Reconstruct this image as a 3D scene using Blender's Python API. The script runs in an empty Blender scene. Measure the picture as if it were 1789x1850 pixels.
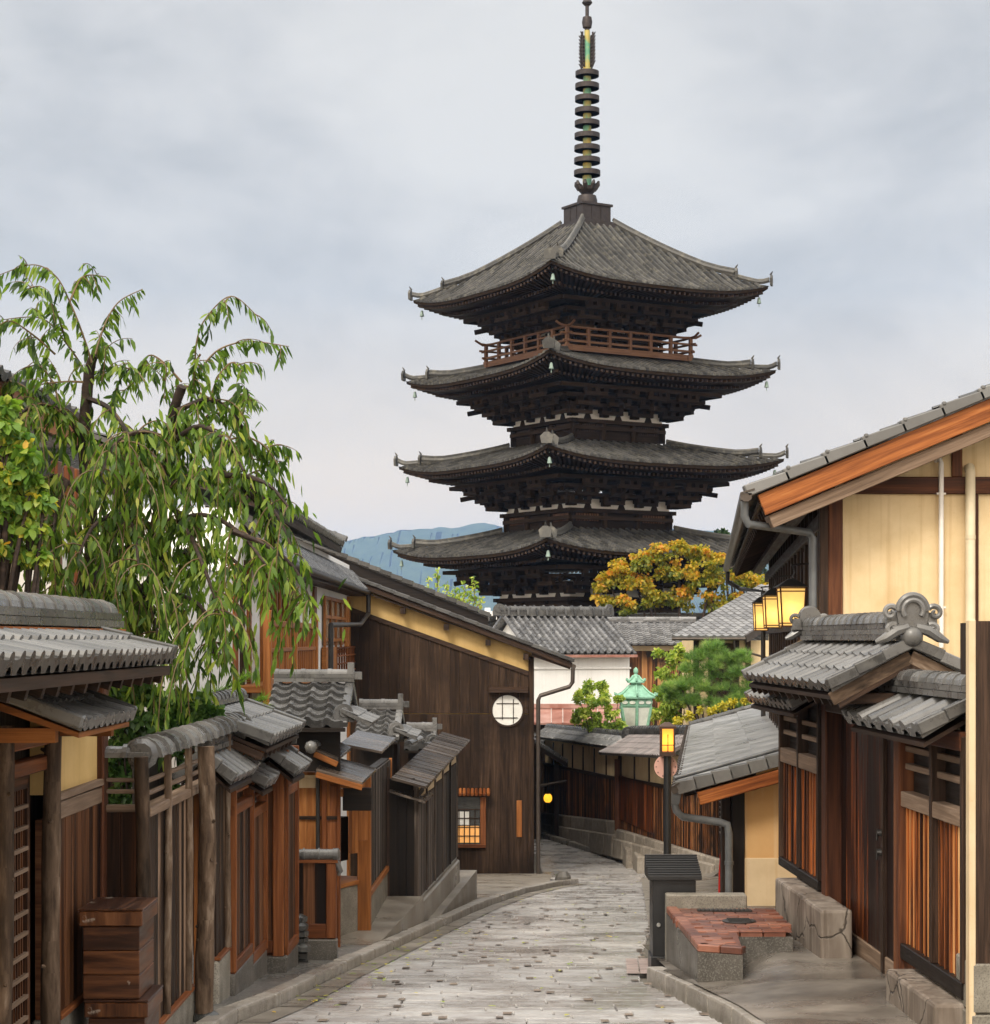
import bpy, bmesh, math, random
from mathutils import Vector, Matrix, noise
V3 = Vector
R = random.Random(7)
scene = bpy.context.scene
COL = scene.collection

# ---------------------------------------------------------------- camera, sky, sun
FOCAL = 3600.0                      # focal length in photo pixels (photo 1789 wide)
S = FOCAL / 2900.0
CX, HY = 894.5, 1155.0              # principal column and horizon row of the photograph
cam_d = bpy.data.cameras.new('camera'); cam = bpy.data.objects.new('camera', cam_d); COL.objects.link(cam)
cam.location = (0, 0, 0); cam.rotation_euler = (math.radians(90), 0, 0)
cam_d.sensor_fit = 'HORIZONTAL'; cam_d.sensor_width = 36.0
cam_d.lens = 36.0 * FOCAL / 1789.0
cam_d.shift_y = (HY - 925.0) / 1789.0
cam_d.clip_start = 0.1; cam_d.clip_end = 30000
scene.camera = cam
scene.view_settings.view_transform = 'Standard'
scene.view_settings.look = 'None'
scene.view_settings.exposure = 0.62
scene.cycles.volume_bounces = 1
scene.cycles.max_bounces = 8
scene.view_settings.gamma = 1.0

SUN_EL, SUN_AZ = math.radians(43), math.radians(203)   # azimuth from +Y clockwise: behind and to the left
world = bpy.data.worlds.new('World'); scene.world = world; world.use_nodes = True
wn = world.node_tree; wn.nodes.clear()
def N(nt, typ, **kw):
    n = nt.nodes.new(typ)
    for k, v in kw.items():
        if k == 'ins':
            for a, b in v.items():
                if b.__class__.__name__ == 'NodeSocketColor' or hasattr(b, 'links') and hasattr(b, 'is_output'):
                    nt.links.new(b, n.inputs[a])
                else:
                    n.inputs[a].default_value = b
        else: setattr(n, k, v)
    return n
def ramp(nt, fac, stops, interp='LINEAR'):
    n = nt.nodes.new('ShaderNodeValToRGB'); n.color_ramp.interpolation = interp
    e = n.color_ramp.elements
    while len(e) > 1: e.remove(e[-1])
    e[0].position = stops[0][0]; c = stops[0][1]; e[0].color = (*c, 1) if len(c) == 3 else c
    for p, c in stops[1:]:
        x = e.new(p); x.color = (*c, 1) if len(c) == 3 else c
    nt.links.new(fac, n.inputs[0]); return n.outputs[0]
def mixc(nt, fac, a, b, mode='MIX'):
    n = nt.nodes.new('ShaderNodeMix'); n.data_type = 'RGBA'; n.blend_type = mode
    for i, v in ((0, fac), (6, a), (7, b)):
        if hasattr(v, 'is_output'): nt.links.new(v, n.inputs[i])
        else: n.inputs[i].default_value = v if i == 0 else ((*v, 1) if len(v) == 3 else v)
    return n.outputs[2]
def mathn(nt, op, a, b=0.0, clamp=False):
    n = nt.nodes.new('ShaderNodeMath'); n.operation = op; n.use_clamp = clamp
    for i, v in ((0, a), (1, b)):
        if hasattr(v, 'is_output'): nt.links.new(v, n.inputs[i])
        else: n.inputs[i].default_value = v
    return n.outputs[0]
def build_world():
    nt = wn
    sky = N(nt, 'ShaderNodeTexSky', sky_type='NISHITA', sun_disc=False, sun_elevation=SUN_EL, sun_rotation=SUN_AZ)
    tc = N(nt, 'ShaderNodeTexCoord')
    mp = N(nt, 'ShaderNodeMapping', ins={'Vector': tc.outputs['Generated'], 'Scale': (1.0, 1.0, 1.9), 'Location': (0.37, 0.1, 0.42)})
    n1 = N(nt, 'ShaderNodeTexNoise', ins={'Vector': mp.outputs[0], 'Scale': 5.2, 'Detail': 9.0, 'Roughness': 0.52, 'Distortion': 0.35})
    n2 = N(nt, 'ShaderNodeTexNoise', ins={'Vector': mp.outputs[0], 'Scale': 15.0, 'Detail': 8.0, 'Roughness': 0.55, 'Distortion': 0.6})
    f = mathn(nt, 'ADD', mathn(nt, 'MULTIPLY', n1.outputs[0], 0.78), mathn(nt, 'MULTIPLY', n2.outputs[0], 0.22))
    cloud = ramp(nt, f, [(0.37, (3.62, 3.68, 3.72)), (0.46, (4.28, 4.28, 4.26)), (0.55, (4.9, 4.85, 4.74)), (0.63, (5.25, 5.17, 5.0))])
    sep = N(nt, 'ShaderNodeSeparateXYZ', ins={'Vector': tc.outputs['Generated']})
    # warm brighter overcast low over the horizon
    warm = N(nt, 'ShaderNodeMapRange', ins={'Value': sep.outputs[2], 'From Min': 0.17, 'From Max': 0.06, 'To Min': 0.0, 'To Max': 1.1}).outputs[0]
    wm = mathn(nt, 'MULTIPLY', warm, mathn(nt, 'ADD', 0.45, mathn(nt, 'MULTIPLY', n1.outputs[0], 0.9)), True)
    cloud = mixc(nt, wm, cloud, (6.7, 5.4, 3.95))
    # overcast luminance: brighter toward the zenith and around the veiled sun
    dt = N(nt, 'ShaderNodeVectorMath', operation='DOT_PRODUCT', ins={0: tc.outputs['Generated'], 1: _d}).outputs['Value']
    gl = N(nt, 'ShaderNodeMapRange', interpolation_type='SMOOTHSTEP', ins={'Value': dt, 'From Min': -0.1, 'From Max': 1.0, 'To Min': 0.0, 'To Max': 2.4}).outputs[0]
    ov = N(nt, 'ShaderNodeMapRange', ins={'Value': sep.outputs[2], 'From Min': 0.3, 'From Max': 1.0, 'To Min': 1.0, 'To Max': 2.5}).outputs[0]
    k = mathn(nt, 'ADD', ov, gl)
    cloud = N(nt, 'ShaderNodeVectorMath', operation='SCALE', ins={0: cloud, 'Scale': k}).outputs[0]
    wt = N(nt, 'ShaderNodeMapRange', ins={'Value': gl, 'From Min': 0.2, 'From Max': 2.6, 'To Min': 0.0, 'To Max': 1.0}).outputs[0]
    cloud = mixc(nt, wt, cloud, (1.10, 1.0, .86), 'MULTIPLY')
    col = mixc(nt, 0.96, sky.outputs[0], cloud)
    bg = N(nt, 'ShaderNodeBackground', ins={'Color': col, 'Strength': 0.1})
    out = N(nt, 'ShaderNodeOutputWorld', ins={'Surface': bg.outputs[0]})
_d = V3((math.sin(SUN_AZ) * math.cos(SUN_EL), math.cos(SUN_AZ) * math.cos(SUN_EL), math.sin(SUN_EL)))
build_world()
sun_d = bpy.data.lights.new('sun', 'SUN'); sun = bpy.data.objects.new('sun', sun_d); COL.objects.link(sun)
sun_d.energy = 1.5; sun_d.angle = math.radians(14); sun_d.color = (1.0, 0.92, 0.80)
_d = V3((math.sin(SUN_AZ) * math.cos(SUN_EL), math.cos(SUN_AZ) * math.cos(SUN_EL), math.sin(SUN_EL)))
sun.rotation_euler = _d.to_track_quat('Z', 'Y').to_euler()
sun.location = (-5, -8, 12)

# ---------------------------------------------------------------- photo -> place helpers (Y in "note" units, stretched by S)
def W(px, Y): return Vector(((px - CX) / 2900.0 * Y, S * Y))
def Z(py, Y): return (HY - py) / 2900.0 * Y
def P(px, py, Y): return V3(((px - CX) / 2900.0 * Y, S * Y, Z(py, Y)))
GP = [(-30, 1.4), (0, -1.6), (25, -4.14), (38, -5.63), (52, -6.19), (62, -7.2), (90, -14.0), (140, -16.0), (20000, -16.0)]
def g(Y):                            # ground height at note-distance Y
    for (a, za), (b, zb) in zip(GP, GP[1:]):
        if Y <= b: return za + (zb - za) * (Y - a) / (b - a)
    return GP[-1][1]
def gw(yw): return g(yw / S)
def gp(px, py):                      # where a photo pixel meets the ground: (X, Yworld)
    Y = 3.0
    while Y < 80 and Z(py, Y) > g(Y): Y += 0.02
    return Vector(((px - CX) / 2900.0 * Y, S * Y))

# ---------------------------------------------------------------- mesh builder
class MB:
    def __init__(s):
        s.V = []; s.F = []; s.R = []; s.U = []; s.M = Matrix.Identity(4); s.seed = None
    def face(s, pts, rnd=None, uv=None, raw=False):
        i = len(s.V)
        for p in pts: s.V.append(tuple(p) if raw else tuple(s.M @ V3(p)))
        s.F.append(tuple(range(i, i + len(pts)))); s.R.append(R.random() if rnd is None else rnd)
        if uv is None:
            p0 = V3(pts[0]); e1 = V3(pts[1]) - p0; e2 = V3(pts[-1]) - p0
            if e2.length > e1.length: e1, e2 = e2, e1
            if e1.length < 1e-9: e1 = V3((1, 0, 0))
            a = e1.normalized(); b = e2 - a * e2.dot(a); b = b.normalized() if b.length > 1e-9 else V3((0, 0, 1))
            o = s.R[-1] * 37.0
            uv = [((V3(p) - p0).dot(a) + o, (V3(p) - p0).dot(b) + o * 1.7) for p in pts]
        s.U.append(uv)
    def box(s, x0, x1, y0, y1, z0, z1, rnd=None, grain=None):
        if x1 < x0: x0, x1 = x1, x0
        if y1 < y0: y0, y1 = y1, y0
        if z1 < z0: z0, z1 = z1, z0
        s.hexa([(x0, y0, z0), (x1, y0, z0), (x1, y1, z0), (x0, y1, z0)], [(x0, y0, z1), (x1, y0, z1), (x1, y1, z1), (x0, y1, z1)], rnd, grain)
    def hexa(s, lo, hi, rnd=None, grain=None):
        lo = [V3(p) for p in lo]; hi = [V3(p) for p in hi]
        rnd = R.random() if rnd is None else rnd
        ax = [(lo[1] - lo[0]), (lo[3] - lo[0]), (hi[0] - lo[0])]
        gi = max(range(3), key=lambda k: ax[k].length) if grain is None else grain
        n = [a.normalized() if a.length > 1e-9 else V3((0, 0, 1)) for a in ax]
        o = rnd * 53.0; p0 = lo[0]
        i = len(s.V)
        for p in lo + hi: s.V.append(tuple(s.M @ p))
        P8 = lo + hi
        for f, nax in (((0, 3, 2, 1), 2), ((4, 5, 6, 7), 2), ((0, 1, 5, 4), 1), ((2, 3, 7, 6), 1), ((1, 2, 6, 5), 0), ((3, 0, 4, 7), 0)):
            ia = gi if gi != nax else (nax + 1) % 3
            ib = 3 - nax - ia
            s.F.append(tuple(i + k for k in f)); s.R.append(rnd)
            s.U.append([((P8[k] - p0).dot(n[ia]) + o, (P8[k] - p0).dot(n[ib]) + o * 1.31 + nax * 0.7) for k in f])
    def beam(s, p, q, w, h, up=(0, 0, 1), rnd=None, ext=0.0):
        p = V3(p); q = V3(q); d = (q - p).normalized(); up = V3(up)
        if abs(d.dot(up)) > 0.98: up = V3((1, 0, 0))
        sd = d.cross(up).normalized(); u2 = sd.cross(d).normalized()
        p = p - d * ext; q = q + d * ext; a = sd * w / 2; b = u2 * h / 2
        s.hexa([p - a - b, q - a - b, q + a - b, p + a - b], [p - a + b, q - a + b, q + a + b, p + a + b], rnd, 0)
    def tube(s, path, r, n=8, caps=True, rnd=None, rj=0.0):
        path = [V3(p) for p in path]; k = len(path)
        rr = r if isinstance(r, (list, tuple)) else [r] * k
        rnd = R.random() if rnd is None else rnd
        base = len(s.V); L = 0; ls = []
        prev = None
        for i, p in enumerate(path):
            t = (path[min(i + 1, k - 1)] - path[max(i - 1, 0)])
            t = t.normalized() if t.length > 1e-9 else V3((0, 0, 1))
            if prev is None:
                a = t.cross(V3((0, 0, 1)));
                if a.length < 0.1: a = t.cross(V3((1, 0, 0)))
            else: a = prev - t * prev.dot(t)
            a.normalize(); b = t.cross(a); prev = a
            if i: L += (p - path[i - 1]).length
            ls.append(L)
            for j in range(n):
                an = 2 * math.pi * j / n; q = rr[i] * (1 + rj * (R.random() - .5))
                s.V.append(tuple(s.M @ (p + a * math.cos(an) * q + b * math.sin(an) * q)))
        for i in range(k - 1):
            for j in range(n):
                j2 = (j + 1) % n
                s.F.append((base + i * n + j, base + i * n + j2, base + (i + 1) * n + j2, base + (i + 1) * n + j)); s.R.append(rnd)
                w = 2 * math.pi * rr[i] / n; o = rnd * 41
                s.U.append([(ls[i] + o, j * w + o), (ls[i] + o, (j + 1) * w + o), (ls[i + 1] + o, (j + 1) * w + o), (ls[i + 1] + o, j * w + o)])
        if caps:
            for i0, fl in ((0, True), (k - 1, False)):
                f = [base + i0 * n + j for j in range(n)]
                if fl: f.reverse()
                s.F.append(tuple(f)); s.R.append(rnd)
                s.U.append([(0.1 * math.cos(6.28 * j / n), 0.1 * math.sin(6.28 * j / n)) for j in range(n)])
    def lathe(s, prof, c=(0, 0, 0), n=16, rnd=None, rot=0.0, sx=1.0, sy=1.0):
        rnd = R.random() if rnd is None else rnd; c = V3(c); base = len(s.V); k = len(prof)
        for (r, z) in prof:
            for j in range(n):
                an = 2 * math.pi * j / n + rot
                s.V.append(tuple(s.M @ (c + V3((r * math.cos(an) * sx, r * math.sin(an) * sy, z)))))
        for i in range(k - 1):
            for j in range(n):
                j2 = (j + 1) % n
                s.F.append((base + i * n + j, base + i * n + j2, base + (i + 1) * n + j2, base + (i + 1) * n + j)); s.R.append(rnd)
                s.U.append([(j / n, prof[i][1]), ((j + 1) / n, prof[i][1]), ((j + 1) / n, prof[i + 1][1]), (j / n, prof[i + 1][1])])
        for i0, fl in ((0, True), (k - 1, False)):
            if prof[i0][0] > 1e-4:
                f = [base + i0 * n + j for j in range(n)]
                if fl: f.reverse()
                s.F.append(tuple(f)); s.R.append(rnd); s.U.append([(math.cos(6.28 * j / n), math.sin(6.28 * j / n)) for j in range(n)])
    def prism(s, poly, ax_a, ax_b, org, dirv, depth, rnd=None):
        """polygon (a,b) in the plane org + a*ax_a + b*ax_b, extruded by depth along dirv"""
        rnd = R.random() if rnd is None else rnd
        A, B, O, D = V3(ax_a), V3(ax_b), V3(org), V3(dirv) * depth
        f = [O + A * a + B * b for a, b in poly]; k = [p + D for p in f]
        s.face(f, rnd, [(a, b) for a, b in poly]); s.face(k[::-1], rnd, [(a, b) for a, b in poly[::-1]])
        m = len(poly)
        for i in range(m):
            j = (i + 1) % m
            s.face([f[i], k[i], k[j], f[j]], rnd)
    def build(s, name, material, parent=None, bevel=0.0, smooth=None, fix=True, segs=1):
        me = bpy.data.meshes.new(name)
        o3 = V3((0, 0, 0))
        if parent is not None:
            q = parent
            while q.parent is not None: q = q.parent
            o3 = q.location.copy()
        me.from_pydata([(v[0] - o3.x, v[1] - o3.y, v[2] - o3.z) for v in s.V], [], s.F)
        at = me.attributes.new('rnd', 'FLOAT', 'FACE'); at.data.foreach_set('value', s.R)
        uvl = me.uv_layers.new(name='UVMap'); flat = [c for f in s.U for uv in f for c in uv]
        uvl.data.foreach_set('uv', flat)
        me.materials.append(material)
        if fix:
            bm = bmesh.new(); bm.from_mesh(me)
            if fix == 'weld': bmesh.ops.remove_doubles(bm, verts=bm.verts, dist=1e-4)
            bmesh.ops.recalc_face_normals(bm, faces=bm.faces); bm.to_mesh(me); bm.free()
        if smooth is not None:
            me.shade_smooth(); me.set_sharp_from_angle(angle=math.radians(smooth))
        me.update()
        ob = bpy.data.objects.new(name, me); COL.objects.link(ob)
        if parent is not None: ob.parent = parent
        if bevel:
            b = ob.modifiers.new('bevel', 'BEVEL'); b.width = bevel; b.segments = segs; b.limit_method = 'ANGLE'; b.angle_limit = math.radians(50)
        return ob

def thing(name, label, cat, loc, group=None):
    o = bpy.data.objects.new(name, None); COL.objects.link(o); o.location = V3(loc); o.empty_display_size = 0.3
    o['label'] = label; o['category'] = cat
    if group: o['group'] = group
    return o
def tag(o, label, cat, group=None):
    o['label'] = label; o['category'] = cat
    if group: o['group'] = group
    return o
def setting(o, kind='structure'): o['kind'] = kind; return o
def copy_tree(o, parent=None):
    c = o.copy(); COL.objects.link(c)
    if parent is not None: c.parent = parent
    for ch in list(o.children): copy_tree(ch, c)
    return c

class Fr:
    """upright wall frame: u runs from A to B along the ground, n points out of the wall, z up"""
    def __init__(s, A, B, flip=False):
        s.A = Vector((A[0], A[1])); d = Vector((B[0], B[1])) - s.A; s.L = d.length; d.normalize()
        s.u = V3((d.x, d.y, 0)); s.n = V3((d.y, -d.x, 0)) * (-1 if flip else 1)
        s.M = Matrix(((s.u.x, s.n.x, 0, s.A.x), (s.u.y, s.n.y, 0, s.A.y), (0, 0, 1, 0), (0, 0, 0, 1)))
    def p(s, u, n, z): return V3((s.A.x, s.A.y, 0)) + s.u * u + s.n * n + V3((0, 0, z))
    def up(s, px, n=0.0):            # u on this wall under photo column px
        k = (px - CX) / FOCAL; o = s.p(0, n, 0)
        return (k * o.y - o.x) / (s.u.x - k * s.u.y)
    def z(s, px, py, n=0.0):
        q = s.p(s.up(px, n), n, 0); return (HY - py) / FOCAL * q.y
    def mb(s): m = MB(); m.M = s.M; return m
# ---------------------------------------------------------------- materials (all procedural)
def newmat(name):
    m = bpy.data.materials.new(name); m.use_nodes = True; nt = m.node_tree; nt.nodes.clear()
    b = nt.nodes.new('ShaderNodeBsdfPrincipled'); o = nt.nodes.new('ShaderNodeOutputMaterial')
    nt.links.new(b.outputs[0], o.inputs[0]); return m, nt, b, o
def rnd_out(nt): return N(nt, 'ShaderNodeAttribute', attribute_name='rnd').outputs['Fac']
def bump(nt, b, h, strength, dist=0.01):
    n = N(nt, 'ShaderNodeBump', ins={'Height': h, 'Strength': strength, 'Distance': dist}); nt.links.new(n.outputs[0], b.inputs['Normal'])
def wood(name, cols, us=1.1, vs=22.0, rough=0.55, var=0.5, spec=0.18, blotch=None, bmp=0.5, knots=False):
    m, nt, b, o = newmat(name)
    uv = N(nt, 'ShaderNodeUVMap')
    mp = N(nt, 'ShaderNodeMapping', ins={'Vector': uv.outputs[0], 'Scale': (us, vs, 1)})
    n1 = N(nt, 'ShaderNodeTexNoise', ins={'Vector': mp.outputs[0], 'Scale': 1.0, 'Detail': 7.0, 'Roughness': 0.62, 'Distortion': 0.5})
    mp2 = N(nt, 'ShaderNodeMapping', ins={'Vector': uv.outputs[0], 'Scale': (us * 2.2, vs * 4.2, 1)})
    n2 = N(nt, 'ShaderNodeTexNoise', ins={'Vector': mp2.outputs[0], 'Scale': 1.0, 'Detail': 3.0, 'Roughness': 0.6})
    f = mathn(nt, 'ADD', mathn(nt, 'MULTIPLY', n1.outputs[0], 0.72), mathn(nt, 'MULTIPLY', n2.outputs[0], 0.28))
    r = rnd_out(nt)
    f = mathn(nt, 'ADD', f, mathn(nt, 'MULTIPLY', mathn(nt, 'SUBTRACT', r, 0.5), var * 0.32))
    c = ramp(nt, f, cols)
    if blotch:
        tc = N(nt, 'ShaderNodeTexCoord')
        nb = N(nt, 'ShaderNodeTexNoise', ins={'Vector': tc.outputs['Object'], 'Scale': blotch[0], 'Detail': 5.0, 'Roughness': 0.6})
        k = ramp(nt, nb.outputs[0], [(blotch[1], (0, 0, 0)), (blotch[2], (1, 1, 1))])
        c = mixc(nt, k, c, blotch[3], blotch[4] if len(blotch) > 4 else 'MIX')
    nt.links.new(c, b.inputs['Base Color'])
    rr = ramp(nt, n1.outputs[0], [(0.3, (rough - .12,) * 3), (0.7, (rough + .15,) * 3)])
    nt.links.new(rr, b.inputs['Roughness']); b.inputs['Specular IOR Level'].default_value = spec
    bump(nt, b, f, bmp, 0.006)
    return m
def tile_mat(name, lo=(.055, .058, .062), hi=(.17, .175, .18), rough=0.36, lichen=0.0, spec=0.5):
    m, nt, b, o = newmat(name)
    r = rnd_out(nt); tc = N(nt, 'ShaderNodeTexCoord')
    n1 = N(nt, 'ShaderNodeTexNoise', ins={'Vector': tc.outputs['Object'], 'Scale': 9.0, 'Detail': 6.0, 'Roughness': 0.65})
    f = mathn(nt, 'ADD', mathn(nt, 'MULTIPLY', r, 0.55), mathn(nt, 'MULTIPLY', n1.outputs[0], 0.5))
    mid = tuple((a + c) / 2 for a, c in zip(lo, hi))
    c = ramp(nt, f, [(0.15, lo), (0.5, mid), (0.85, hi)])
    if lichen:
        n3 = N(nt, 'ShaderNodeTexNoise', ins={'Vector': tc.outputs['Object'], 'Scale': 3.1, 'Detail': 7.0, 'Roughness': 0.7})
        k = ramp(nt, n3.outputs[0], [(0.5, (0, 0, 0)), (0.68, (lichen,) * 3)])
        c = mixc(nt, k, c, (.30, .28, .22))
    nt.links.new(c, b.inputs['Base Color'])
    rr = ramp(nt, n1.outputs[0], [(0.3, (rough - .08,) * 3), (0.7, (rough + .2,) * 3)])
    nt.links.new(rr, b.inputs['Roughness']); b.inputs['Specular IOR Level'].default_value = spec
    bump(nt, b, n1.outputs[0], 0.25, 0.006)
    return m
def plaster(name, c1, c2, scale=2.5, rough=0.9, stain=(.5, .4, .3), st=0.25, bmp=0.15):
    m, nt, b, o = newmat(name); tc = N(nt, 'ShaderNodeTexCoord')
    n1 = N(nt, 'ShaderNodeTexNoise', ins={'Vector': tc.outputs['Object'], 'Scale': scale, 'Detail': 7.0, 'Roughness': 0.6})
    mp = N(nt, 'ShaderNodeMapping', ins={'Vector': tc.outputs['Object'], 'Scale': (13, 13, .45)})
    n2 = N(nt, 'ShaderNodeTexNoise', ins={'Vector': mp.outputs[0], 'Scale': 1.0, 'Detail': 4.0})
    n3 = N(nt, 'ShaderNodeTexNoise', ins={'Vector': tc.outputs['Object'], 'Scale': 90.0, 'Detail': 2.0})
    c = ramp(nt, n1.outputs[0], [(0.3, c1), (0.7, c2)])
    k = ramp(nt, n2.outputs[0], [(0.52, (0, 0, 0)), (0.75, (st,) * 3)])
    c = mixc(nt, k, c, stain)
    n5 = N(nt, 'ShaderNodeTexNoise', ins={'Vector': tc.outputs['Object'], 'Scale': 26.0, 'Detail': 5.0, 'Roughness': .7})
    c = mixc(nt, ramp(nt, n5.outputs[0], [(.6, (0, 0, 0)), (.72, (.35,) * 3)]), c, stain)
    nt.links.new(c, b.inputs['Base Color']); b.inputs['Roughness'].default_value = rough
    b.inputs['Specular IOR Level'].default_value = 0.2
    bump(nt, b, mathn(nt, 'ADD', mathn(nt, 'MULTIPLY', n1.outputs[0], .7), mathn(nt, 'MULTIPLY', n3.outputs[0], .3)), bmp, 0.01)
    return m
def stone(name, cols, scale=6.0, speck=0.0, rough=0.6, bmp=0.5, var=0.4, spec=0.4, wet=False, fine=120.0, speckcol=(.5, .48, .44), patch=False):
    m, nt, b, o = newmat(name); tc = N(nt, 'ShaderNodeTexCoord')
    n1 = N(nt, 'ShaderNodeTexNoise', ins={'Vector': tc.outputs['Object'], 'Scale': scale, 'Detail': 8.0, 'Roughness': 0.65})
    n2 = N(nt, 'ShaderNodeTexNoise', ins={'Vector': tc.outputs['Object'], 'Scale': fine, 'Detail': 2.0})
    r = rnd_out(nt)
    f = mathn(nt, 'ADD', n1.outputs[0], mathn(nt, 'MULTIPLY', mathn(nt, 'SUBTRACT', r, .5), var * .4))
    c = ramp(nt, f, cols)
    if patch:
        n6 = N(nt, 'ShaderNodeTexNoise', ins={'Vector': tc.outputs['Object'], 'Scale': .55, 'Detail': 6.0, 'Roughness': .65})
        c = mixc(nt, 1.0, c, ramp(nt, n6.outputs[0], [(.36, (.68, .665, .65)), (.5, (1, 1, 1)), (.66, (1.12, 1.10, 1.06))]), 'MULTIPLY')
    if speck:
        k = ramp(nt, n2.outputs[0], [(0.5, (0, 0, 0)), (0.66, (speck,) * 3)]); c = mixc(nt, k, c, speckcol)
    nt.links.new(c, b.inputs['Base Color'])
    if wet:
        n4 = N(nt, 'ShaderNodeTexNoise', ins={'Vector': tc.outputs['Object'], 'Scale': 1.1, 'Detail': 5.0})
        rr = ramp(nt, n4.outputs[0], [(0.38, (rough * .45,) * 3), (0.62, (rough,) * 3)])
    else: rr = ramp(nt, n1.outputs[0], [(0.3, (rough - .1,) * 3), (0.7, (rough + .1,) * 3)])
    nt.links.new(rr, b.inputs['Roughness']); b.inputs['Specular IOR Level'].default_value = spec
    bump(nt, b, mathn(nt, 'ADD', mathn(nt, 'MULTIPLY', n1.outputs[0], .7), mathn(nt, 'MULTIPLY', n2.outputs[0], .3)), bmp, 0.01)
    return m
def flat(name, c, rough=0.5, metal=0.0, spec=0.5, nz=0.25, scale=6.0):
    m, nt, b, o = newmat(name); tc = N(nt, 'ShaderNodeTexCoord')
    n1 = N(nt, 'ShaderNodeTexNoise', ins={'Vector': tc.outputs['Object'], 'Scale': scale, 'Detail': 6.0, 'Roughness': 0.6})
    lo = tuple(x * (1 - nz) for x in c); hi = tuple(min(1, x * (1 + nz)) for x in c)
    nt.links.new(ramp(nt, n1.outputs[0], [(0.3, lo), (0.7, hi)]), b.inputs['Base Color'])
    b.inputs['Roughness'].default_value = rough; b.inputs['Metallic'].default_value = metal; b.inputs['Specular IOR Level'].default_value = spec
    bump(nt, b, n1.outputs[0], 0.1, 0.004)
    return m
def leafmat(name, cols, trans=0.35, rough=0.42):
    m, nt, b, o = newmat(name); r = rnd_out(nt)
    c = ramp(nt, r, cols); nt.links.new(c, b.inputs['Base Color'])
    b.inputs['Roughness'].default_value = rough; b.inputs['Specular IOR Level'].default_value = 0.35
    t = N(nt, 'ShaderNodeBsdfTranslucent')
    br = mixc(nt, 1.0, c, (1.5, 1.6, .7), 'MULTIPLY'); nt.links.new(br, t.inputs[0])
    mx = N(nt, 'ShaderNodeMixShader', ins={0: trans}); nt.links.new(b.outputs[0], mx.inputs[1]); nt.links.new(t.outputs[0], mx.inputs[2])
    nt.links.new(mx.outputs[0], o.inputs[0]); return m
def glow(name, c, strength, nz=0.15, scale=14.0):
    m, nt, b, o = newmat(name); tc = N(nt, 'ShaderNodeTexCoord')
    n1 = N(nt, 'ShaderNodeTexNoise', ins={'Vector': tc.outputs['Object'], 'Scale': scale, 'Detail': 4.0})
    c2 = ramp(nt, n1.outputs[0], [(0.3, tuple(x * (1 - nz) for x in c)), (0.7, c)])
    b.inputs['Base Color'].default_value = (*c, 1); b.inputs['Roughness'].default_value = .6
    nt.links.new(c2, b.inputs['Emission Color']); b.inputs['Emission Strength'].default_value = strength
    return m

MW = {}
MW['dark'] = wood('dark_stained_boards', [(.30, (.010, .0055, .0032)), (.44, (.026, .0145, .0085)), (.56, (.050, .029, .0175)), (.70, (.10, .060, .037))], us=.9, vs=16, var=.42, rough=.65, spec=.15, blotch=(.7, .50, .72, (.012, .007, .0045)))
MW['darkbeam'] = wood('dark_timber', [(.3, (.010, .006, .004)), (.5, (.026, .015, .010)), (.7, (.07, .04, .026))], var=.5, rough=.55)
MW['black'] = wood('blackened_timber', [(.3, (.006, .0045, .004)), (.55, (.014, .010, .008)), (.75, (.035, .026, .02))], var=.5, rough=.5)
MW['orange'] = wood('scorched_cedar_planks', [(.33, (.012, .005, .003)), (.43, (.085, .026, .009)), (.50, (.30, .090, .024)), (.59, (.54, .205, .058)), (.72, (.76, .44, .19))], us=.4, vs=13, var=.75, rough=.5, spec=.2, blotch=(1.7, .56, .70, (.02, .009, .005)))
MW['door'] = wood('wet_gate_door_boards', [(.36, (.006, .003, .0025)), (.50, (.017, .0065, .004)), (.58, (.075, .020, .007)), (.70, (.36, .095, .018))], us=.55, vs=10, var=.45, rough=.42)
MW['brown'] = wood('red_brown_stained_timber', [(.3, (.055, .018, .007)), (.5, (.15, .048, .016)), (.7, (.27, .10, .036))], var=.6, rough=.5)
MW['slat'] = wood('brown_vertical_boards', [(.37, (.008, .004, .003)), (.49, (.032, .013, .006)), (.6, (.10, .039, .016)), (.75, (.19, .085, .04))], us=.6, vs=14, var=1.0, rough=.55)
MW['honey'] = wood('honey_coloured_timber', [(.3, (.12, .042, .012)), (.5, (.27, .098, .027)), (.7, (.44, .19, .06))], var=.5, rough=.5)
MW['fence'] = wood('weathered_fence_boards', [(.38, (.008, .005, .003)), (.48, (.034, .018, .011)), (.59, (.10, .055, .031)), (.73, (.28, .185, .125))], us=.5, vs=15, var=1.2, rough=.6, blotch=(.75, .50, .66, (.018, .010, .007)))
MW['rail'] = wood('weathered_rail', [(.3, (.09, .058, .038)), (.5, (.19, .13, .09)), (.7, (.32, .24, .18))], var=.4, rough=.65)
MW['log'] = wood('bare_log', [(.32, (.016, .010, .006)), (.45, (.060, .038, .024)), (.58, (.145, .098, .066)), (.73, (.33, .26, .20))], us=2.2, vs=9, var=.4, rough=.62, blotch=(2.3, .55, .7, (.05, .032, .02)))
MW['grey'] = wood('silvery_weathered_boards', [(.37, (.009, .0065, .005)), (.48, (.034, .025, .020)), (.59, (.09, .069, .056)), (.74, (.26, .22, .19))], us=.5, vs=15, var=.9, rough=.6)
MW['shingle'] = wood('wet_board_roofing', [(.3, (.020, .015, .012)), (.5, (.055, .042, .033)), (.68, (.13, .10, .08)), (.8, (.32, .18, .08))], us=.6, vs=10, var=.8, rough=.25, spec=.5)
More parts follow.
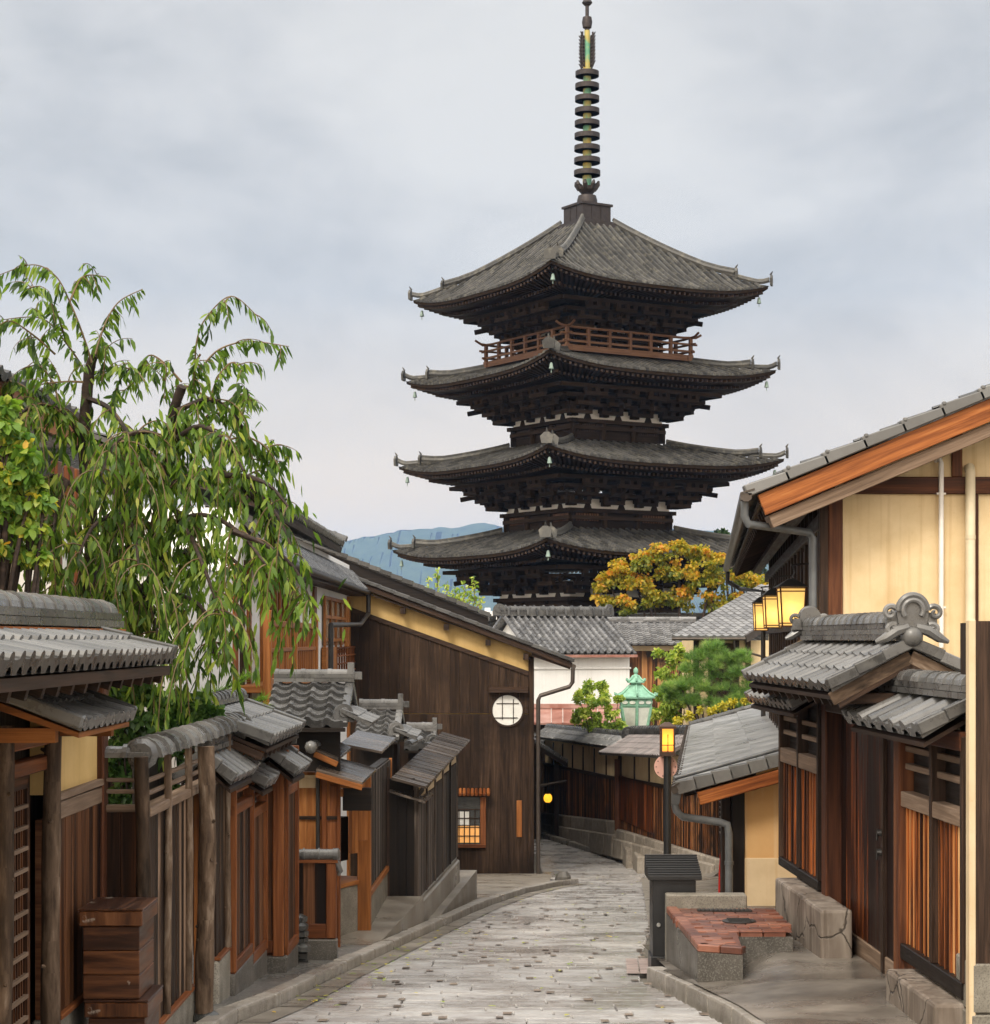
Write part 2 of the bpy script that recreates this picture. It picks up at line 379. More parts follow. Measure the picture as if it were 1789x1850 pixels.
MW['barge'] = wood('reddish_barge_board', [(.34, (.045, .013, .005)), (.47, (.17, .050, .014)), (.6, (.34, .115, .032)), (.76, (.50, .24, .09))], us=.7, vs=12, var=.3, rough=.5)
MW['post'] = wood('reddish_dark_post', [(.3, (.022, .009, .006)), (.5, (.085, .03, .014)), (.7, (.19, .075, .032))], us=.7, vs=12, var=.4, rough=.55)
MW['crate'] = wood('varnished_crate_boards', [(.3, (.012, .005, .003)), (.47, (.040, .014, .006)), (.60, (.11, .040, .014)), (.76, (.26, .11, .045))], us=1.3, vs=10, var=.45, rough=.4, spec=.3, blotch=(4.2, .64, .69, (.42, .36, .30)))
MW['pag'] = wood('old_pagoda_timber', [(.3, (.009, .006, .004)), (.5, (.022, .0145, .0098)), (.7, (.055, .036, .024))], var=.6, rough=.8, spec=.06)
MW['pagl'] = wood('brown_pagoda_railing', [(.3, (.055, .026, .014)), (.5, (.11, .054, .03)), (.7, (.2, .11, .065))], var=.5, rough=.6)
MW['plankR'] = wood('brown_street_wall_boards', [(.32, (.012, .006, .004)), (.45, (.065, .025, .010)), (.56, (.22, .080, .026)), (.70, (.44, .21, .085))], us=.5, vs=9, var=1.1, rough=.55, blotch=(.8, .52, .68, (.014, .008, .006)))
T_NEAR = tile_mat('grey_clay_tiles', (.026, .0255, .025), (.155, .152, .149), .25, .12, .65)
T_DARK = tile_mat('dark_clay_tiles', (.016, .016, .017), (.085, .084, .083), .26, .08)
T_WET = tile_mat('wet_clay_tiles', (.018, .018, .018), (.15, .148, .146), .2, .0, .75)
T_PAG = tile_mat('weathered_pagoda_tiles', (.004, .004, .004), (.085, .083, .080), .62, .3, .15)
T_SLAB = tile_mat('smooth_flat_tiles', (.085, .084, .083), (.17, .168, .165), .36, .0)
PL_Y = plaster('ochre_plaster', (.56, .37, .14), (.66, .46, .20), stain=(.42, .27, .11), st=.35)
PL_C = plaster('cream_plaster', (.62, .465, .26), (.74, .585, .365), 2.6, stain=(.46, .30, .14), st=.6, bmp=.4)
PL_W = plaster('white_plaster', (.72, .71, .69), (.80, .79, .77), 1.3, stain=(.55, .53, .5), st=.3)
PL_O = plaster('warm_tan_plaster', (.52, .31, .135), (.62, .39, .18), 1.8, stain=(.62, .50, .34), st=.5)
PL_T = plaster('pale_tan_plaster', (.52, .40, .25), (.64, .51, .34), 2.2, stain=(.42, .24, .10), st=.5)
ST_ROAD = stone('wet_granite_slabs', [(.30, (.27, .245, .23)), (.43, (.375, .355, .345)), (.57, (.44, .433, .432)), (.72, (.52, .50, .485))], 6.0, .25, .36, .25, .34, .55, True, 60, (.13, .115, .10), True)
ST_SETT = stone('brown_setts', [(.3, (.07, .05, .036)), (.5, (.13, .095, .068)), (.7, (.22, .17, .13))], 9.0, 0, .5, .4, 1.0)
ST_KERB = stone('kerb_granite', [(.3, (.15, .13, .11)), (.5, (.24, .215, .185)), (.7, (.33, .30, .27))], 7.0, .3, .5, .6, .5, .4, True, 80)
ST_AGG = stone('dark_aggregate', [(.3, (.05, .047, .043)), (.5, (.09, .085, .078)), (.7, (.14, .13, .12))], 2.0, .75, .5, .9, .2, .45, True, 55, (.26, .25, .235))
ST_FOUND = stone('aggregate_foundation', [(.3, (.14, .125, .10)), (.5, (.22, .20, .165)), (.7, (.30, .275, .235))], 5.0, .7, .7, .8, .3, .3, False, 90, (.09, .08, .07))
ST_CONC = stone('worn_concrete', [(.3, (.12, .10, .082)), (.5, (.19, .165, .135)), (.7, (.27, .24, .20))], 2.2, .3, .6, .5, .3, .35, True, 100, (.10, .085, .07))
ST_DCONC = stone('dark_concrete', [(.3, (.045, .04, .034)), (.5, (.08, .072, .062)), (.7, (.14, .125, .11))], 3.0, .6, .6, .6, .3, .35, True, 75, (.2, .19, .17))
ST_BASE = stone('cut_base_stone', [(.3, (.10, .082, .068)), (.46, (.17, .145, .125)), (.6, (.25, .22, .195)), (.75, (.36, .32, .28))], 3.5, .2, .6, .9, .5, .35, False, 40, (.10, .08, .07))
def strata(name):
    m, nt, b, o = newmat(name); tc = N(nt, 'ShaderNodeTexCoord')
    mp = N(nt, 'ShaderNodeMapping', ins={'Vector': tc.outputs['Object'], 'Scale': (5, 5, .55)})
    n1 = N(nt, 'ShaderNodeTexNoise', ins={'Vector': mp.outputs[0], 'Scale': 1.6, 'Detail': 7.0, 'Roughness': .62, 'Distortion': .8})
    n2 = N(nt, 'ShaderNodeTexNoise', ins={'Vector': tc.outputs['Object'], 'Scale': 2.2, 'Detail': 6.0})
    vo = N(nt, 'ShaderNodeTexVoronoi', feature='DISTANCE_TO_EDGE', ins={'Vector': mixc(nt, .25, tc.outputs['Object'], n2.outputs[1]), 'Scale': 1.9})
    ck = ramp(nt, vo.outputs[0], [(.0, (0, 0, 0)), (.018, (1, 1, 1))])
    c = ramp(nt, mathn(nt, 'ADD', mathn(nt, 'MULTIPLY', n1.outputs[0], .6), mathn(nt, 'MULTIPLY', n2.outputs[0], .4)), [(.32, (.075, .058, .045)), (.46, (.16, .128, .103)), (.58, (.25, .21, .175)), (.7, (.36, .32, .28))])
    c = mixc(nt, ck, (.05, .04, .032), c); nt.links.new(c, b.inputs['Base Color']); b.inputs['Roughness'].default_value = .65; b.inputs['Specular IOR Level'].default_value = .25
    bump(nt, b, mathn(nt, 'ADD', mathn(nt, 'MULTIPLY', n1.outputs[0], .6), mathn(nt, 'MULTIPLY', ck, .4)), .9, .02); return m
ST_BASE = strata('split_base_stone')
ST_TAN = stone('tan_stone', [(.3, (.13, .105, .08)), (.5, (.22, .185, .145)), (.7, (.33, .285, .235))], 4.0, .4, .7, .7, .5)
ST_DARK = stone('dark_wet_stone', [(.3, (.018, .018, .017)), (.5, (.04, .04, .037)), (.7, (.09, .09, .085))], 6.0, 0, .3, .6, .6, .6)
ST_GROUND = stone('earth_ground', [(.3, (.07, .06, .045)), (.6, (.13, .115, .09))], 1.0, .3, .8, .6)
M_BLACK = flat('black_painted_metal', (.014, .014, .015), .35, 0, .5)
M_IRON = flat('dark_iron', (.035, .032, .030), .45, .4, .5)
M_GUT = flat('weathered_gutter_copper', (.075, .060, .050), .4, .5, .5)
M_PIPEG = flat('grey_downpipe', (.10, .105, .11), .35, 0, .5)
M_PIPEW = flat('white_pipe', (.74, .70, .66), .45, 0, .4, .1)
M_PIPEB = flat('beige_pipe', (.62, .53, .37), .5, 0, .4, .1)
M_VERD = flat('green_copper_patina', (.21, .40, .295), .6, .1, .3, .25, 9)
M_GLASSW = flat('frosted_glass', (.62, .64, .58), .35, 0, .5, .12)
M_BRONZE = flat('dark_bronze', (.040, .033, .032), .5, .5, .4)
M_GOLD = stone('gilded_patina', [(.34, (.06, .19, .13)), (.46, (.12, .32, .2)), (.54, (.30, .30, .10)), (.66, (.46, .33, .08))], 1.3, 0, .4, .3, .2)
M_PAPER = flat('white_paper', (.72, .71, .67), .8, 0, .2, .08)
M_GLASS = flat('dark_window_glass', (.05, .05, .048), .08, 0, .6, .2)
M_BRICK = None
M_RED = flat('red_cloth', (.55, .03, .02), .7, 0, .2)
M_PINK = flat('faded_pink_sign', (.58, .33, .27), .5, 0, .4, .12)
M_COPR = stone('reddish_copper_roof', [(.3, (.22, .085, .06)), (.5, (.32, .15, .115)), (.7, (.42, .25, .21))], 2.2, 0, .38, .3, .6)
M_LAMP = glow('lit_lamp_glass', (1.0, .42, .06), 2.6, .25, 10)
M_LANT = glow('lit_lantern_glass', (1.0, .62, .20), .95, .35, 7)
M_PLANT = glow('lit_paper_lantern', (1.0, .50, .03), 1.0, .25, 9)
M_WARMW = glow('lit_window', (1.0, .48, .14), .17, .6, 5)
M_BARK = wood('dark_bark', [(.3, (.010, .007, .006)), (.5, (.030, .020, .016)), (.7, (.085, .056, .043))], us=14, vs=3, var=.3, rough=.7, spec=.3, bmp=.9)
M_TWIG = flat('green_brown_twig', (.12, .075, .03), .6)
L_CHERRY = leafmat('cherry_leaves', [(0, (.022, .050, .010)), (.3, (.070, .135, .022)), (.58, (.15, .25, .036)), (.82, (.29, .37, .07)), (1, (.50, .42, .11))], .5)
L_YELLOW = leafmat('yellowing_leaves', [(0, (.06, .14, .025)), (.5, (.17, .29, .045)), (.78, (.40, .44, .07)), (.96, (.60, .46, .06)), (1, (.62, .30, .04))], .4)
L_SHRUB = leafmat('shrub_leaves', [(0, (.018, .045, .013)), (.5, (.06, .13, .03)), (.85, (.13, .22, .055)), (1, (.22, .30, .08))], .35)
L_LIME = leafmat('lime_leaves', [(0, (.10, .19, .03)), (.4, (.26, .36, .065)), (.75, (.45, .50, .11)), (1, (.60, .58, .17))], .45)
L_PINE = leafmat('pine_needles', [(0, (.06, .13, .035)), (.5, (.17, .30, .075)), (.85, (.31, .43, .13)), (1, (.45, .52, .20))], .35)
L_PINEB = leafmat('bright_pine_needles', [(0, (.035, .09, .012)), (.5, (.11, .23, .026)), (1, (.27, .40, .06))], .3)
L_MAPLE = leafmat('autumn_maple_leaves', [(0, (.085, .115, .016)), (.28, (.20, .22, .025)), (.52, (.38, .32, .032)), (.8, (.54, .36, .04)), (1, (.60, .26, .03))], .42)
L_DARKT = leafmat('dark_evergreen_leaves', [(0, (.010, .028, .012)), (.6, (.025, .062, .022)), (1, (.07, .12, .035))], .2)
L_YBUSH = leafmat('yellow_leaves', [(0, (.20, .20, .02)), (.5, (.42, .36, .03)), (1, (.6, .48, .05))], .35)
def brickmat():
    m, nt, b, o = newmat('wet_red_pavers'); uv = N(nt, 'ShaderNodeTexCoord')
    r = rnd_out(nt)
    n1 = N(nt, 'ShaderNodeTexNoise', ins={'Vector': uv.outputs['Object'], 'Scale': 7.0, 'Detail': 6.0})
    f = mathn(nt, 'ADD', mathn(nt, 'MULTIPLY', r, .5), mathn(nt, 'MULTIPLY', n1.outputs[0], .5))
    c = ramp(nt, f, [(.2, (.075, .030, .021)), (.5, (.17, .058, .034)), (.8, (.29, .125, .08))])
    nt.links.new(c, b.inputs['Base Color']); b.inputs['Roughness'].default_value = .35; bump(nt, b, n1.outputs[0], .3)
    return m
M_BRICK = brickmat()
M_PINKST = stone('pink_pavers', [(.3, (.22, .16, .14)), (.5, (.34, .26, .235)), (.7, (.44, .35, .32))], 5, .1, .45, .3, .6)

# ---------------------------------------------------------------- shared builders
SPROF = [(0, .45), (.08, .90), (.17, 1.0), (.26, .80), (.36, .36), (.48, .06), (.62, -.06), (.76, .0), (.90, .20)]
RPROF = [(0, .0), (.001, .25), (.07, .72), (.16, .96), (.24, 1.0), (.32, .96), (.41, .72), (.48, .25), (.481, .0), (.74, -.06)]
def tiles(mb, O, U, D, w, l, pitch=.27, course=.24, kind='s', amp=.035, step=.02, thick=.05, far=False, jit=.25):
    """a tiled slope: O = ridge-side corner, U along the ridge (w long), D down the slope (l long)"""
    O, U, D = V3(O), V3(U).normalized(), V3(D).normalized()
    Nn = U.cross(D).normalized()
    if Nn.z < 0: Nn = -Nn
    nc = max(1, round(w / pitch)); pitch = w / nc; nr = max(1, round(l / course)); course = l / nr
    prof = SPROF if kind == 's' else RPROF
    if far: prof = [(0, 0), (.2, 1), (.45, .3), (.7, 0)] if kind == 's' else [(0, 0), (.06, .8), (.25, 1), (.44, .8), (.5, 0)]
    us = [((c + t) * pitch, h * amp, c) for c in range(nc) for t, h in prof] + [(w, 0.0, nc - 1)]
    n = len(us)
    colr = [R.random() for _ in range(nc)]
    prev = None
    for r in range(nr):
        v0, v1 = r * course, (r + 1) * course + (.012 if r < nr - 1 else 0)
        base = len(mb.V); tr = [R.random() * (1 - jit) + jit * colr[c] for c in range(nc)]
        ji = [(R.random() - .5) * step * .5 for c in range(nc)]
        for (u, h, c) in us: mb.V.append(tuple(mb.M @ (O + U * u + D * v0 + Nn * (h - .004))))
        for (u, h, c) in us: mb.V.append(tuple(mb.M @ (O + U * u + D * (v1 + ji[c] * .5) + Nn * (h + step + ji[c]))))
        for (u, h, c) in us: mb.V.append(tuple(mb.M @ (O + U * u + D * (v1 + ji[c] * .5) + Nn * (h - (thick if r == nr - 1 else .006)))))
        for i in range(n - 1):
            c = us[i][2]; q = tr[c]
            for a in (0, n):
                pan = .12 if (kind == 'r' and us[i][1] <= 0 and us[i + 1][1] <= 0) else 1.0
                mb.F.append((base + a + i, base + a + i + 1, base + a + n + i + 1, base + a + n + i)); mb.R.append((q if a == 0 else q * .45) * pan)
                mb.U.append([(us[i][0], v0), (us[i + 1][0], v0), (us[i + 1][0], v1), (us[i][0], v1)])
    # underside and side skirts make it a solid slab
    a, b_, c_, d = O - Nn * .03, O + U * w - Nn * .03, O + U * w + D * l - Nn * thick, O + D * l - Nn * thick
    mb.face([a, d, c_, b_], .2)
    mb.face([a + Nn * (amp * .3 + .03), d + Nn * (step + thick), d, a], .3); mb.face([b_, c_, c_ + Nn * (step + thick), b_ + Nn * (.03 + amp * .3)], .3)
    return Nn
def halfcap(mb, p, q, r, up=(0, 0, 1), n=7, ring=.26, rr=1.12, flat_h=0.0):
    """row of half-round cap tiles with raised joints along p-q"""
    p, q = V3(p), V3(q); L = (q - p).length; d = (q - p) / L; up = V3(up); sd = d.cross(up).normalized(); u2 = sd.cross(d)
    k = max(1, round(L / ring)); st = L / k
    for i in range(k):
        rn = R.random()
        prof = [(0, r * rr), (.16 * st, r * rr), (.17 * st, r), (st, r * .97)]
        rows = []
        for t, rad in prof:
            c = p + d * (i * st + t)
            rows.append([c + sd * math.cos(math.pi * j / n) * rad + u2 * (math.sin(math.pi * j / n) * rad + flat_h) for j in range(n + 1)])
        for a in range(len(rows) - 1):
            for j in range(n): mb.face([rows[a][j], rows[a][j + 1], rows[a + 1][j + 1], rows[a + 1][j]], rn)
        mb.face(rows[0][::-1], rn); mb.face(rows[-1], rn)
def ridge(mb, p, q, w=.26, layers=2, lh=.04, cap=.085, ring=.24):
    p, q = V3(p), V3(q)
    for i in range(layers):
        ww = w * (1 - .12 * i); z = lh * (i + .5)
        L = (q - p).length; k = max(1, round(L / .55))
        for j in range(k):
            a = p.lerp(q, j / k); b = p.lerp(q, (j + 1) / k)
            mb.beam(a + V3((0, 0, z)), b + V3((0, 0, z)), ww, lh * .9)
    mb.beam(p + V3((0, 0, lh * layers / 2)), q + V3((0, 0, lh * layers / 2)), w * .6, lh * layers)
    halfcap(mb, p + V3((0, 0, lh * layers)), q + V3((0, 0, lh * layers)), cap, ring=ring)
def end_tile(mb, c, d, r=.12, t=.05):
    """simple ridge-end tile: arched plate with a round boss facing d"""
    c, d = V3(c), V3(d).normalized(); sd = d.cross(V3((0, 0, 1))).normalized()
    poly = [(-1.05, -.8), (1.05, -.8), (1.1, -.2)] + [(1.0 * math.cos(a), 1.0 * math.sin(a) + .1) for a in [math.pi * k / 10 for k in range(11)]] + [(-1.1, -.2)]
    mb.prism([(a * r, b * r) for a, b in poly], sd, (0, 0, 1), c, d, t)
    n = 12
    ring = [c + d * (t + .02) + sd * math.cos(6.283 * k / n) * r * .5 + V3((0, 0, math.sin(6.283 * k / n) * r * .5 + .02)) for k in range(n)]
    rin = [c + d * (t - .01) + sd * math.cos(6.283 * k / n) * r * .6 + V3((0, 0, math.sin(6.283 * k / n) * r * .6 + .02)) for k in range(n)]
    mb.face(ring)
    for k in range(n): mb.face([rin[k], rin[(k + 1) % n], ring[(k + 1) % n], ring[k]])
def planks(mb, F, u0, u1, z0, z1, w=.14, t=.022, n=0.0, gap=.004, batten=0.0):
    """vertical boards on frame F (mb.M must be F.M); z0/z1 numbers or functions of u"""
    fz0 = z0 if callable(z0) else (lambda u: z0); fz1 = z1 if callable(z1) else (lambda u: z1)
    k = max(1, round(abs(u1 - u0) / w)); w = (u1 - u0) / k
    for i in range(k):
        a = u0 + i * w + gap * .5; b = u0 + (i + 1) * w - gap * .5; q = R.random(); tt = t + (R.random() - .5) * .006
        mb.hexa([(a, n, fz0(a)), (b, n, fz0(b)), (b, n + tt, fz0(b)), (a, n + tt, fz0(a))], [(a, n, fz1(a)), (b, n, fz1(b)), (b, n + tt, fz1(b)), (a, n + tt, fz1(a))], q, 2)
        if batten and i: mb.box(a - batten / 2, a + batten / 2, n + .001, n + t + .016, fz0(a), fz1(a), R.random() * .5, 2)
def logpost(mb, p, q, r, n=10, knots=6):
    p, q = V3(p), V3(q); k = 14; pts = []; rr = []
    ph = R.random() * 6
    for i in range(k + 1):
        t = i / k; a = p.lerp(q, t)
        pts.append(a + V3((math.sin(ph + t * 5) * r * .16, math.cos(ph * 2 + t * 4) * r * .16, 0))); rr.append(r * (1.06 - .14 * t + .05 * math.sin(ph + t * 17)))
    mb.tube(pts, rr, n, rj=.05)
    for i in range(knots):
        t = R.random() * .9 + .05; a = p.lerp(q, t); an = R.random() * 6.28; d = V3((math.cos(an), math.sin(an), .25))
        mb.tube([a + d * r * .7, a + d * r * 1.22], [r * .34, r * .16], 6)
def leafset(mb, base, d, size, up=(0, 0, 1), wide=.32, droop=.25, rnd=None):
    d = V3(d).normalized(); sd = d.cross(V3(up))
    if sd.length < .05: sd = d.cross(V3((1, 0, 0)))
    sd.normalize(); nn = sd.cross(d); b = V3(base); w = size * wide
    g_ = V3((0, 0, -1)) * size * droop
    m1 = b + d * size * .35 + g_ * .15; m2 = b + d * size * .7 + g_ * .5; t = b + d * size + g_
    q = R.random() if rnd is None else min(1, max(0, rnd))
    i = len(mb.V)
    for p in (b, m1 - sd * w * .5 + nn * w * .12, m1 + sd * w * .5 + nn * w * .12, m2 - sd * w * .42 + nn * w * .1, m2 + sd * w * .42 + nn * w * .1, t): mb.V.append(tuple(p))
    mb.F += [(i, i + 1, i + 2), (i + 1, i + 3, i + 4, i + 2), (i + 3, i + 5, i + 4)]; mb.R += [q] * 3
    mb.U += [[(0, 0)] * 3, [(0, 0)] * 4, [(0, 0)] * 3]
def rdir(zb=0.0):
    while True:
        v = V3((R.uniform(-1, 1), R.uniform(-1, 1), R.uniform(-1, 1)))
        if .05 < v.length < 1: v.normalize(); v.z += zb; return v.normalized()
def smoothpath(pts, k=5):
    out = []; n = len(pts); pts = [V3(p) for p in pts]
    for i in range(n - 1):
        p0, p1, p2, p3 = pts[max(i - 1, 0)], pts[i], pts[i + 1], pts[min(i + 2, n - 1)]
        for j in range(k):
            t = j / k
            out.append(.5 * ((2 * p1) + (p2 - p0) * t + (2 * p0 - 5 * p1 + 4 * p2 - p3) * t * t + (3 * p1 - p0 - 3 * p2 + p3) * t ** 3))
    out.append(pts[-1]); return out
def cluster(mb, c, rad, count, size, wide=.5, mode='leaf', rndc=None, flatz=.7, zb=.2):
    """a clump of leaves (or needle tufts) through a small volume"""
    rc = R.random() if rndc is None else rndc
    for _ in range(count):
        v = rdir(); k = R.random() ** .45
        p = V3(c) + V3((v.x * rad * k, v.y * rad * k, v.z * rad * k * flatz))
        if mode == 'leaf':
            leafset(mb, p, rdir(zb), size * R.uniform(.7, 1.25), up=rdir(.6), wide=wide, droop=.2, rnd=rc + R.uniform(-.28, .28))
        else:
            ax = (V3((v.x, v.y, v.z * .6 + .75))).normalized()
            q = rc + R.uniform(-.3, .3)
            for j in range(9):
                dd = (ax + rdir() * .75).normalized(); sd = dd.cross(rdir()).normalized() * size * .022
                i = len(mb.V); t = p + dd * size * R.uniform(.7, 1.1)
                for x in (p - sd, p + sd, t): mb.V.append(tuple(x))
                mb.F.append((i, i + 1, i + 2)); mb.R.append(min(1, max(0, q + R.uniform(-.1, .1)))); mb.U.append([(0, 0)] * 3)

def glowglass(name, c, e):
    """milky lamp glass lit from a small lamp inside it"""
    m, nt, b, o = newmat(name); tc = N(nt, 'ShaderNodeTexCoord')
    n1 = N(nt, 'ShaderNodeTexNoise', ins={'Vector': tc.outputs['Object'], 'Scale': 9.0, 'Detail': 5.0})
    t = N(nt, 'ShaderNodeBsdfTranslucent'); nt.links.new(ramp(nt, n1.outputs[0], [(.3, tuple(x * .8 for x in c)), (.7, c)]), t.inputs[0])
    em = N(nt, 'ShaderNodeEmission', ins={'Color': (*c, 1), 'Strength': e}); ad = N(nt, 'ShaderNodeAddShader'); nt.links.new(t.outputs[0], ad.inputs[0]); nt.links.new(em.outputs[0], ad.inputs[1]); nt.links.new(ad.outputs[0], o.inputs[0]); return m
M_LANT = glowglass('milky_lantern_glass', (1.0, .70, .26), .30)
M_LAMP = glowglass('amber_lamp_glass', (1.0, .50, .09), .5)
def bulb(parent, p, w, c, r):
    ld = bpy.data.lights.new('bulb', 'POINT'); ld.energy = w; ld.color = c; ld.shadow_soft_size = r
    lo = bpy.data.objects.new('bulb', ld); COL.objects.link(lo); lo.parent = parent; lo.location = V3(p) - parent.location
# ---------------------------------------------------------------- ground, street
def build_ground():
    m = MB(); ys = [-25 + i * 1.0 for i in range(0, 140)] + [120, 140, 180, 300, 700, 1800, 5900]
    xs = [-2900, -400, -60, -25, -12, -6, -2.5, 0, 2.5, 6, 12, 25, 60, 400, 2900]
    for a, b in zip(ys, ys[1:]):
        for c, d in zip(xs, xs[1:]):
            m.face([(c, a, gw(a) - .035), (d, a, gw(a) - .035), (d, b, gw(b) - .035), (c, b, gw(b) - .035)], .5)
    return setting(m.build('ground', ST_GROUND, fix='weld'))
build_ground()
KL = [gp(*p) for p in ((430, 1850), (500, 1822), (600, 1770), (700, 1722), (800, 1675), (850, 1652), (900, 1632), (950, 1615), (1000, 1604), (1046, 1597))]
KL = [Vector((KL[0].x - .1, 6.0)), Vector((KL[0].x - .05, KL[0].y - 2))] + KL
KRf = [gp(*p) for p in ((1212, 1586), (1140, 1562), (1060, 1537), (1000, 1519), (968, 1509))]
KRn = [gp(*p) for p in ((1322, 1850), (1240, 1806), (1168, 1772))]
def interp(poly, y):
    for a, b in zip(poly, poly[1:]):
        if y <= b.y: return a.x + (b.x - a.x) * max(0.0, (y - a.y) / (b.y - a.y))
    return poly[-1].x
def KLx(y):
    if y <= KL[-1].y: return interp(KL, y)
    hx = W(965, 38).x + .12
    if y < W(0, 37.6).y: return max(KL[-1].x - (y - KL[-1].y) * .25, hx)
    if y < W(0, 44).y: return hx
    return hx - (y - W(0, 44).y) * .45
KRpts = [Vector((KRn[0].x + .25, 6.0))] + KRn + [gp(1166, 1735) , gp(1178, 1690), gp(1205, 1640), gp(1262, 1612), gp(1255, 1598)] 
KRpts = sorted(KRpts + KRf, key=lambda v: v.y)
def KRx(y): return interp(KRpts, y)
def build_road():
    m = MB(); st = MB(); y = 8.0
    Yend = W(0, 56).y
    while y < Yend:
        d = R.uniform(.23, .31); a = KLx(y + d / 2) + .10; b = KRx(y + d / 2) - .06
        if b - a > .6:
            x = a
            first = True
            while x < b - .12:
                w = R.uniform(.30, .70);
                if b - (x + w) < .25: w = b - x
                gx = .0035; dz = R.uniform(-.002, .002); q = R.random()
                x0, x1, y0, y1 = x + gx, x + w - gx, y + gx, y + d - gx
                c = .006
                zt = lambda yy: gw(yy) + dz
                o = [(x0, y0), (x1, y0), (x1, y1), (x0, y1)]; i_ = [(x0 + c, y0 + c), (x1 - c, y0 + c), (x1 - c, y1 - c), (x0 + c, y1 - c)]
                O = [(p[0], p[1], gw(p[1]) - .028) for p in o]; I = [(p[0], p[1], zt(p[1])) for p in i_]
                m.face(I, q)
                for k in range(4): m.face([O[k], O[(k + 1) % 4], I[(k + 1) % 4], I[k]], q)
                if R.random() < .36 and b - x > .4:
                    sx = x + w + R.uniform(-.05, .02); sy = y + R.uniform(-.02, .08); e = R.uniform(.026, .036); f = e * 2.6
                    st.face([(sx - e, sy - f, gw(sy - f) + .008), (sx + e, sy - f, gw(sy - f) + .008), (sx + e, sy + f, gw(sy + f) + .008), (sx - e, sy + f, gw(sy + f) + .008)])
                x += w
        y += d
    setting(m.build('road', ST_ROAD, fix=False)); setting(st.build('road_setts', ST_SETT, fix=False))
build_road()
def kerb(name, pts, w, h, mat, side, seg=.9):
    """granite kerb of separate stones following pts"""
    m = MB()
    L = 0
    for a, b in zip(pts, pts[1:]):
        d = (b - a); n = max(1, round(d.length / seg)); t = d.normalized(); nn = Vector((t.y, -t.x)) * side
        for i in range(n):
            p = a.lerp(b, i / n) + t * .006; q = a.lerp(b, (i + 1) / n) - t * .006; hh = h + R.uniform(-.008, .008)
            za, zb = gw(p.y), gw(q.y)
            m.hexa([(p.x, p.y, za - .06), (q.x, q.y, zb - .06), (q.x + nn.x * w, q.y + nn.y * w, zb - .06), (p.x + nn.x * w, p.y + nn.y * w, za - .06)],
                   [(p.x, p.y, za + hh), (q.x, q.y, zb + hh), (q.x + nn.x * w, q.y + nn.y * w, zb + hh), (p.x + nn.x * w, p.y + nn.y * w, za + hh)])
    return setting(m.build(name, mat, bevel=.02, segs=2))
kerb('kerb', KL, .15, .11, ST_KERB, -1)
kerb('kerb_right', KRn[::-1][:3] + [], .16, .12, ST_KERB, -1) if False else kerb('kerb_right', [Vector((KRn[0].x + .2, 6.5))] + KRn, .16, .12, ST_KERB, 1)
kerb('kerb_far', KRf, .2, .12, ST_KERB, 1)
def build_pavements():
    m = MB(); p = [k + Vector((-.16, 0)) for k in KL]
    for a, b in zip(p, p[1:]):
        for i in range(6):
            s0, s1 = i / 6, (i + 1) / 6; A = a.lerp(b, s0); B = a.lerp(b, s1)
            m.face([(A.x, A.y, gw(A.y) + .07), (B.x, B.y, gw(B.y) + .07), (-5, B.y, gw(B.y) + .05), (-5, A.y, gw(A.y) + .05)], .5)
    setting(m.build('pavement', ST_AGG, fix='weld'))
    # smooth gutter strip of long flat stones along the left kerb
    m = MB()
    for a, b in zip(KL[1:], KL[2:]):
        n = max(1, round((b - a).length / .8))
        for i in range(n):
            A = a.lerp(b, i / n); B = a.lerp(b, (i + 1) / n)
            m.face([(A.x + .01, A.y + .01, gw(A.y) + .012), (B.x + .01, B.y - .01, gw(B.y) + .012), (B.x + .23, B.y - .01, gw(B.y) + .009), (A.x + .23, A.y + .01, gw(A.y) + .009)])
    setting(m.build('gutter', ST_CONC, fix=False))
    # concrete forecourt before the dark house
    m = MB(); hz = W(0, 37.9).y
    pts = [(-1.2, W(0, 26).y), (KL[-6].x - .18, KL[-6].y), (KL[-4].x - .18, KL[-4].y), (KL[-2].x - .1, KL[-2].y - .2), (1.3, hz - 1.5), (1.12, hz), (-1.2, hz)]
    m.face([(x, y, gw(y) + .085) for x, y in pts], .5)
    setting(m.build('forecourt', ST_CONC, fix=False))
build_pavements()

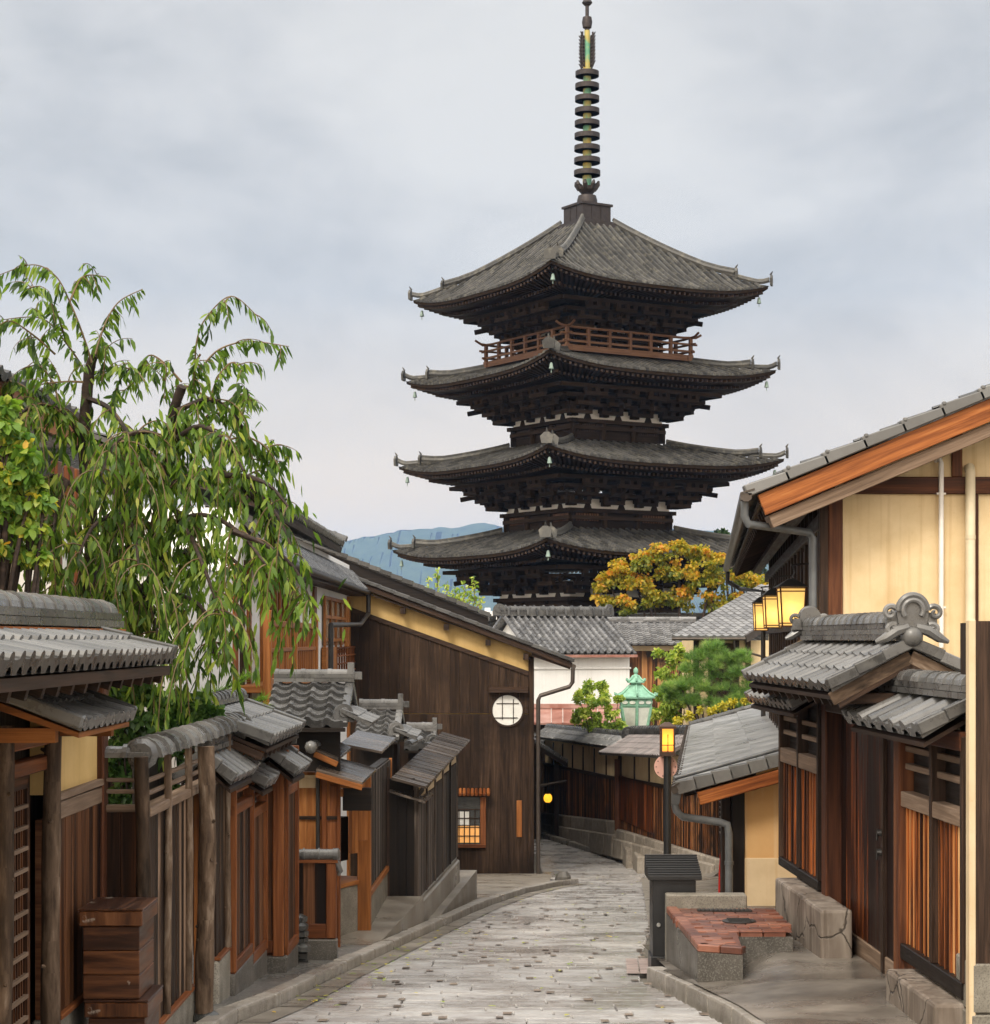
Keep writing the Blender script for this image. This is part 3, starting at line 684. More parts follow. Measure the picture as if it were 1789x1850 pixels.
# ---------------------------------------------------------------- far hills
def build_hills():
    m = MB(); Y = 5000.0; prof = [(-900, 1040), (200, 1030), (380, 1002), (560, 985), (612, 984), (650, 973), (680, 970), (720, 961), (760, 958), (800, 953), (830, 952), (850, 947), (872, 942), (893, 945), (910, 950), (960, 962), (1040, 958), (1150, 965), (1230, 952), (1300, 958), (1420, 985), (1700, 1000), (2600, 1060)]
    k = Y / FOCAL; rows = []
    ridge_pts = []
    for (a, ya), (b, yb) in zip(prof, prof[1:]):
        n = max(2, int((b - a) / 6))
        for i in range(n):
            t = i / n; px = a + (b - a) * t; py = ya + (yb - ya) * t + 2.2 * noise.noise(V3((px * .045, 1.3, 0))) + 1.6 * noise.noise(V3((px * .19, 5.3, 0)))
            ridge_pts.append(((px - CX) * k, (HY - py) * k))
    for j, (dy, f) in enumerate(((-1100, 0), (-800, .22), (-500, .5), (-250, .78), (-90, .94), (0, 1.0), (200, .8), (420, .3), (620, 0))):
        rows.append([(x, Y + dy + 120 * noise.noise(V3((x * .004, j * 2.1, 3))), -17 + (z + 17) * min(1.0, max(0, f + (0 if f in (0, 1) else .10 * noise.noise(V3((x * .006, j * .8, 0))))))) for x, z in ridge_pts])
    for a, b in zip(rows, rows[1:]):
        for i in range(len(a) - 1): m.face([a[i], a[i + 1], b[i + 1], b[i]], .5)
    mm, nt, b, o = newmat('forested_hillside'); tc = N(nt, 'ShaderNodeTexCoord')
    n1 = N(nt, 'ShaderNodeTexNoise', ins={'Vector': tc.outputs['Object'], 'Scale': .03, 'Detail': 9.0, 'Roughness': .7})
    nt.links.new(ramp(nt, n1.outputs[0], [(.35, (.022, .04, .022)), (.65, (.06, .085, .04))]), b.inputs['Base Color']); b.inputs['Roughness'].default_value = .95
    b.inputs['Specular IOR Level'].default_value = .05
    setting(m.build('hills', mm, fix='weld', smooth=60))
build_hills()
def build_haze():
    m = MB(); m.box(-3000, 3000, -60, 6000, -17.6, 325)
    mm = bpy.data.materials.new('haze_air'); mm.use_nodes = True; nt = mm.node_tree; nt.nodes.clear()
    v = N(nt, 'ShaderNodeVolumePrincipled'); v.inputs['Color'].default_value = (.40, .61, 1.0, 1); v.inputs['Density'].default_value = HAZE; v.inputs['Anisotropy'].default_value = .2
    o = N(nt, 'ShaderNodeOutputMaterial'); nt.links.new(v.outputs[0], o.inputs['Volume'])
    setting(m.build('haze', mm), 'stuff')
HAZE = 0.000115
build_haze()

# ---------------------------------------------------------------- pagoda
M_BELL = flat('weathered_bell', (.20, .27, .24), .6, .2)
T_HIP = tile_mat('pagoda_ridge_tiles', (.014, .014, .014), (.10, .098, .092), .5, .3, .3)
def build_pagoda():
    D = 3600.0 / 37.0; D *= FOCAL / 3600.0
    k = D / FOCAL; C = V3(((1061 - CX) * k, D, 0)); phi = math.radians(13.2)
    base_z = g(79) + .5
    T = thing('pagoda', 'tall dark five-storey wooden pagoda with tiered tile roofs and ringed spire, behind the street', 'pagoda', (C.x, C.y, base_z))
    rot = math.radians(-90) - phi + math.radians(45)
    Mx = Matrix.Translation(C) @ Matrix.Rotation(rot, 4, 'Z')
    # local frame: corner at 45deg (+x,+y) points toward the camera's slight left
    def mb(): q = MB(); q.M = Mx; return q
    cosp = math.cos(phi)
    def hw(px): return px * k / cosp / math.sqrt(2) * 1.0     # half side from half tip width in photo px
    # eave tip rows (mean of left and right), roof half tip width, body half width, roof top row at body
    tiers = [  # tip_py, tip_hw, body_hw below, top_py(at body above), body_hw above, body bottom py
        (530, 319, 122, None, None, 622),
        (679, 332, 135, 652, 122, 790),
        (836, 346, 148, 806, 135, 948),
        (990, 357, 160, 962, 148, 1110),
        (1150, 372, 172, 1118, 160, 1290)]
    sides = [Matrix.Rotation(math.radians(90 * i), 4, 'Z') for i in range(4)]
    roofs = [mb() for _ in range(5)]
    zc = lambda py: (HY - py) * k
    for ti, (tpy, thw, bhw, toppy, bhw2, bbot) in enumerate(tiers):
        e = hw(thw); b = hw(bhw); z_tip = zc(tpy); up = .56; z_e = z_tip - up
        if ti == 0: b2 = hw(46); z_t = zc(408)
        else: b2 = hw(bhw2) + .1; z_t = z_e + (1.75 if ti else 0) ; z_t = z_tip + .72
        rise = z_t - z_e
        R5 = roofs[ti]
        def surf(t, s, off=0.0):
            h = e + (b2 - e) * s
            x = t * h; y = h
            f = (s ** 1.22) if ti == 0 else s ** 1.12
            z = z_e + rise * f + up * (abs(t) ** 3.2) * (1 - s) ** 1.6 + off
            yy = y + .0
            return V3((x, yy, z))
        und = mb(); ed = mb(); raf = mb(); brk = mb(); wh = mb(); bod = mb(); hips = []; pans = []
        for Sm in sides:
            Rm = Mx @ Sm
            hip = mb(); hips.append(hip)
            for q in (R5, und, ed, raf, brk, wh, bod, hip): q.M = Rm
            nt_, ns_ = 20, 7
            for i in range(nt_):
                for j in range(ns_):
                    t0, t1 = -1 + 2 * i / nt_, -1 + 2 * (i + 1) / nt_; s0, s1 = j / ns_, (j + 1) / ns_
                    R5.face([surf(t0, s0), surf(t1, s0), surf(t1, s1), surf(t0, s1)], .0)
            # round-tile ribs
            nrib = int(2 * e / .37)
            for i in range(nrib + 1):
                x = -e + .1 + (2 * e - .2) * i / nrib
                smax = min(1.0, (e - abs(x)) / (e - b2)) if abs(x) > b2 else 1.0
                if smax < .03: continue
                seg = max(2, int(7 * smax)); pr = None; 
                for j in range(seg + 1):
                    s_ = smax * j / seg; h = e + (b2 - e) * s_; c = surf(max(-1, min(1, x / h)), s_)
                    ring = [V3((x - .08, c.y, c.z)), V3((x - .05, c.y, c.z + .11)), V3((x + .05, c.y, c.z + .11)), V3((x + .08, c.y, c.z))]
                    if pr:
                        q = .25 + .75 * R.random()
                        for a in range(3): R5.face([pr[a], pr[a + 1], ring[a + 1], ring[a]], q)
                    else: R5.face([ring[0], ring[1], ring[2], ring[3]], .6)
                    pr = ring
            # fascia under the tiles, flying rafters and base rafters following the curve
            for i in range(nt_):
                t0, t1 = -1 + 2 * i / nt_, -1 + 2 * (i + 1) / nt_
                a0, a1 = surf(t0, 0), surf(t1, 0)
                def dn(p, ins, dz): return V3((p.x * (1 - ins / e), p.y - ins, p.z - dz))
                ed.face([dn(a0, .03, -.01), dn(a1, .03, -.01), dn(a1, .05, .14), dn(a0, .05, .14)], .5)
                ed.face([dn(a0, .05, .14), dn(a1, .05, .14), dn(a1, .30, .14), dn(a0, .30, .14)], .5)
                ed.face([dn(a0, .30, .14), dn(a1, .30, .14), dn(a1, .32, .30), dn(a0, .32, .30)], .3)
                zb = z_e - .30
                def inner(t, w=b + .55): return V3((t * w, w, z_e - .12))
                und.face([dn(a0, .32, .30), dn(a1, .32, .30), inner(t1), inner(t0)], .4)
            nr = int(2 * e / .30)
            for i in range(nr + 1):
                x = -e * .97 + 2 * e * .97 * i / nr; t = x / e; a = surf(t, 0)
                p = V3((x * .975, a.y - .12, a.z - .24)); q = V3((x * .80, a.y - 1.5, z_e - .24 + (a.z - z_e) * .35))
                raf.beam(p, q, .10, .12)
                p2 = V3((x * .86, a.y - 1.15, z_e - .42 + (a.z - z_e) * .45)); q2 = V3((x * .5 if abs(x) > b else x * .8, b + .3, z_e - .22))
                raf.beam(p2, q2, .11, .13)
            # three stepped bracket tiers with arms and blocks
            z0 = z_e - .30; nb = 4
            for st, (out, dz) in enumerate(((1.95, .42), (1.30, .78), (.68, 1.12))):
                w = b + out; 
                brk.box(-w, w, w - .11, w + .11, z0 - dz + .02, z0 - dz + .20)
                und.face([(-w, w, z0 - dz + .2), (w, w, z0 - dz + .2), (w - .62, w - .62, z0 - dz - .02), (-w + .62, w - .62, z0 - dz - .02)], .2)
                for i in range(nb):
                    x = -b + 2 * b * i / (nb - 1)
                    if i not in (0, nb - 1):
                        brk.box(x - .10, x + .10, b - .1, w + .22, z0 - dz - .16, z0 - dz + .03)
                    for dx in (-.48, 0, .48):
                        brk.box(x + dx - .13, x + dx + .13, w - .15, w + .15, z0 - dz - .14, z0 - dz + .05)
                    brk.box(x - .62, x + .62, w - .09, w + .09, z0 - dz - .32, z0 - dz - .14)
            # corner arms and tail rafters poking out
            for kx in (-1, 1):
                brk.beam((kx * (b + .6), b + .6, z0 - .62), (kx * (b + 1.6), b + 1.6, z0 - .86), .18, .22)
            for i in range(nb):
                x = -b + 2 * b * i / (nb - 1)
                if i not in (0, nb - 1): brk.beam((x * .97, b - .2, z0 - .45), (x * .97, b + 1.65, z0 - .80), .13, .16)
                if i not in (0, nb - 1): brk.beam((x, b, z0 - .95), (x, b + 1.75, z0 - 1.12), .15, .17)
            # white plaster between the lowest brackets, beams, columns, doors
            zt = z0 - 1.36; zb = zc(bbot) - .4
            wh.box(-b + .05, b - .05, b - .12, b - .06, zt - .28, zt + .52)
            for i in range(nb):
                x = -b + 2 * b * i / (nb - 1)
                brk.box(x - .2, x + .2, b - .16, b + .2, zt - .12, zt + .08)
                brk.box(x - .28, x + .28, b - .10, b + .12, zt + .06, zt + .26)
                brk.box(x - .5, x + .5, b - .08, b + .10, zt + .26, zt + .42)
            for i in range(nb - 1):
                x = -b + 2 * b * (i + .5) / (nb - 1)
                brk.prism([(-.09, 0), (.09, 0), (.22, -.3), (-.22, -.3)], (1, 0, 0), (0, 0, 1), (x, b - .05, zt + .06), (0, 1, 0), .04)
            bod.box(-b - .22, b + .22, b - .16, b + .16, zt - .42, zt - .24)
            bod.box(-b - .06, b + .06, b - .14, b + .10, zt - .72, zt - .58)
            bod.box(-b + .04, b - .04, b - .2, b - .1, zb, zt - .3)
            for i in range(nb):
                x = -b + 2 * b * i / (nb - 1)
                if i < nb - 1 or True: bod.tube([(x * .985, b * .985, zb), (x * .985, b * .985, zt - .3)], .15, 8)
            bod.box(-b - .05, b + .05, b - .14, b + .12, zb + .45, zb + .62)
            for i, x0 in enumerate((-b * 2 / 3, 0, b * 2 / 3)):
                ww = b / 3 - .3
                if i == 1:
                    for xx in (-ww, 0.02): bod.box(x0 + xx, x0 + xx + ww - .02, b - .1, b - .05, zb + .62, zt - .74)
                else:
                    pan = mb(); pan.M = Rm; pans.append(pan)
                    for q in range(9):
                        xx = x0 - ww + 2 * ww * (q + .5) / 9; pan.box(xx - .05, xx + .05, b - .1, b - .06, zb + .75, zt - .82)
            # hip ridge along this side's right-hand corner, in two steps with upturned ends
            for lo, hi_, rr in ((0.0, .30, .10), (.22, 1.0, .15)):
                pts = []
                for j in range(9):
                    s_ = lo + (hi_ - lo) * j / 8; p = surf(1, s_); p.z += .05 + (.16 if j == 0 else (.06 if j == 1 else 0)); pts.append(p)
                d = (pts[0] - pts[1]).normalized()
                hip.tube([p + V3((0, 0, .06)) for p in pts], [rr] * 9, 6)
                hip.tube([p + V3((0, 0, .06 + rr)) for p in pts], [rr * .6] * 9, 6)
                # upright end tile with a small horn
                e0 = pts[0] + d * .05; sd = V3((-d.y, d.x, 0)).normalized()
                hip.prism([(-.24, -.2), (.24, -.2), (.30, .12), (.15, .26), (.1, .30), (.05, .3), (-.05, .3), (-.1, .30), (-.15, .26), (-.30, .12)], sd, (0, 0, 1), e0, V3((d.x, d.y, 0)).normalized(), .1)
                hip.tube([e0 + V3((0, 0, .3)), e0 + V3((d.x * .06, d.y * .06, .40)), e0 + V3((d.x * .12, d.y * .12, .48))], [.055, .04, .015], 5)
        rf = roofs[ti].build('tiled_roof', T_PAG, T, fix=False)
        for hip in hips: hip.build('hip_ridge', T_HIP, rf, smooth=40)
        ed.build('eave_board', MW['pag'], T, fix=False); und.build('eave_soffit', MW['pag'], T, fix=False)
        raf.build('rafters', MW['darkbeam'], T, fix=False); brk.build('bracket_set', MW['pag'], T, fix=False)
        wh.build('plaster_infill', PL_W, T, fix=False); bod.build('storey_wall', MW['pag'], T, fix=False)
        for pan in pans: pan.build('lattice_window', MW['pagl'] if ti == 2 else MW['darkbeam'], T, fix=False)
        for Sm in sides:
            bl = mb(); bl.M = Mx @ Sm; p = surf(1, 0) + V3((-.35, -.35, -.62))
            bl.lathe([(.0, .10), (.05, .09), (.07, .04), (.085, -.07), (.115, -.18), (.10, -.2), (.0, -.17)], p, 10)
            bl.tube([p + V3((0, 0, .28)), p + V3((0, 0, .55))], .015, 5); bl.tube([p + V3((0, 0, -.17)), p + V3((0, 0, -.36))], .02, 5)
            bl.build('wind_bell', M_BELL if ti != 9 else M_IRON, T, smooth=50)
        # balcony with railing round the top storey
        if ti == 0:
            ra = mb(); rw = hw(189); zb_ = zc(655); fl = mb()
            for Sm in sides:
                ra.M = Mx @ Sm; fl.M = Mx @ Sm
                fl.box(-rw, rw, rw - .35, rw - .05, zb_ - .1, zb_ + .18)
                for zz, ex, hh in ((zb_ + .36, .1, .10), (zb_ + .70, .25, .09)):
                    ra.beam((-rw - ex, rw - .12, zz), (rw + ex, rw - .12, zz), .10, hh)
                pts = [(-rw - .5, rw - .12, zb_ + 1.2)] + [(-rw - .2, rw - .12, zb_ + 1.05), (-rw + .6, rw - .12, zb_ + 1.0), (rw - .6, rw - .12, zb_ + 1.0), (rw + .2, rw - .12, zb_ + 1.05), (rw + .5, rw - .12, zb_ + 1.2)]
                ra.tube(pts, .06, 8)
                n = 6
                for i in range(n + 1):
                    x = -rw + .12 + (2 * rw - .24) * i / n; ra.box(x - .075, x + .075, rw - .2, rw - .05, zb_ + .15, zb_ + 1.0)
            fl.build('balcony_floor', MW['pagl'], T, fix=False); ra.build('railing', MW['pagl'], T, fix=False)
    # finial
    f0 = mb(); w = hw(45); zz = zc(412)
    f0.box(-w - .25, w + .25, -w - .25, w + .25, zz - .55, zz + .12); f0.box(-w - .1, w + .1, -w - .1, w + .1, zz + .12, zz + .22)
    w = hw(42); f0.box(-w, w, -w, w, zz + .2, zc(376)); f0.box(-w - .08, w + .08, -w - .08, w + .08, zc(376), zc(372))
    for a in (-.33, .33):
        for s_ in (-1, 1):
            f0.box(a * w - .03, a * w + .03, s_ * w - .02, s_ * w + .02, zz + .22, zc(377)); f0.box(s_ * w - .02, s_ * w + .02, a * w - .03, a * w + .03, zz + .22, zc(377))
    fb = f0.build('spire_base', M_BRONZE, T, fix=False)
    q = mb(); r = 18 * k; q.lathe([(r, zc(372)), (r * 1.02, zc(362)), (r * .9, zc(354)), (r * .5, zc(351)), (r * .5, zc(346))], n=20); q.build('spire_bowl', M_BRONZE, T, smooth=40)
    q = mb(); q.lathe([(r * .6, zc(350)), (r * .9, zc(344)), (r * 1.0, zc(338)), (r * .55, zc(338))], n=16)
    for i in range(8):
        an = 6.283 * i / 8; d = V3((math.cos(an), math.sin(an), 0)); sd = V3((-d.y, d.x, 0))
        q.tube([d * r * .8 + V3((0, 0, zc(342))), d * r * 1.12 + V3((0, 0, zc(334))), d * r * 1.18 + V3((0, 0, zc(328)))], [.13, .11, .05], 6)
    q.build('lotus_cup', M_BRONZE, T)
    q = mb(); q.lathe([(8.5 * k, zc(350)), (8 * k, zc(300)), (7 * k, zc(120)), (5 * k, zc(55))], n=14); q.build('spire_shaft', M_GOLD, T, smooth=40)
    for i in range(9):
        q = mb(); py = 313 - i * 22.4; rr = (24 - .33 * i) * k; th = 4.4 * k; z0 = zc(py)
        n = 28; ri = rr * .88
        pr = [(rr, z0 - th), (rr, z0 + th), (ri, z0 + th), (ri, z0 - th)]
        q.lathe(pr + [pr[0]], n=n)
        for j in range(8):
            an = 6.283 * j / 8; d = V3((math.cos(an), math.sin(an), 0)); q.beam(d * 6 * k + V3((0, 0, z0)), d * ri + V3((0, 0, z0)), .05, .07)
        q.lathe([(8.6 * k, z0 - th * .4), (8.6 * k, z0 + th * .4)], n=14)
        q.F = [f for f in q.F]; q.build('spire_ring', M_BRONZE, T)
    q = mb()
    for an in (0, math.pi / 2, math.pi, math.pi * 1.5):
        d = V3((math.cos(an + .3), math.sin(an + .3), 0))
        q.tube([d * 13 * k + V3((0, 0, zc(122))), d * 15.5 * k + V3((0, 0, zc(90))), d * 13 * k + V3((0, 0, zc(60)))], .05, 5)
        q.tube([d * 8 * k + V3((0, 0, zc(122))), d * 9 * k + V3((0, 0, zc(66)))], .04, 5)
        for j in range(9):
            z0 = zc(120 - j * 6.4); q.tube([d * 8.5 * k + V3((0, 0, z0)), d * 14 * k + V3((0, 0, z0 + .05)), d * 19 * k + V3((0, 0, z0 + .22))], [.05, .05, .025], 5)
    q.build('water_flame', M_BRONZE, T)
    q = mb(); q.lathe([(0, zc(-8)), (6 * k, zc(-2)), (9.5 * k, zc(5)), (6 * k, zc(9)), (3.4 * k, zc(11)), (3.4 * k, zc(29)), (8 * k, zc(31)), (9.5 * k, zc(40)), (8 * k, zc(50)), (4.5 * k, zc(52)), (4.5 * k, zc(60))], n=16); q.build('spire_jewel', M_BRONZE, T, smooth=50)
    q = mb(); q.box(-7, 7, -7, 7, base_z - .6, base_z + .4); q.build('stone_platform', ST_TAN, T)
    q = mb(); b = hw(172); q.box(-b + .2, b - .2, -b + .2, b - .2, base_z + .4, zc(1270)); q.build('ground_storey', MW['pag'], T)
    return T
build_pagoda()
# ---------------------------------------------------------------- right side of the street
RW = Fr(W(1745, 10.45), W(1415, 16.0), flip=True)
def ru(px, n=0.0): return RW.up(px, n)
def slat_fence(name, label, F, u0, u1, zs, zr, zsill, zbase, ztop, posts, mats, stone_u, stone_out, rp, group=None, stone_top=None):
    t = thing(name, label, 'fence', F.p((u0 + u1) / 2, 0, zbase), group)
    m = F.mb(); planks(m, F, u0, u1, zsill[0], zr[1], .135, .02, -.02, batten=.03); m.build('boards', mats[0], t)
    m = F.mb(); m.box(u0, u1, -.05, .045, zr[1], zr[0]); m.build('rail', mats[1], t, bevel=.006)
    m = F.mb(); m.box(u0, u1, -.06, .05, zsill[1], zsill[0]); m.build('sill', mats[3], t, bevel=.006)
    for z in zs:
        m = F.mb(); m.box(u0, u1, -.035, .012, z - .022, z + .022); m.build('slat', mats[1], t, bevel=.004)
    for a in posts:
        m = F.mb(); m.box(a - .035, a + .035, -.055, .052, zsill[0], ztop); m.build('post', mats[2], t, bevel=.006)
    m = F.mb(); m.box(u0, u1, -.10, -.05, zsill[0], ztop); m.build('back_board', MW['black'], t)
    if stone_out:
        st = stone_top if stone_top is not None else zsill[1]
        m = F.mb(); a, b = stone_u; n = max(1, round(abs(b - a) / .8))
        for i in range(n):
            p = a + (b - a) * i / n; q = a + (b - a) * (i + 1) / n
            k = 5; 
            m.box(p + .004, q - .004, -.02, stone_out + R.uniform(-.01, .01), zbase - .25, st - .002 + R.uniform(-.006, .006), grain=2)
        m.build('stone_base', ST_BASE, t, bevel=.025, segs=2)
    return t
def two_side_roof(F, parent, u0, u1, nr, zr, nf, zf, nb, zb, kind='s', pitch=.2, course=.26, amp=.024, cap=.075, layers=2, lw=.2, mat=None, ends=True, ridge_u=None, step=.016):
    """tiled roof in a wall frame: ridge at (nr, zr), front eave (nf, zf), back eave (nb, zb)"""
    mat = mat or T_NEAR
    m = MB(); U = F.u
    for ne, ze in ((nf, zf), (nb, zb)):
        if ne is None: continue
        o = F.p(u0, nr, zr); d = F.p(u0, ne, ze) - o
        tiles(m, o, U, d, u1 - u0, d.length, pitch, course, kind, amp, step)
    rf = m.build('tiled_roof', mat, parent, fix=False)
    # verge cover tiles
    m = MB()
    for uu, sg in ((u0, -1), (u1, 1)):
        m = MB()
        for ne, ze in ((nf, zf), (nb, zb)):
            if ne is None: continue
            a = F.p(uu, nr, zr); b = F.p(uu, ne, ze); n = max(2, round((b - a).length / .26))
            for i in range(n):
                p = a.lerp(b, i / n); q = a.lerp(b, (i + 1) / n + .02)
                m.beam(p + V3((0, 0, .008)), q + V3((0, 0, .02)), min(.085, pitch * .5), min(.085, pitch * .55))
        m.build('verge_tiles', mat, rf, bevel=.008)
    m = MB(); ru0, ru1 = ridge_u or (u0 - .02, u1 + .02)
    ridge(m, F.p(ru0, nr, zr + .02), F.p(ru1, nr, zr + .02), lw, layers, .045, cap); rg = m.build('ridge', mat, rf, smooth=35)
    # rafters and boarding below
    m = MB()
    for ne, ze in ((nf, zf), (nb, zb)):
        if ne is None: continue
        o1 = F.p(u0 + .03, nr, zr - .085); o2 = F.p(u1 - .03, nr, zr - .085); e1 = F.p(u0 + .03, ne - math.copysign(.04, ne - nr), ze - .075); e2 = F.p(u1 - .03, ne - math.copysign(.04, ne - nr), ze - .075)
        dn = V3((0, 0, -.03)); m.hexa([o1 + dn, o2 + dn, e2 + dn, e1 + dn], [o1, o2, e2, e1], .4)
        n = max(2, int((u1 - u0) / .3))
        for i in range(n + 1 if abs(ne - nr) > .45 else 0):
            s = .04 + (u1 - u0 - .08) * i / n
            m.beam(F.p(u0 + s, nr, zr - .15), F.p(u0 + s, ne - math.copysign(.07, ne - nr), ze - .135), .05, .06)
    m.build('soffit', MW['darkbeam'], rf)
    return rf
def right_gate():
    zf = lambda px, py, n=0: RW.z(px, py, n)
    u1, u2, u3, u4 = ru(1488), ru(1417), ru(1745) - .08, ru(1634)
    fmats = (MW['orange'], MW['rail'], MW['darkbeam'], MW['black'])
    gz = g(15.3)
    t = slat_fence('plank_fence', 'short orange plank fence on stone base between the double gate and the tan low house', RW, u1, u2 + .05,
        (zf(1430, 1300), zf(1430, 1325)), (zf(1430, 1354), zf(1430, 1380)), (zf(1430, 1556), zf(1430, 1572)), g(15) - .1, zf(1430, 1258),
        (u1 + .03, ru(1450), u2), fmats, (ru(1472, .3), ru(1397, .25)), .24, None, None, zf(1430, 1575))
    two_side_roof(RW, t, u1 - .1, u2 + .35, -.02, zf(1450, 1232), .32, zf(1415, 1262), -.36, zf(1415, 1262), 'r', .25, .3, .04, .06, 1, .14)
    t = slat_fence('plank_fence', 'tall orange plank fence on stone base beside the near concrete pillar', RW, u3, u4,
        (zf(1690, 1364), zf(1690, 1398)), (zf(1690, 1446), zf(1690, 1475)), (zf(1690, 1737), zf(1690, 1766)), g(11) - .1, zf(1690, 1320),
        (u3, ru(1694), u4), fmats, (u3, ru(1600, .22)), .22, None, None, zf(1690, 1772))
    two_side_roof(RW, t, ru(1745) - .1, ru(1625) + .38, -.02, zf(1690, 1262), .33, zf(1610, 1312, .33), -.36, zf(1610, 1312, .33), 'r', .34, .5, .045, .075, 2, .17)
    m = RW.mb(); m.box(u3, ru(1660), -.02, .06, zf(1690, 1312), zf(1690, 1345)); m.build('eave_beam', MW['post'], t, bevel=.006)
    # ---- the double gate
    p0, pl = ru(1632), ru(1490); p1 = pl - .2
    zdt = zf(1575, 1300); zb = g(12.7) + .18
    G = thing('wooden_gate', 'dark double-leaf wooden gate under a grey tiled roof with a large scrolled end ornament', 'gate', RW.p((p0 + p1) / 2, 0, zb))
    um = ru(1575)
    for a, b in ((p0 + .06, um - .015), (um + .015, p1)):
        m = RW.mb(); planks(m, RW, a, b, zb + .12, zdt, .21, .03, -.14, .006); m.box(a, b, -.2, -.145, zb + .06, zdt)
        d = m.build('door_leaf', MW['door'], G, bevel=.003)
        m = RW.mb(); m.box(a + .02, b - .02, -.13, -.095, zb + .02, zb + .20); m.build('kick_board', MW['rail'], d, bevel=.006)
    m = RW.mb(); m.box(um - .045, um + .045, -.12, -.08, zb + .05, zdt); d = m.build('meeting_stile', MW['darkbeam'], G, bevel=.005)
    m = RW.mb()
    for zz in (zf(1575, 1505), zf(1575, 1540)):
        c = RW.p(um, -.07, zz); m.tube([c, c + RW.n * .035], [.03, .022], 10); m.tube([c + V3((0, 0, .03)) + RW.n * .03, c + V3((0, 0, -.05)) + RW.n * .035], .008, 6)
    m.M = Matrix.Identity(4); m2 = MB()
    for zz in (zf(1575, 1505), zf(1575, 1540)):
        c = RW.p(um, -.075, zz); m2.tube([c, c + RW.n * .035], [.03, .022], 10); m2.tube([c + V3((0, 0, .03)) + RW.n * .03, c + V3((0, 0, -.06)) + RW.n * .035], .008, 6)
    m2.build('door_pull', M_IRON, d)
    for a, b, o in ((pl - .2, pl, .03), (p0 - .12, p0 + .06, .06)):
        m = RW.mb(); m.box(a, b, -.16, o, zb - .06, zf(1575, 1255)); m.build('gate_post', MW['post'], G, bevel=.01)
    m = RW.mb(); m.box(p0 - .2, pl + .12, -.14, .03, zdt, zdt + .22); m.build('lintel', MW['darkbeam'], G, bevel=.01)
    m = RW.mb(); m.box(p0 + .06, p1, -.19, -.15, zdt + .22, zf(1575, 1215)); m.build('transom_board', MW['black'], G)
    # roof
    Ya, Yb = 11.85 * S, 15.15 * S; ua = (Ya - RW.A.y) / RW.u.y; ub = (Yb - RW.A.y) / RW.u.y
    nr = -.06; zr = -.03; zfz = -.345; nfz = .55
    rf = two_side_roof(RW, G, ua, ub, nr, zr, nfz, zfz, -.72, zfz, 's', .31, .2, .034, .085, 3, .2, ridge_u=(ua + .06, ub - .12))
    m = RW.mb()
    for uu in (ua + .14, ub - .25):
        m.box(uu - .05, uu + .05, -.56, .42, -.48, -.40); m.box(uu - .045, uu + .045, nr - .06, nr + .06, -.40, -.16)
    m.box(ua + .05, ub - .1, .30, .38, -.40, -.325); m.box(ua + .05, ub - .1, nr - .05, nr + .05, -.20, -.13); m.box(ua + .05, ub - .1, -.52, -.44, -.40, -.325)
    m.build('roof_frame', MW['darkbeam'], G, bevel=.008)
    m = MB()
    for ne in (nfz, -.72):
        p = RW.p(ua + .03, nr, zr - .10); q = RW.p(ua + .03, ne * .97 + nr * .03, zfz - .10)
        m.beam(p, q, .035, .10)
    m.build('barge_board', MW['log'], G, bevel=.004)
    # end ornaments (scrolled ridge-end tiles) on both ends of the ridge
    for uu, dr, sc in ((ua + .03, -1, 1.0), (ub - .1, 1, .85)):
        c = RW.p(uu, nr, zr + .17); d = RW.u * dr; sd = RW.n
        o = MB()
        arch = [(-.105, -.02), (-.12, .06), (-.105, .13), (-.07, .175), (0, .19), (.07, .175), (.105, .13), (.12, .06), (.105, -.02), (.075, -.10), (-.075, -.10)]
        o.prism([(a * sc, b * sc) for a, b in arch], sd, (0, 0, 1), c, d, .07)
        o.tube([c + d * .08 + sd * (.075 * math.cos(t)) * sc + V3((0, 0, (.075 + .075 * math.sin(t)) * sc)) for t in [math.pi * (-.2 + 1.4 * k / 14) for k in range(15)]], .02 * sc, 8)
        o.tube([c + d * .07 + sd * (.108 * math.cos(t)) * sc + V3((0, 0, (.07 + .115 * math.sin(t)) * sc)) for t in [math.pi * k / 14 for k in range(15)]], .024 * sc, 8)
        for s_ in (-1, 1):
            for (cx, cz, r0, ph) in ((.165, .055, .055, 2.6), (.15, -.07, .045, 2.2)):
                pts = []; rr = []
                for k in range(22):
                    t = k / 21; an = ph - t * 7.2; r = r0 * (1 - .78 * t)
                    pts.append(c + d * (.055 + .03 * t) + sd * s_ * (cx + r * math.cos(an)) * sc + V3((0, 0, (cz + r * math.sin(an)) * sc))); rr.append(.023 * sc * (1 - .45 * t))
                o.tube(pts, rr, 7)
            o.tube([c + d * .05 + sd * s_ * .03 * sc + V3((0, 0, -.05 * sc)), c + d * .06 + sd * s_ * .12 * sc + V3((0, 0, -.075 * sc)), c + d * .06 + sd * s_ * .20 * sc + V3((0, 0, -.13 * sc)), c + d * .05 + sd * s_ * .27 * sc + V3((0, 0, -.16 * sc))], [.035, .045, .036, .015], 8)
            o.prism([(-.06, -.05), (.06, -.05), (.05, .05), (-.02, .06)], sd * s_, (0, 0, 1), c + sd * s_ * .13 * sc, d, .05)
        cb = c + d * .07 + V3((0, 0, -.12 * sc)); Mt = Matrix.Translation(cb)
        o.tube([cb - d * .12, cb, cb + d * .03, cb + d * .045], [.078 * sc, .078 * sc, .06 * sc, .02], 16)
        o.build('ridge_ornament', T_NEAR, rf, smooth=40)
    return G
right_gate()
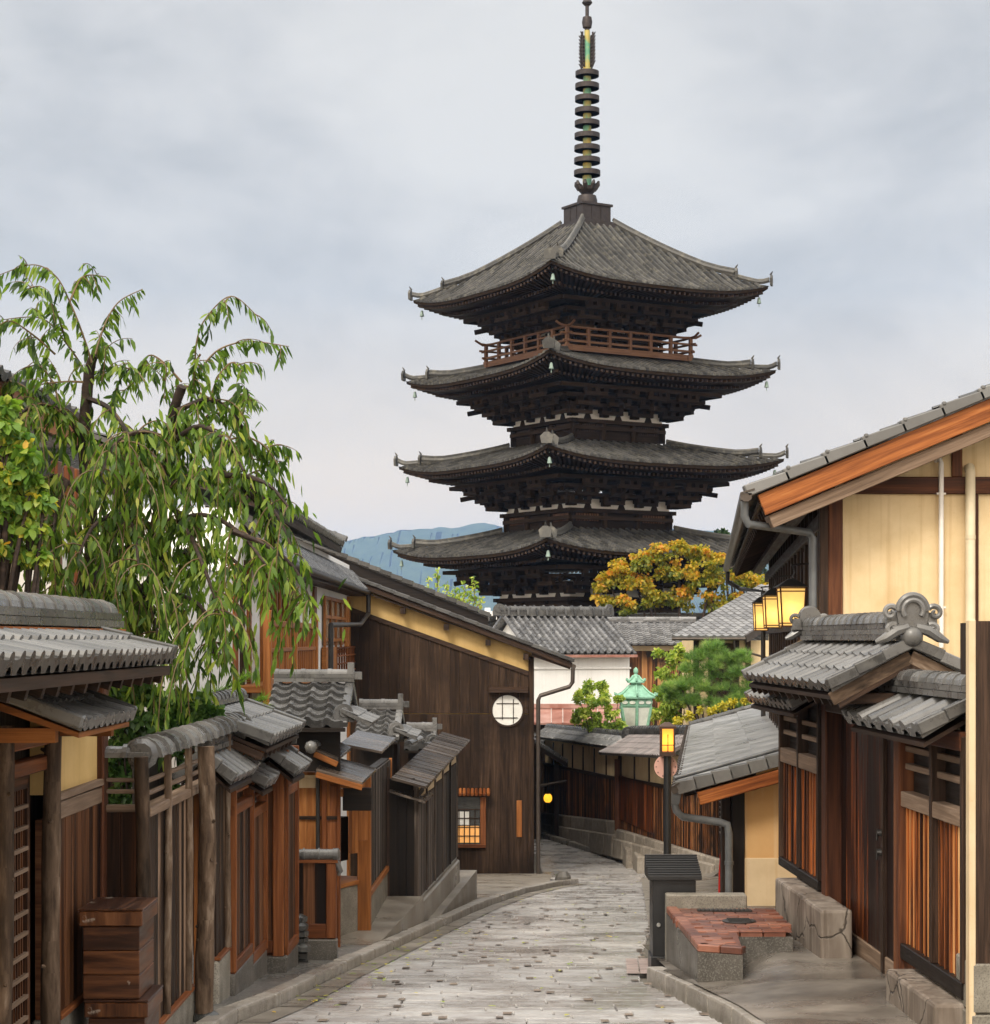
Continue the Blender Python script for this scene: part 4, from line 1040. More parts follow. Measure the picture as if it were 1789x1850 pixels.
def right_ground():
    # brick-topped raised platform, its parapet, lower concrete, apron
    zt = -2.5
    def q(X, Y): return (X, Y * S)
    poly = [q(1.596, 14.95), q(1.652, 13.09), q(2.0, 12.95), q(2.07, 13.75), q(2.55, 13.75), q(2.60, 14.95)]
    T = thing('brick_platform', 'raised street corner platform with wet red brick top and dark aggregate sides', 'platform', (2.0, 14 * S, g(14)))
    m = MB(); n = len(poly)
    m.face([(x, y, zt - .05) for x, y in poly], .5)
    mbase = MB(); mbase.face([(x, y, zt - .012) for x, y in poly], .3)
    for i in range(n):
        a, b = poly[i], poly[(i + 1) % n]; m.face([(a[0], a[1], gw(a[1]) - .2), (b[0], b[1], gw(b[1]) - .2), (b[0], b[1], zt - .05), (a[0], a[1], zt - .05)], .5)
    m.build('side_wall', ST_DCONC, T)
    m = MB()
    def inside(x, y):
        c = False
        for i in range(n):
            a, b = poly[i], poly[(i + 1) % n]
            if (a[1] > y) != (b[1] > y) and x < (b[0] - a[0]) * (y - a[1]) / (b[1] - a[1]) + a[0]: c = not c
        return c
    m = mbase; y = 12.98 * S; r = 0
    while y < 14.95 * S:
        x = 1.5 + (r % 2) * .1
        while x < 2.7:
            cx, cy = x + .1, y + .06
            if inside(cx, cy) and inside(cx - .08, cy) and inside(cx + .06, cy):
                dz = R.uniform(-.004, .004); m.box(x + .004, x + .196, y + .004, y + .116, zt - .06, zt + dz)
            x += .2
        y += .12; r += 1
    bt = m.build('brick_paving', M_BRICK, T, bevel=.006)
    m = MB(); 
    for i in ((0, 1), (1, 2)):
        a, b = poly[i[0]], poly[i[1]]; d = Vector((b[0] - a[0], b[1] - a[1])); k = max(1, round(d.length / .22)); d.normalize(); nn = Vector((-d.y, d.x))
        for j in range(k):
            p = Vector(a).lerp(Vector(b), j / k); e = Vector(a).lerp(Vector(b), (j + 1) / k) - d * .006
            m.hexa([(p.x, p.y, zt - .05), (e.x, e.y, zt - .05), (e.x + nn.x * .1, e.y + nn.y * .1, zt - .05), (p.x + nn.x * .1, p.y + nn.y * .1, zt - .05)], [(p.x, p.y, zt + .012), (e.x, e.y, zt + .012), (e.x + nn.x * .1, e.y + nn.y * .1, zt + .012), (p.x + nn.x * .1, p.y + nn.y * .1, zt + .012)])
    m.build('brick_edging', M_BRICK, T, bevel=.008)
    m = MB(); m.box(1.60, 2.35, 14.96 * S, 14.96 * S + .2, g(15) - .2, -2.385); m.build('parapet', ST_FOUND, T, bevel=.01)
    m = MB(); m.lathe([(0.0, zt + .016), (.13, zt + .016), (.15, zt + .012), (.15, zt - .02)], (2.16, 14.2 * S, 0), 24)
    for a in range(5): m.box(2.16 - .1, 2.16 + .1, 14.2 * S - .1 + a * .045, 14.2 * S - .085 + a * .045, zt + .014, zt + .022)
    tag(m.build('manhole_cover', M_IRON), 'round dark iron manhole cover set in the red brick platform', 'manhole cover')
    m = MB(); m.box(1.86, 2.36, 14.72 * S, 14.80 * S, zt - .01, zt + .014)
    for a in range(12): m.box(1.88 + a * .04, 1.895 + a * .04, 14.725 * S, 14.795 * S, zt + .012, zt + .02)
    tag(m.build('drain_grate', M_IRON), 'long narrow iron drain grate along the back of the brick platform', 'grate')
    # apron and lower concrete
    m = MB(); Y0, Y1 = 7.0, 16.6; ny, nx = 60, 14
    def az(X, Yn):
        e = KRx(Yn * S) + .16; wx = RW.p((Yn * S - RW.A.y) / RW.u.y, 0, 0).x; t = max(0, min(1, (X - e) / max(.1, wx - e)))
        base = g(Yn) + .1 * (1 - t)
        lift = .21 * math.exp(-((Yn - 12.4) / 1.7) ** 2) * (t ** .8) * 1.0
        wq = max(0, min(1, (X - 1.95) / .5)) * max(0, min(1, (Yn - 12.2) / .9)); wq = wq * wq * (3 - 2 * wq)
        lift = lift * (1 - wq) + max(lift, -2.68 - .03 * (Yn - 13) - base) * wq
        return base + lift + .03
    for i in range(ny):
        for j in range(nx):
            A, B = Y0 + (Y1 - Y0) * i / ny, Y0 + (Y1 - Y0) * (i + 1) / ny
            def xx(Yn, f):
                e = KRx(Yn * S) + .06 if Yn < 14.2 else 1.52; wx = RW.p((Yn * S - RW.A.y) / RW.u.y, 0, 0).x + .22
                return e + (wx - e) * f
            f0, f1 = j / nx, (j + 1) / nx; pp = [(xx(A, f0), A), (xx(A, f1), A), (xx(B, f1), B), (xx(B, f0), B)]
            m.face([(x, Y * S, az(x, Y)) for x, Y in pp], .5)
    mm = stone('stained_apron_concrete', [(.3, (.055, .045, .038)), (.47, (.12, .105, .09)), (.6, (.21, .185, .16)), (.75, (.30, .27, .235))], 1.0, .25, .42, .4, .2, .5, True, 70, (.09, .08, .07), True)
    setting(m.build('apron', mm, fix='weld', smooth=60))
    # ground beyond the platform on the right
    m = MB()
    for i in range(14):
        A, B = 15.2 + i * 1.4, 15.2 + (i + 1) * 1.4
        l = lambda Y: (KRx(Y * S) if False else 1.5 + (Y - 15.2) * .085)
        m.face([(l(A), A * S, g(A) + .09), (l(A) + 3.5, A * S, g(A) + .30), (l(B) + 3.5, B * S, g(B) + .30), (l(B), B * S, g(B) + .09)], .5)
    setting(m.build('side_pavement', ST_CONC, fix='weld'))
    # brick drain strip in the road by the box
    m = MB(); a = gp(1130, 1762); y = a.y
    for r in range(9):
        for c in range(3):
            x = a.x + .02 + c * .125 + r * .012; yy = y + r * .20
            m.face([(x, yy, gw(yy) + .016), (x + .115, yy, gw(yy) + .016), (x + .115, yy + .18, gw(yy + .18) + .016), (x, yy + .18, gw(yy + .18) + .016)])
    setting(m.build('gutter_bricks', M_PINKST, fix=False))
right_ground()
def utility_box():
    Y = 15.15; x0, x1 = W(1177, Y).x, W(1262, Y).x; y0 = Y * S; y1 = y0 + .42; z0 = g(Y) - .02; zt = -2.27
    T = thing('utility_box', 'black metal cabinet with ribbed sloping lid at the street edge', 'utility box', ((x0 + x1) / 2, y0 + .2, z0))
    m = MB(); m.box(x0 + .015, x1 - .02, y0 + .03, y1, z0 + .16, zt); b = m.build('cabinet', M_BLACK, T, bevel=.008, segs=2)
    m = MB(); m.box(x0, x1, y0 + .015, y1 + .01, z0, z0 + .16); m.build('plinth', M_BLACK, T, bevel=.008)
    m = MB(); zl = zt + .04; zh = -2.085
    lo = [(x0 - .03, y0 - .03, zt), (x1 + .03, y0 - .03, zt), (x1 + .03, y1 + .05, zt), (x0 - .03, y1 + .05, zt)]
    hi = [(x0 - .03, y0 - .03, zl), (x1 + .03, y0 - .03, zl), (x1 + .03, y1 + .05, zh), (x0 - .03, y1 + .05, zh)]
    m.hexa(lo, hi)
    for i in range(9):
        t = (i + .5) / 9; p = V3(hi[0]).lerp(V3(hi[3]), t); q = V3(hi[1]).lerp(V3(hi[2]), t); m.beam(p + V3((0, 0, .006)), q + V3((0, 0, .006)), .022, .016)
    m.build('lid', M_BLACK, T, bevel=.003)
    m = MB(); c = V3((x0 + .07, y0 + .02, -2.7)); m.tube([c, c + V3((0, -.012, 0))], [.022, .017], 14); m.build('lock', flat('steel', (.55, .55, .53), .3, .9), T)
utility_box()
def street_lamp():
    Y = 20.0; c = W(1206, Y); z0 = g(Y); zt = Z(1312, Y); zb = Z(1361, Y)
    T = thing('street_lamp', 'black post with a small glowing box lantern and a faded round sign', 'street lamp', (c.x, c.y, z0))
    m = MB(); m.tube([(c.x, c.y, z0), (c.x, c.y, z0 + .9)], .068, 14); m.tube([(c.x, c.y, z0 + .9), (c.x, c.y, z0 + .96)], [.068, .05], 14); m.tube([(c.x, c.y, z0 + .95), (c.x, c.y, zb - .02)], .048, 14)
    m.build('post', M_BLACK, T, smooth=40)
    m = MB(); w = .068; m.hexa([(c.x - w, c.y - w, zb + .03), (c.x + w, c.y - w, zb + .03), (c.x + w, c.y + w, zb + .03), (c.x - w, c.y + w, zb + .03)], [(c.x - w, c.y - w, zt - .03), (c.x + w, c.y - w, zt - .03), (c.x + w, c.y + w, zt - .03), (c.x - w, c.y + w, zt - .03)])
    m.build('lamp_glass', M_LAMP, T)
    m = MB(); w = .08
    for a in (-1, 1):
        for b in (-1, 1): m.box(c.x + a * w - .009, c.x + a * w + .009, c.y + b * w - .009, c.y + b * w + .009, zb, zt)
    for z, h, e in ((zb - .03, .05, .0), (zt - .03, .03, .01)): m.box(c.x - w - .012 - e, c.x + w + .012 + e, c.y - w - .012 - e, c.y + w + .012 + e, z, z + h)
    for a in (-1, 1):
        m.box(c.x - .006, c.x + .006, c.y + a * w - .006, c.y + a * w + .006, zb, zt - .1); m.box(c.x + a * w - .006, c.x + a * w + .006, c.y - .006, c.y + .006, zb, zt - .1)
        m.box(c.x - w, c.x + w, c.y + a * w - .006, c.y + a * w + .006, zb + .1, zb + .11); m.box(c.x + a * w - .006, c.x + a * w + .006, c.y - w, c.y + w, zb + .1, zb + .11)
    m.hexa([(c.x - .1, c.y - .1, zt), (c.x + .1, c.y - .1, zt), (c.x + .1, c.y + .1, zt), (c.x - .1, c.y + .1, zt)], [(c.x - .03, c.y - .03, zt + .05), (c.x + .03, c.y - .03, zt + .05), (c.x + .03, c.y + .03, zt + .05), (c.x - .03, c.y + .03, zt + .05)])
    m.build('lamp_frame', flat('lamp_frame_metal', (.05, .022, .012), .5), T)
    m = MB(); zc = Z(1386, Y); m.tube([(c.x - .015, c.y + .06, zc), (c.x - .015, c.y + .075, zc)], .145, 28); d = m.build('round_sign', M_PINK, T)
    m = MB()
    for k in range(10):
        a = 6.283 * k / 10; m.tube([(c.x - .015 + .12 * math.cos(a), c.y + .055, zc + .12 * math.sin(a)), (c.x - .015 + .12 * math.cos(a), c.y + .062, zc + .12 * math.sin(a))], .008, 6)
    m.build('rivets', M_IRON, d)
    bulb(T, (c.x, c.y, (zb + zt) / 2), .55, (1, .62, .25), .03)
street_lamp()
def big_house():
    Yg = 16.0; A = W(1490, Yg); FG = Fr(A, (9.2, Yg * S)); A2 = Vector((A.x, A.y)); dirv = Vector((.1322, S)).normalized()
    FS = Fr(A2, A2 + dirv * 20, flip=True)
    zg = g(16) + .0
    T = thing('machiya_house', 'large cream plaster house with reddish barge board and grey tile verge, right of the street', 'house', (A.x, A.y, zg))
    sl = .414; Yb = 15.45; e0 = W(1357, Yb).x; ze = Z(882, Yb)                    # eave point on the barge plane
    roofz = lambda X: ze + (X - e0) * sl
    zw = lambda u, off=.20: roofz(A.x + u) - off
    # gable wall
    m = FG.mb(); m.hexa([(0, -.18, zg), (5.9, -.18, zg), (5.9, 0, zg), (0, 0, zg)], [(0, -.18, zw(0)), (5.9, -.18, zw(5.9)), (5.9, 0, zw(5.9)), (0, 0, zw(0))]); m.build('gable_wall', PL_C, T)
    m = FS.mb(); LS = 15.2 * S; m.box(.2, LS, -.18, -.02, g(34), ze + .05); m.build('street_wall', PL_C, T)
    def beam(u0, u1, z0, z1, n=.03, mat='post'):
        m = FG.mb(); m.box(u0, u1, -.02, n, z0, z1); m.build('timber', MW[mat], T, bevel=.008)
    U = lambda px: FG.up(px); zz = lambda py: Z(py, Yg)
    beam(U(1496), U(1522), zg, zz(893), .04)
    beam(U(1524), 5.9, zz(893), zz(862), .05, 'post')
    beam(U(1719), U(1738), zz(862), zw(U(1728)) , .035); beam(U(1754), U(1767), zg, zz(893), .035)
    # corner post, street-side timbers
    m = FS.mb(); m.box(-.02, .12, -.1, .05, zg, ze + .1); m.build('corner_post', MW['darkbeam'], T, bevel=.008)
    k = 0
    for u in [.55 + i * .95 for i in range(18)]:
        m = FS.mb(); m.box(u, u + .13, -.02, .035, g(34), ze + .05); m.build('street_post', MW['darkbeam'], T, bevel=.006); k += 1
    for z0, h in ((ze - .35, .16), (ze - 1.35, .12), (-1.05, .16)):
        m = FS.mb(); m.box(.1, LS, -.02, .055, z0, z0 + h); m.build('street_beam', MW['darkbeam'], T, bevel=.006)
    # board screens between the posts along the street
    for i in range(9):
        m = FS.mb(); u = .68 + i * 1.9 + .95; planks(m, FS, u, u + .82, -.9, ze - .4, .12, .02, -.015); m.build('board_screen', MW['slat'], T)
    # roof: tiles, barge boards, verge tiles, rafters, gutter
    m = MB(); LR = (31.8 - Yb) * S; U3 = V3((dirv.x, dirv.y, 0)); o = V3((e0, Yb * S, ze)) + V3((5.6, 0, 5.6 * sl)); D = V3((-1, 0, -sl)); Ld = 5.6 * math.hypot(1, sl)
    tiles(m, o, U3, D, LR, Ld, .3, .27, 's', .04, .02, .06); rf = m.build('tiled_roof', T_DARK, T, fix=False)
    m = MB(); o2 = o; D2 = V3((1, 0, -sl)); tiles(m, o2, U3, D2, LR, 4.0, .3, .27, 's', .04, .02, .06, far=True); m.build('rear_roof', T_DARK, T, fix=False)
    m = MB(); n = 15; a = V3((e0 - .02, Yb * S - .02, ze)); b = o + V3((0, -.02, 0))
    for i in range(n):
        p = a.lerp(b, i / n); q = a.lerp(b, (i + 1) / n); d = (q - p).normalized(); up = V3((-sl, 0, 1)).normalized()
        lo = p - d * .04; m.hexa([lo - V3((0, .02, 0)) - up * .075, q - V3((0, .02, 0)) - up * .075 , q + V3((0, .16, 0)) - up * .075, lo + V3((0, .16, 0)) - up * .075], [lo - V3((0, .02, 0)) + up * .045, q - V3((0, .02, 0)) + up * .012, q + V3((0, .16, 0)) + up * .012, lo + V3((0, .16, 0)) + up * .045])
        m.box(q.x - .02, q.x + .02, q.y - .03, q.y + .02, q.z + .02, q.z + .06)
    m.build('verge_tiles', T_SLAB, rf, bevel=.01)
    m = MB(); up = V3((-sl, 0, 1)).normalized(); p = V3((e0 + .04, Yb * S + .02, ze)) - up * .17; q = b - up * .17; q.y = p.y; m.beam(p, q, .05, .20, up=(0, 1, 0)) if False else m.hexa([p - up * .11, q - up * .11, q - up * .11 + V3((0, .06, 0)), p - up * .11 + V3((0, .06, 0))], [p + up * .10, q + up * .10, q + up * .10 + V3((0, .06, 0)), p + up * .10 + V3((0, .06, 0))])
    m.build('barge_board', MW['barge'], rf, bevel=.006)
    m = MB(); p = p - up * .17 + V3((.03, .05, 0)); q = q - up * .17 + V3((0, .05, 0)); m.hexa([p - up * .07, q - up * .07, q - up * .07 + V3((0, .3, 0)), p - up * .07 + V3((0, .3, 0))], [p + up * .06, q + up * .06, q + up * .06 + V3((0, .3, 0)), p + up * .06 + V3((0, .3, 0))])
    m.build('barge_beam', MW['rail'], rf, bevel=.006)
    m = MB(); s1 = V3((e0 + .03, Yb * S + .1, ze)) - up * .13; s2 = s1 + U3 * (LR - .2); w = V3((1, 0, sl)) * 1.4
    m.hexa([s1 - up * .03, s2 - up * .03, s2 + w - up * .03, s1 + w - up * .03], [s1, s2, s2 + w, s1 + w])
    nraf = 34
    for i in range(nraf):
        p = s1 + U3 * ((LR - .3) * i / (nraf - 1) + .05) - up * .08; m.beam(p + V3((.03, 0, .012)), p + w * .95, .06, .09)
    s3 = s1 - up * .14 + V3((.42, 0, .42 * sl)); m.beam(s3, s3 + U3 * (LR - .3), .14, .16)
    m.build('eave_rafters', MW['darkbeam'], rf)
    m = MB(); gpth = V3((e0 - .05, Yb * S - .04, ze - .07)); ge = gpth + U3 * (LR + .1); n = 24
    prof = [(-.06, .02), (-.055, -.035), (-.02, -.06), (.02, -.06), (.05, -.035), (.055, .02)]
    for i in range(n):
        a_, b_ = gpth.lerp(ge, i / n), gpth.lerp(ge, (i + 1) / n)
        for (x0, z0), (x1, z1) in zip(prof, prof[1:]): m.face([a_ + V3((x0, 0, z0)), b_ + V3((x0, 0, z0)), b_ + V3((x1, 0, z1)), a_ + V3((x1, 0, z1))], .5)
    for i in range(40):
        a_ = gpth.lerp(ge, i / 40); m.beam(a_ + V3((-.055, 0, .02)), a_ + V3((.08, 0, .06)), .02, .015)
    m.face([gpth + V3((x, 0, z)) for x, z in prof], .5)
    m.build('gutter', M_GUT, rf, fix=False)
    m = MB(); pw = FS.p(.05, .12, 0); p0 = gpth + V3((.0, .12, -.05)); zt_ = Z(960, 16.2)
    m.tube([p0, p0 + V3((0, 0, -.14)), p0 + V3((.03, 0, -.22)), V3((pw.x - .04, pw.y - .05, Z(962, 16))), V3((pw.x, pw.y - .05, Z(972, 16))), V3((pw.x, pw.y - .05, -1.2))], .04, 10); m.build('downpipe', M_PIPEG, T, smooth=50)
    m = MB(); pe = ge + V3((.02, -.1, -.05)); pw2 = FS.p(LS - .6, .1, 0); m.tube([pe, pe + V3((0, 0, -.2)), V3((pe.x + .25, pe.y, pe.z - .34)), V3((pw2.x, pw2.y, pe.z - .42)), V3((pw2.x, pw2.y, -2.5))], .045, 8); m.build('downpipe', M_IRON, T, smooth=50)
    # white and beige pipes on the gable
    m = MB(); y = A.y - .07; x = A.x + U(1698); m.tube([(x - .04, y + .07, zz(832)), (x - .015, y + .01, zz(829)), (x, y, zz(838)), (x, y, zz(1170))], .025, 10)
    for py in (893, 1098): m.tube([(x - .045, y, zz(py)), (x + .045, y, zz(py))], .012, 6)
    m.build('white_pipe', M_PIPEW, T, smooth=50)
    m = MB(); x = A.x + U(1750); m.tube([(x, y + .09, zz(848)), (x, y + .02, zz(846)), (x, y - .01, zz(856)), (x, y - .01, -1.6)], [.05, .052, .05, .05], 12); m.tube([(x, y - .01, zz(975)), (x, y - .01, zz(968))], .054, 12); m.build('beige_pipe', M_PIPEB, T, smooth=50)
    # hanging lanterns
    for k, (Y, pl, pr, pt, pb, lab) in enumerate(((17.5, 1407, 1453, 1062, 1131, 'largest and nearest of the three glowing lanterns hung along the cream house'), (20.8, 1380, 1413, 1077, 1134, 'middle one of the three glowing lanterns hung along the cream house'), (24.9, 1362, 1388, 1090, 1139, 'smallest and farthest of the three glowing lanterns hung along the cream house'))):
        a, b = W(pl, Y).x, W(pr, Y).x; cx = (a + b) / 2; w = (b - a) / 2; cy = Y * S; zt, zb = Z(pt, Y), Z(pb, Y)
        L = thing('hanging_lantern', lab, 'lantern', (cx, cy, zb), 'lit lanterns on the cream house')
        def fr(w0, z0, w1, z1): return [(cx - w0, cy - w0, z0), (cx + w0, cy - w0, z0), (cx + w0, cy + w0, z0), (cx - w0, cy + w0, z0)], [(cx - w1, cy - w1, z1), (cx + w1, cy - w1, z1), (cx + w1, cy + w1, z1), (cx - w1, cy + w1, z1)]
        m = MB(); m.hexa(*fr(w * .80, zb, w * .97, zt)); m.build('lantern_glass', M_LANT, L); bulb(L, (cx, cy, zb + (zt - zb) * .42), 34 * w * w, (1, .80, .52), .04)
        m = MB()
        for sx in (-1, 1):
            for sy in (-1, 1): m.beam((cx + sx * w * .82, cy + sy * w * .82, zb - .01), (cx + sx * w, cy + sy * w, zt + .01), .016, .016)
        for zq, wq in ((zb, w * .82), (zt - .005, w * 1.0), (zb + .03, w * .84), (zt - .04, w * .985)):
            for s_ in (-1, 1):
                m.box(cx - wq, cx + wq, cy + s_ * wq - .007, cy + s_ * wq + .007, zq - .006, zq + .006); m.box(cx + s_ * wq - .007, cx + s_ * wq + .007, cy - wq, cy + wq, zq - .006, zq + .006)
        m.build('lantern_frame', MW['post'], L)
        m = MB(); m.hexa(*fr(w * 1.18, zt + .005, w * 1.18, zt + .016)); m.hexa(*fr(w * 1.14, zt + .016, w * .22, zt + .10)); m.build('lantern_cap', M_IRON, L)
        m = MB(); m.tube([(cx, cy, zt + .09), (cx + .04, cy, zt + .17), (cx + .02, cy, zt + .23), (cx, cy, zt + .25)], .008, 6); wl = FS.p((cy - A.y) / FS.u.y, 0, 0); m.tube([(cx, cy, zt + .25), (wl.x + .02, cy, zt + .27)], .012, 6); m.build('hanger', M_IRON, L)
big_house()
def low_house():
    Y0 = 21.0; A = W(1312, Y0); FG = Fr(A, (4.9, Y0 * S)); dirv = Vector((.1322, S)).normalized(); FS = Fr(A, Vector((A.x, A.y)) + dirv * 10, flip=True)
    zg = g(21) - .05
    T = thing('lean_to_house', 'low tan-walled house with smooth grey slab roof and gutter beside the street lamp', 'house', (A.x, A.y, zg))
    Ye = 20.6; e = P(1226, 1421, Ye); r2 = P(1415, 1368, Ye); sl = (r2.z - e.z) / (r2.x - e.x)
    rz = lambda X: e.z + (X - e.x) * sl
    m = FG.mb(); u1 = FG.up(1345); m.hexa([(u1, -.15, -3.0), (1.9, -.15, -3.0), (1.9, 0, -3.0), (u1, 0, -3.0)], [(u1, -.15, rz(A.x + u1) - .12), (1.9, -.15, rz(A.x + 1.9) - .12), (1.9, 0, rz(A.x + 1.9) - .12), (u1, 0, rz(A.x + u1) - .12)]); m.build('plaster_wall', PL_O, T)
    zpl = Z(1550, 21); m.F, m.V, m.R, m.U = [], [], [], []
    m = FG.mb(); m.box(u1 - .01, 1.95, -.16, .04, zg - .3, zpl); m.build('plinth', PL_T, T, bevel=.01)
    m = FG.mb(); m.box(FG.up(1322), u1, -.16, .05, zg - .1, rz(A.x + .1) - .1); m.build('corner_post', MW['black'], T, bevel=.008)
    m = FG.mb(); m.box(FG.up(1306), FG.up(1322) - .005, -.3, -.05, zg - .1, rz(A.x) - .14); m.build('side_post', MW['darkbeam'], T, bevel=.008)
    m = FS.mb(); LS = 12 * S; m.box(.1, LS, -.3, -.06, g(34), rz(A.x + .3) - .1); m.build('street_wall', MW['plankR'], T)
    U3 = V3((dirv.x, dirv.y, 0)); LR = 14.2 * S; Ld = 2.15
    D = V3((-1, 0, -sl)).normalized(); o = V3((e.x, e.y, e.z)) - D * Ld
    # smooth roof of large flat slabs
    m = MB(); nu, nv = 30, 4
    up = V3((-sl, 0, 1)).normalized()
    for j in range(nv):
        for i in range(nu):
            u0 = LR * i / nu; u1_ = LR * (i + 1) / nu; v0, v1 = Ld * j / nv, Ld * (j + 1) / nv
            a = o + U3 * (u0 + .006) + D * v0; b = o + U3 * (u1_ - .006) + D * v0; c = o + U3 * (u1_ - .006) + D * (v1 + .02); d = o + U3 * (u0 + .006) + D * (v1 + .02)
            h0, h1 = up * .012, up * (.04 + R.uniform(-.004, .004)); m.hexa([a - up * .03, b - up * .03, c - up * .03, d - up * .03], [a + h0, b + h0, c + h1, d + h1])
    rf = m.build('slab_roof', stone('wet_slab_roof', [(.3, (.15, .15, .15)), (.5, (.25, .25, .25)), (.7, (.36, .36, .358))], 2.0, 0, .34, .04, .35, .55, False, 45, (.14, .14, .14)), T)
    m = MB(); n = 9; a = o - U3 * .05; b = o + D * Ld - U3 * .05
    for i in range(n):
        p = a.lerp(b, i / n); q = a.lerp(b, (i + 1) / n); m.hexa([p - up * .10, q - up * .10 + D * .03, q - up * .10 + D * .03 + U3 * .22, p - up * .10 + U3 * .22], [p + up * .045, q + up * .075 + D * .03, q + up * .075 + D * .03 + U3 * .22, p + up * .045 + U3 * .22])
    m.build('verge_tiles', T_SLAB, rf, bevel=.008)
    m = MB(); p = b + up * .11 + D * .02 + U3 * .02; q = a + up * .11 + U3 * .02; m.tube([p + U3 * .25, p + U3 * .1, q + U3 * .1], .028, 8); m.build('roof_pipe', M_PIPEG, rf, smooth=50)
    m = MB(); p = a - up * .22 + U3 * .1; q = b - up * .22 + U3 * .1 - D * .2; m.beam(p, q, .14, .17); m.build('barge_beam', MW['barge'], rf, bevel=.012)
    m = MB(); s1 = o + D * Ld - up * .06; s2 = s1 + U3 * LR; s0 = o - up * .06; s3 = s0 + U3 * LR; m.hexa([s1 - up * .03, s2 - up * .03, s3 - up * .03, s0 - up * .03], [s1, s2, s3, s0])
    for i in range(26):
        p = s1 + U3 * (.2 + (LR - .4) * i / 25) - up * .07; m.beam(p - D * .03, p - D * 1.0, .05, .07)
    m.build('eave_rafters', MW['darkbeam'], rf)
    m = MB(); ge0 = o + D * (Ld + .05) - U3 * .05; ge1 = ge0 + U3 * (LR + .1); m.tube([ge0 + V3((0, 0, -.03)), ge1 + V3((0, 0, -.03))], .05, 8)
    for i in range(40): pp = ge0.lerp(ge1, i / 39); m.beam(pp + V3((-.05, 0, 0)), pp + V3((.06, 0, .06)), .02, .02)
    m.build('gutter', M_GUT, rf, smooth=50)
    # funnel and downpipe at the near corner
    m = MB(); f = ge0 + U3 * .1; m.hexa([f + V3((-.05, -.05, -.22)), f + V3((.05, -.05, -.22)), f + V3((.05, .05, -.22)), f + V3((-.05, .05, -.22))], [f + V3((-.08, -.08, -.06)), f + V3((.08, -.08, -.06)), f + V3((.08, .08, -.06)), f + V3((-.08, .08, -.06))])
    xq = W(1318, 20.6); m.tube([f + V3((0, 0, -.2)), f + V3((.02, 0, -.30)), f + V3((.10, 0, -.38)), V3((xq.x - .12, f.y, f.z - .45)), V3((xq.x - .02, f.y, f.z - .48)), V3((xq.x, f.y, f.z - .60)), V3((xq.x, f.y, zg - .1))], .05, 12)
    for dz in (.95,): m.tube([V3((xq.x, f.y, f.z - dz)), V3((xq.x, f.y, f.z - dz - .05))], .058, 12)
    m.build('downpipe', M_PIPEG, T, smooth=50)
    # far verge ridge tiles
    m = MB(); halfcap(m, o + U3 * LR + up * .02, o + U3 * LR + D * Ld + up * .02, .09, ring=.3); halfcap(m, o + up * .02 + U3 * .1, o + U3 * LR + up * .02, .09, ring=.3); m.build('ridge', T_DARK, rf, smooth=40)
    # rain chain and folded red banner by the corner
    m = MB(); c = W(1304, 21.6); zt, zb = Z(1432, 21.6), Z(1505, 21.6); n = 9
    for i in range(n):
        z = zt + (zb - zt) * i / (n - 1); m.lathe([(.006, -.03), (.018, -.02), (.026, .02), (.024, .02), (.0, -.01)], (c.x, c.y, z), 10)
    m.tube([(c.x, c.y, zt + .25), (c.x, c.y, zb - .1)], .005, 5)
    tag(m.build('rain_chain', M_PIPEW), 'string of small white cups hanging left of the grey downpipe', 'rain chain')
    m = MB(); c = W(1306, 21.8); zt, zb = Z(1508, 21.8), g(21.8) + .12; m.tube([(c.x + .01, c.y, zt), (c.x, c.y, zt - .12), (c.x - .01, c.y, (zt + zb) / 2), (c.x - .015, c.y, zb)], [.008, .025, .045, .05], 9, rj=.2); m.tube([(c.x, c.y, zb - .15), (c.x, c.y, zb + .05)], .012, 6)
    tag(m.build('red_banner', M_RED), 'narrow folded red cloth banner standing below the string of white cups', 'banner')
low_house()
def near_pillar():
    Y = 10.2; x0, x1, x2 = W(1746, Y).x, W(1764, Y).x, W(1860, Y).x; y = Y * S; zt = Z(1119, Y); zg = g(10.2) - .3
    T = thing('wall_end', 'tall concrete edged wall end with dark boards over a rubble base, at the right edge', 'wall', ((x0 + x2) / 2, y, zg))
    m = MB(); m.box(x0 + .02, x1, y, y + .10, zg, zt); m.build('concrete_edge', PL_T, T, bevel=.008)
    F = Fr((x1 + .004, y + .05), (x2, y + .05)); m = F.mb(); planks(m, F, 0, F.L, Z(1742, Y), zt - .01, .2, .03, 0); m.box(0, F.L, -.4, -.005, Z(1742, Y), zt - .02); m.build('dark_boards', MW['darkbeam'], T)
    m = F.mb(); m.box(-.03, F.L, -.4, .05, Z(1832, Y), Z(1742, Y)); m.box(-.035, F.L, -.4, .055, zg, Z(1834, Y)); m.build('rubble_base', ST_FOUND, T, bevel=.01)
near_pillar()
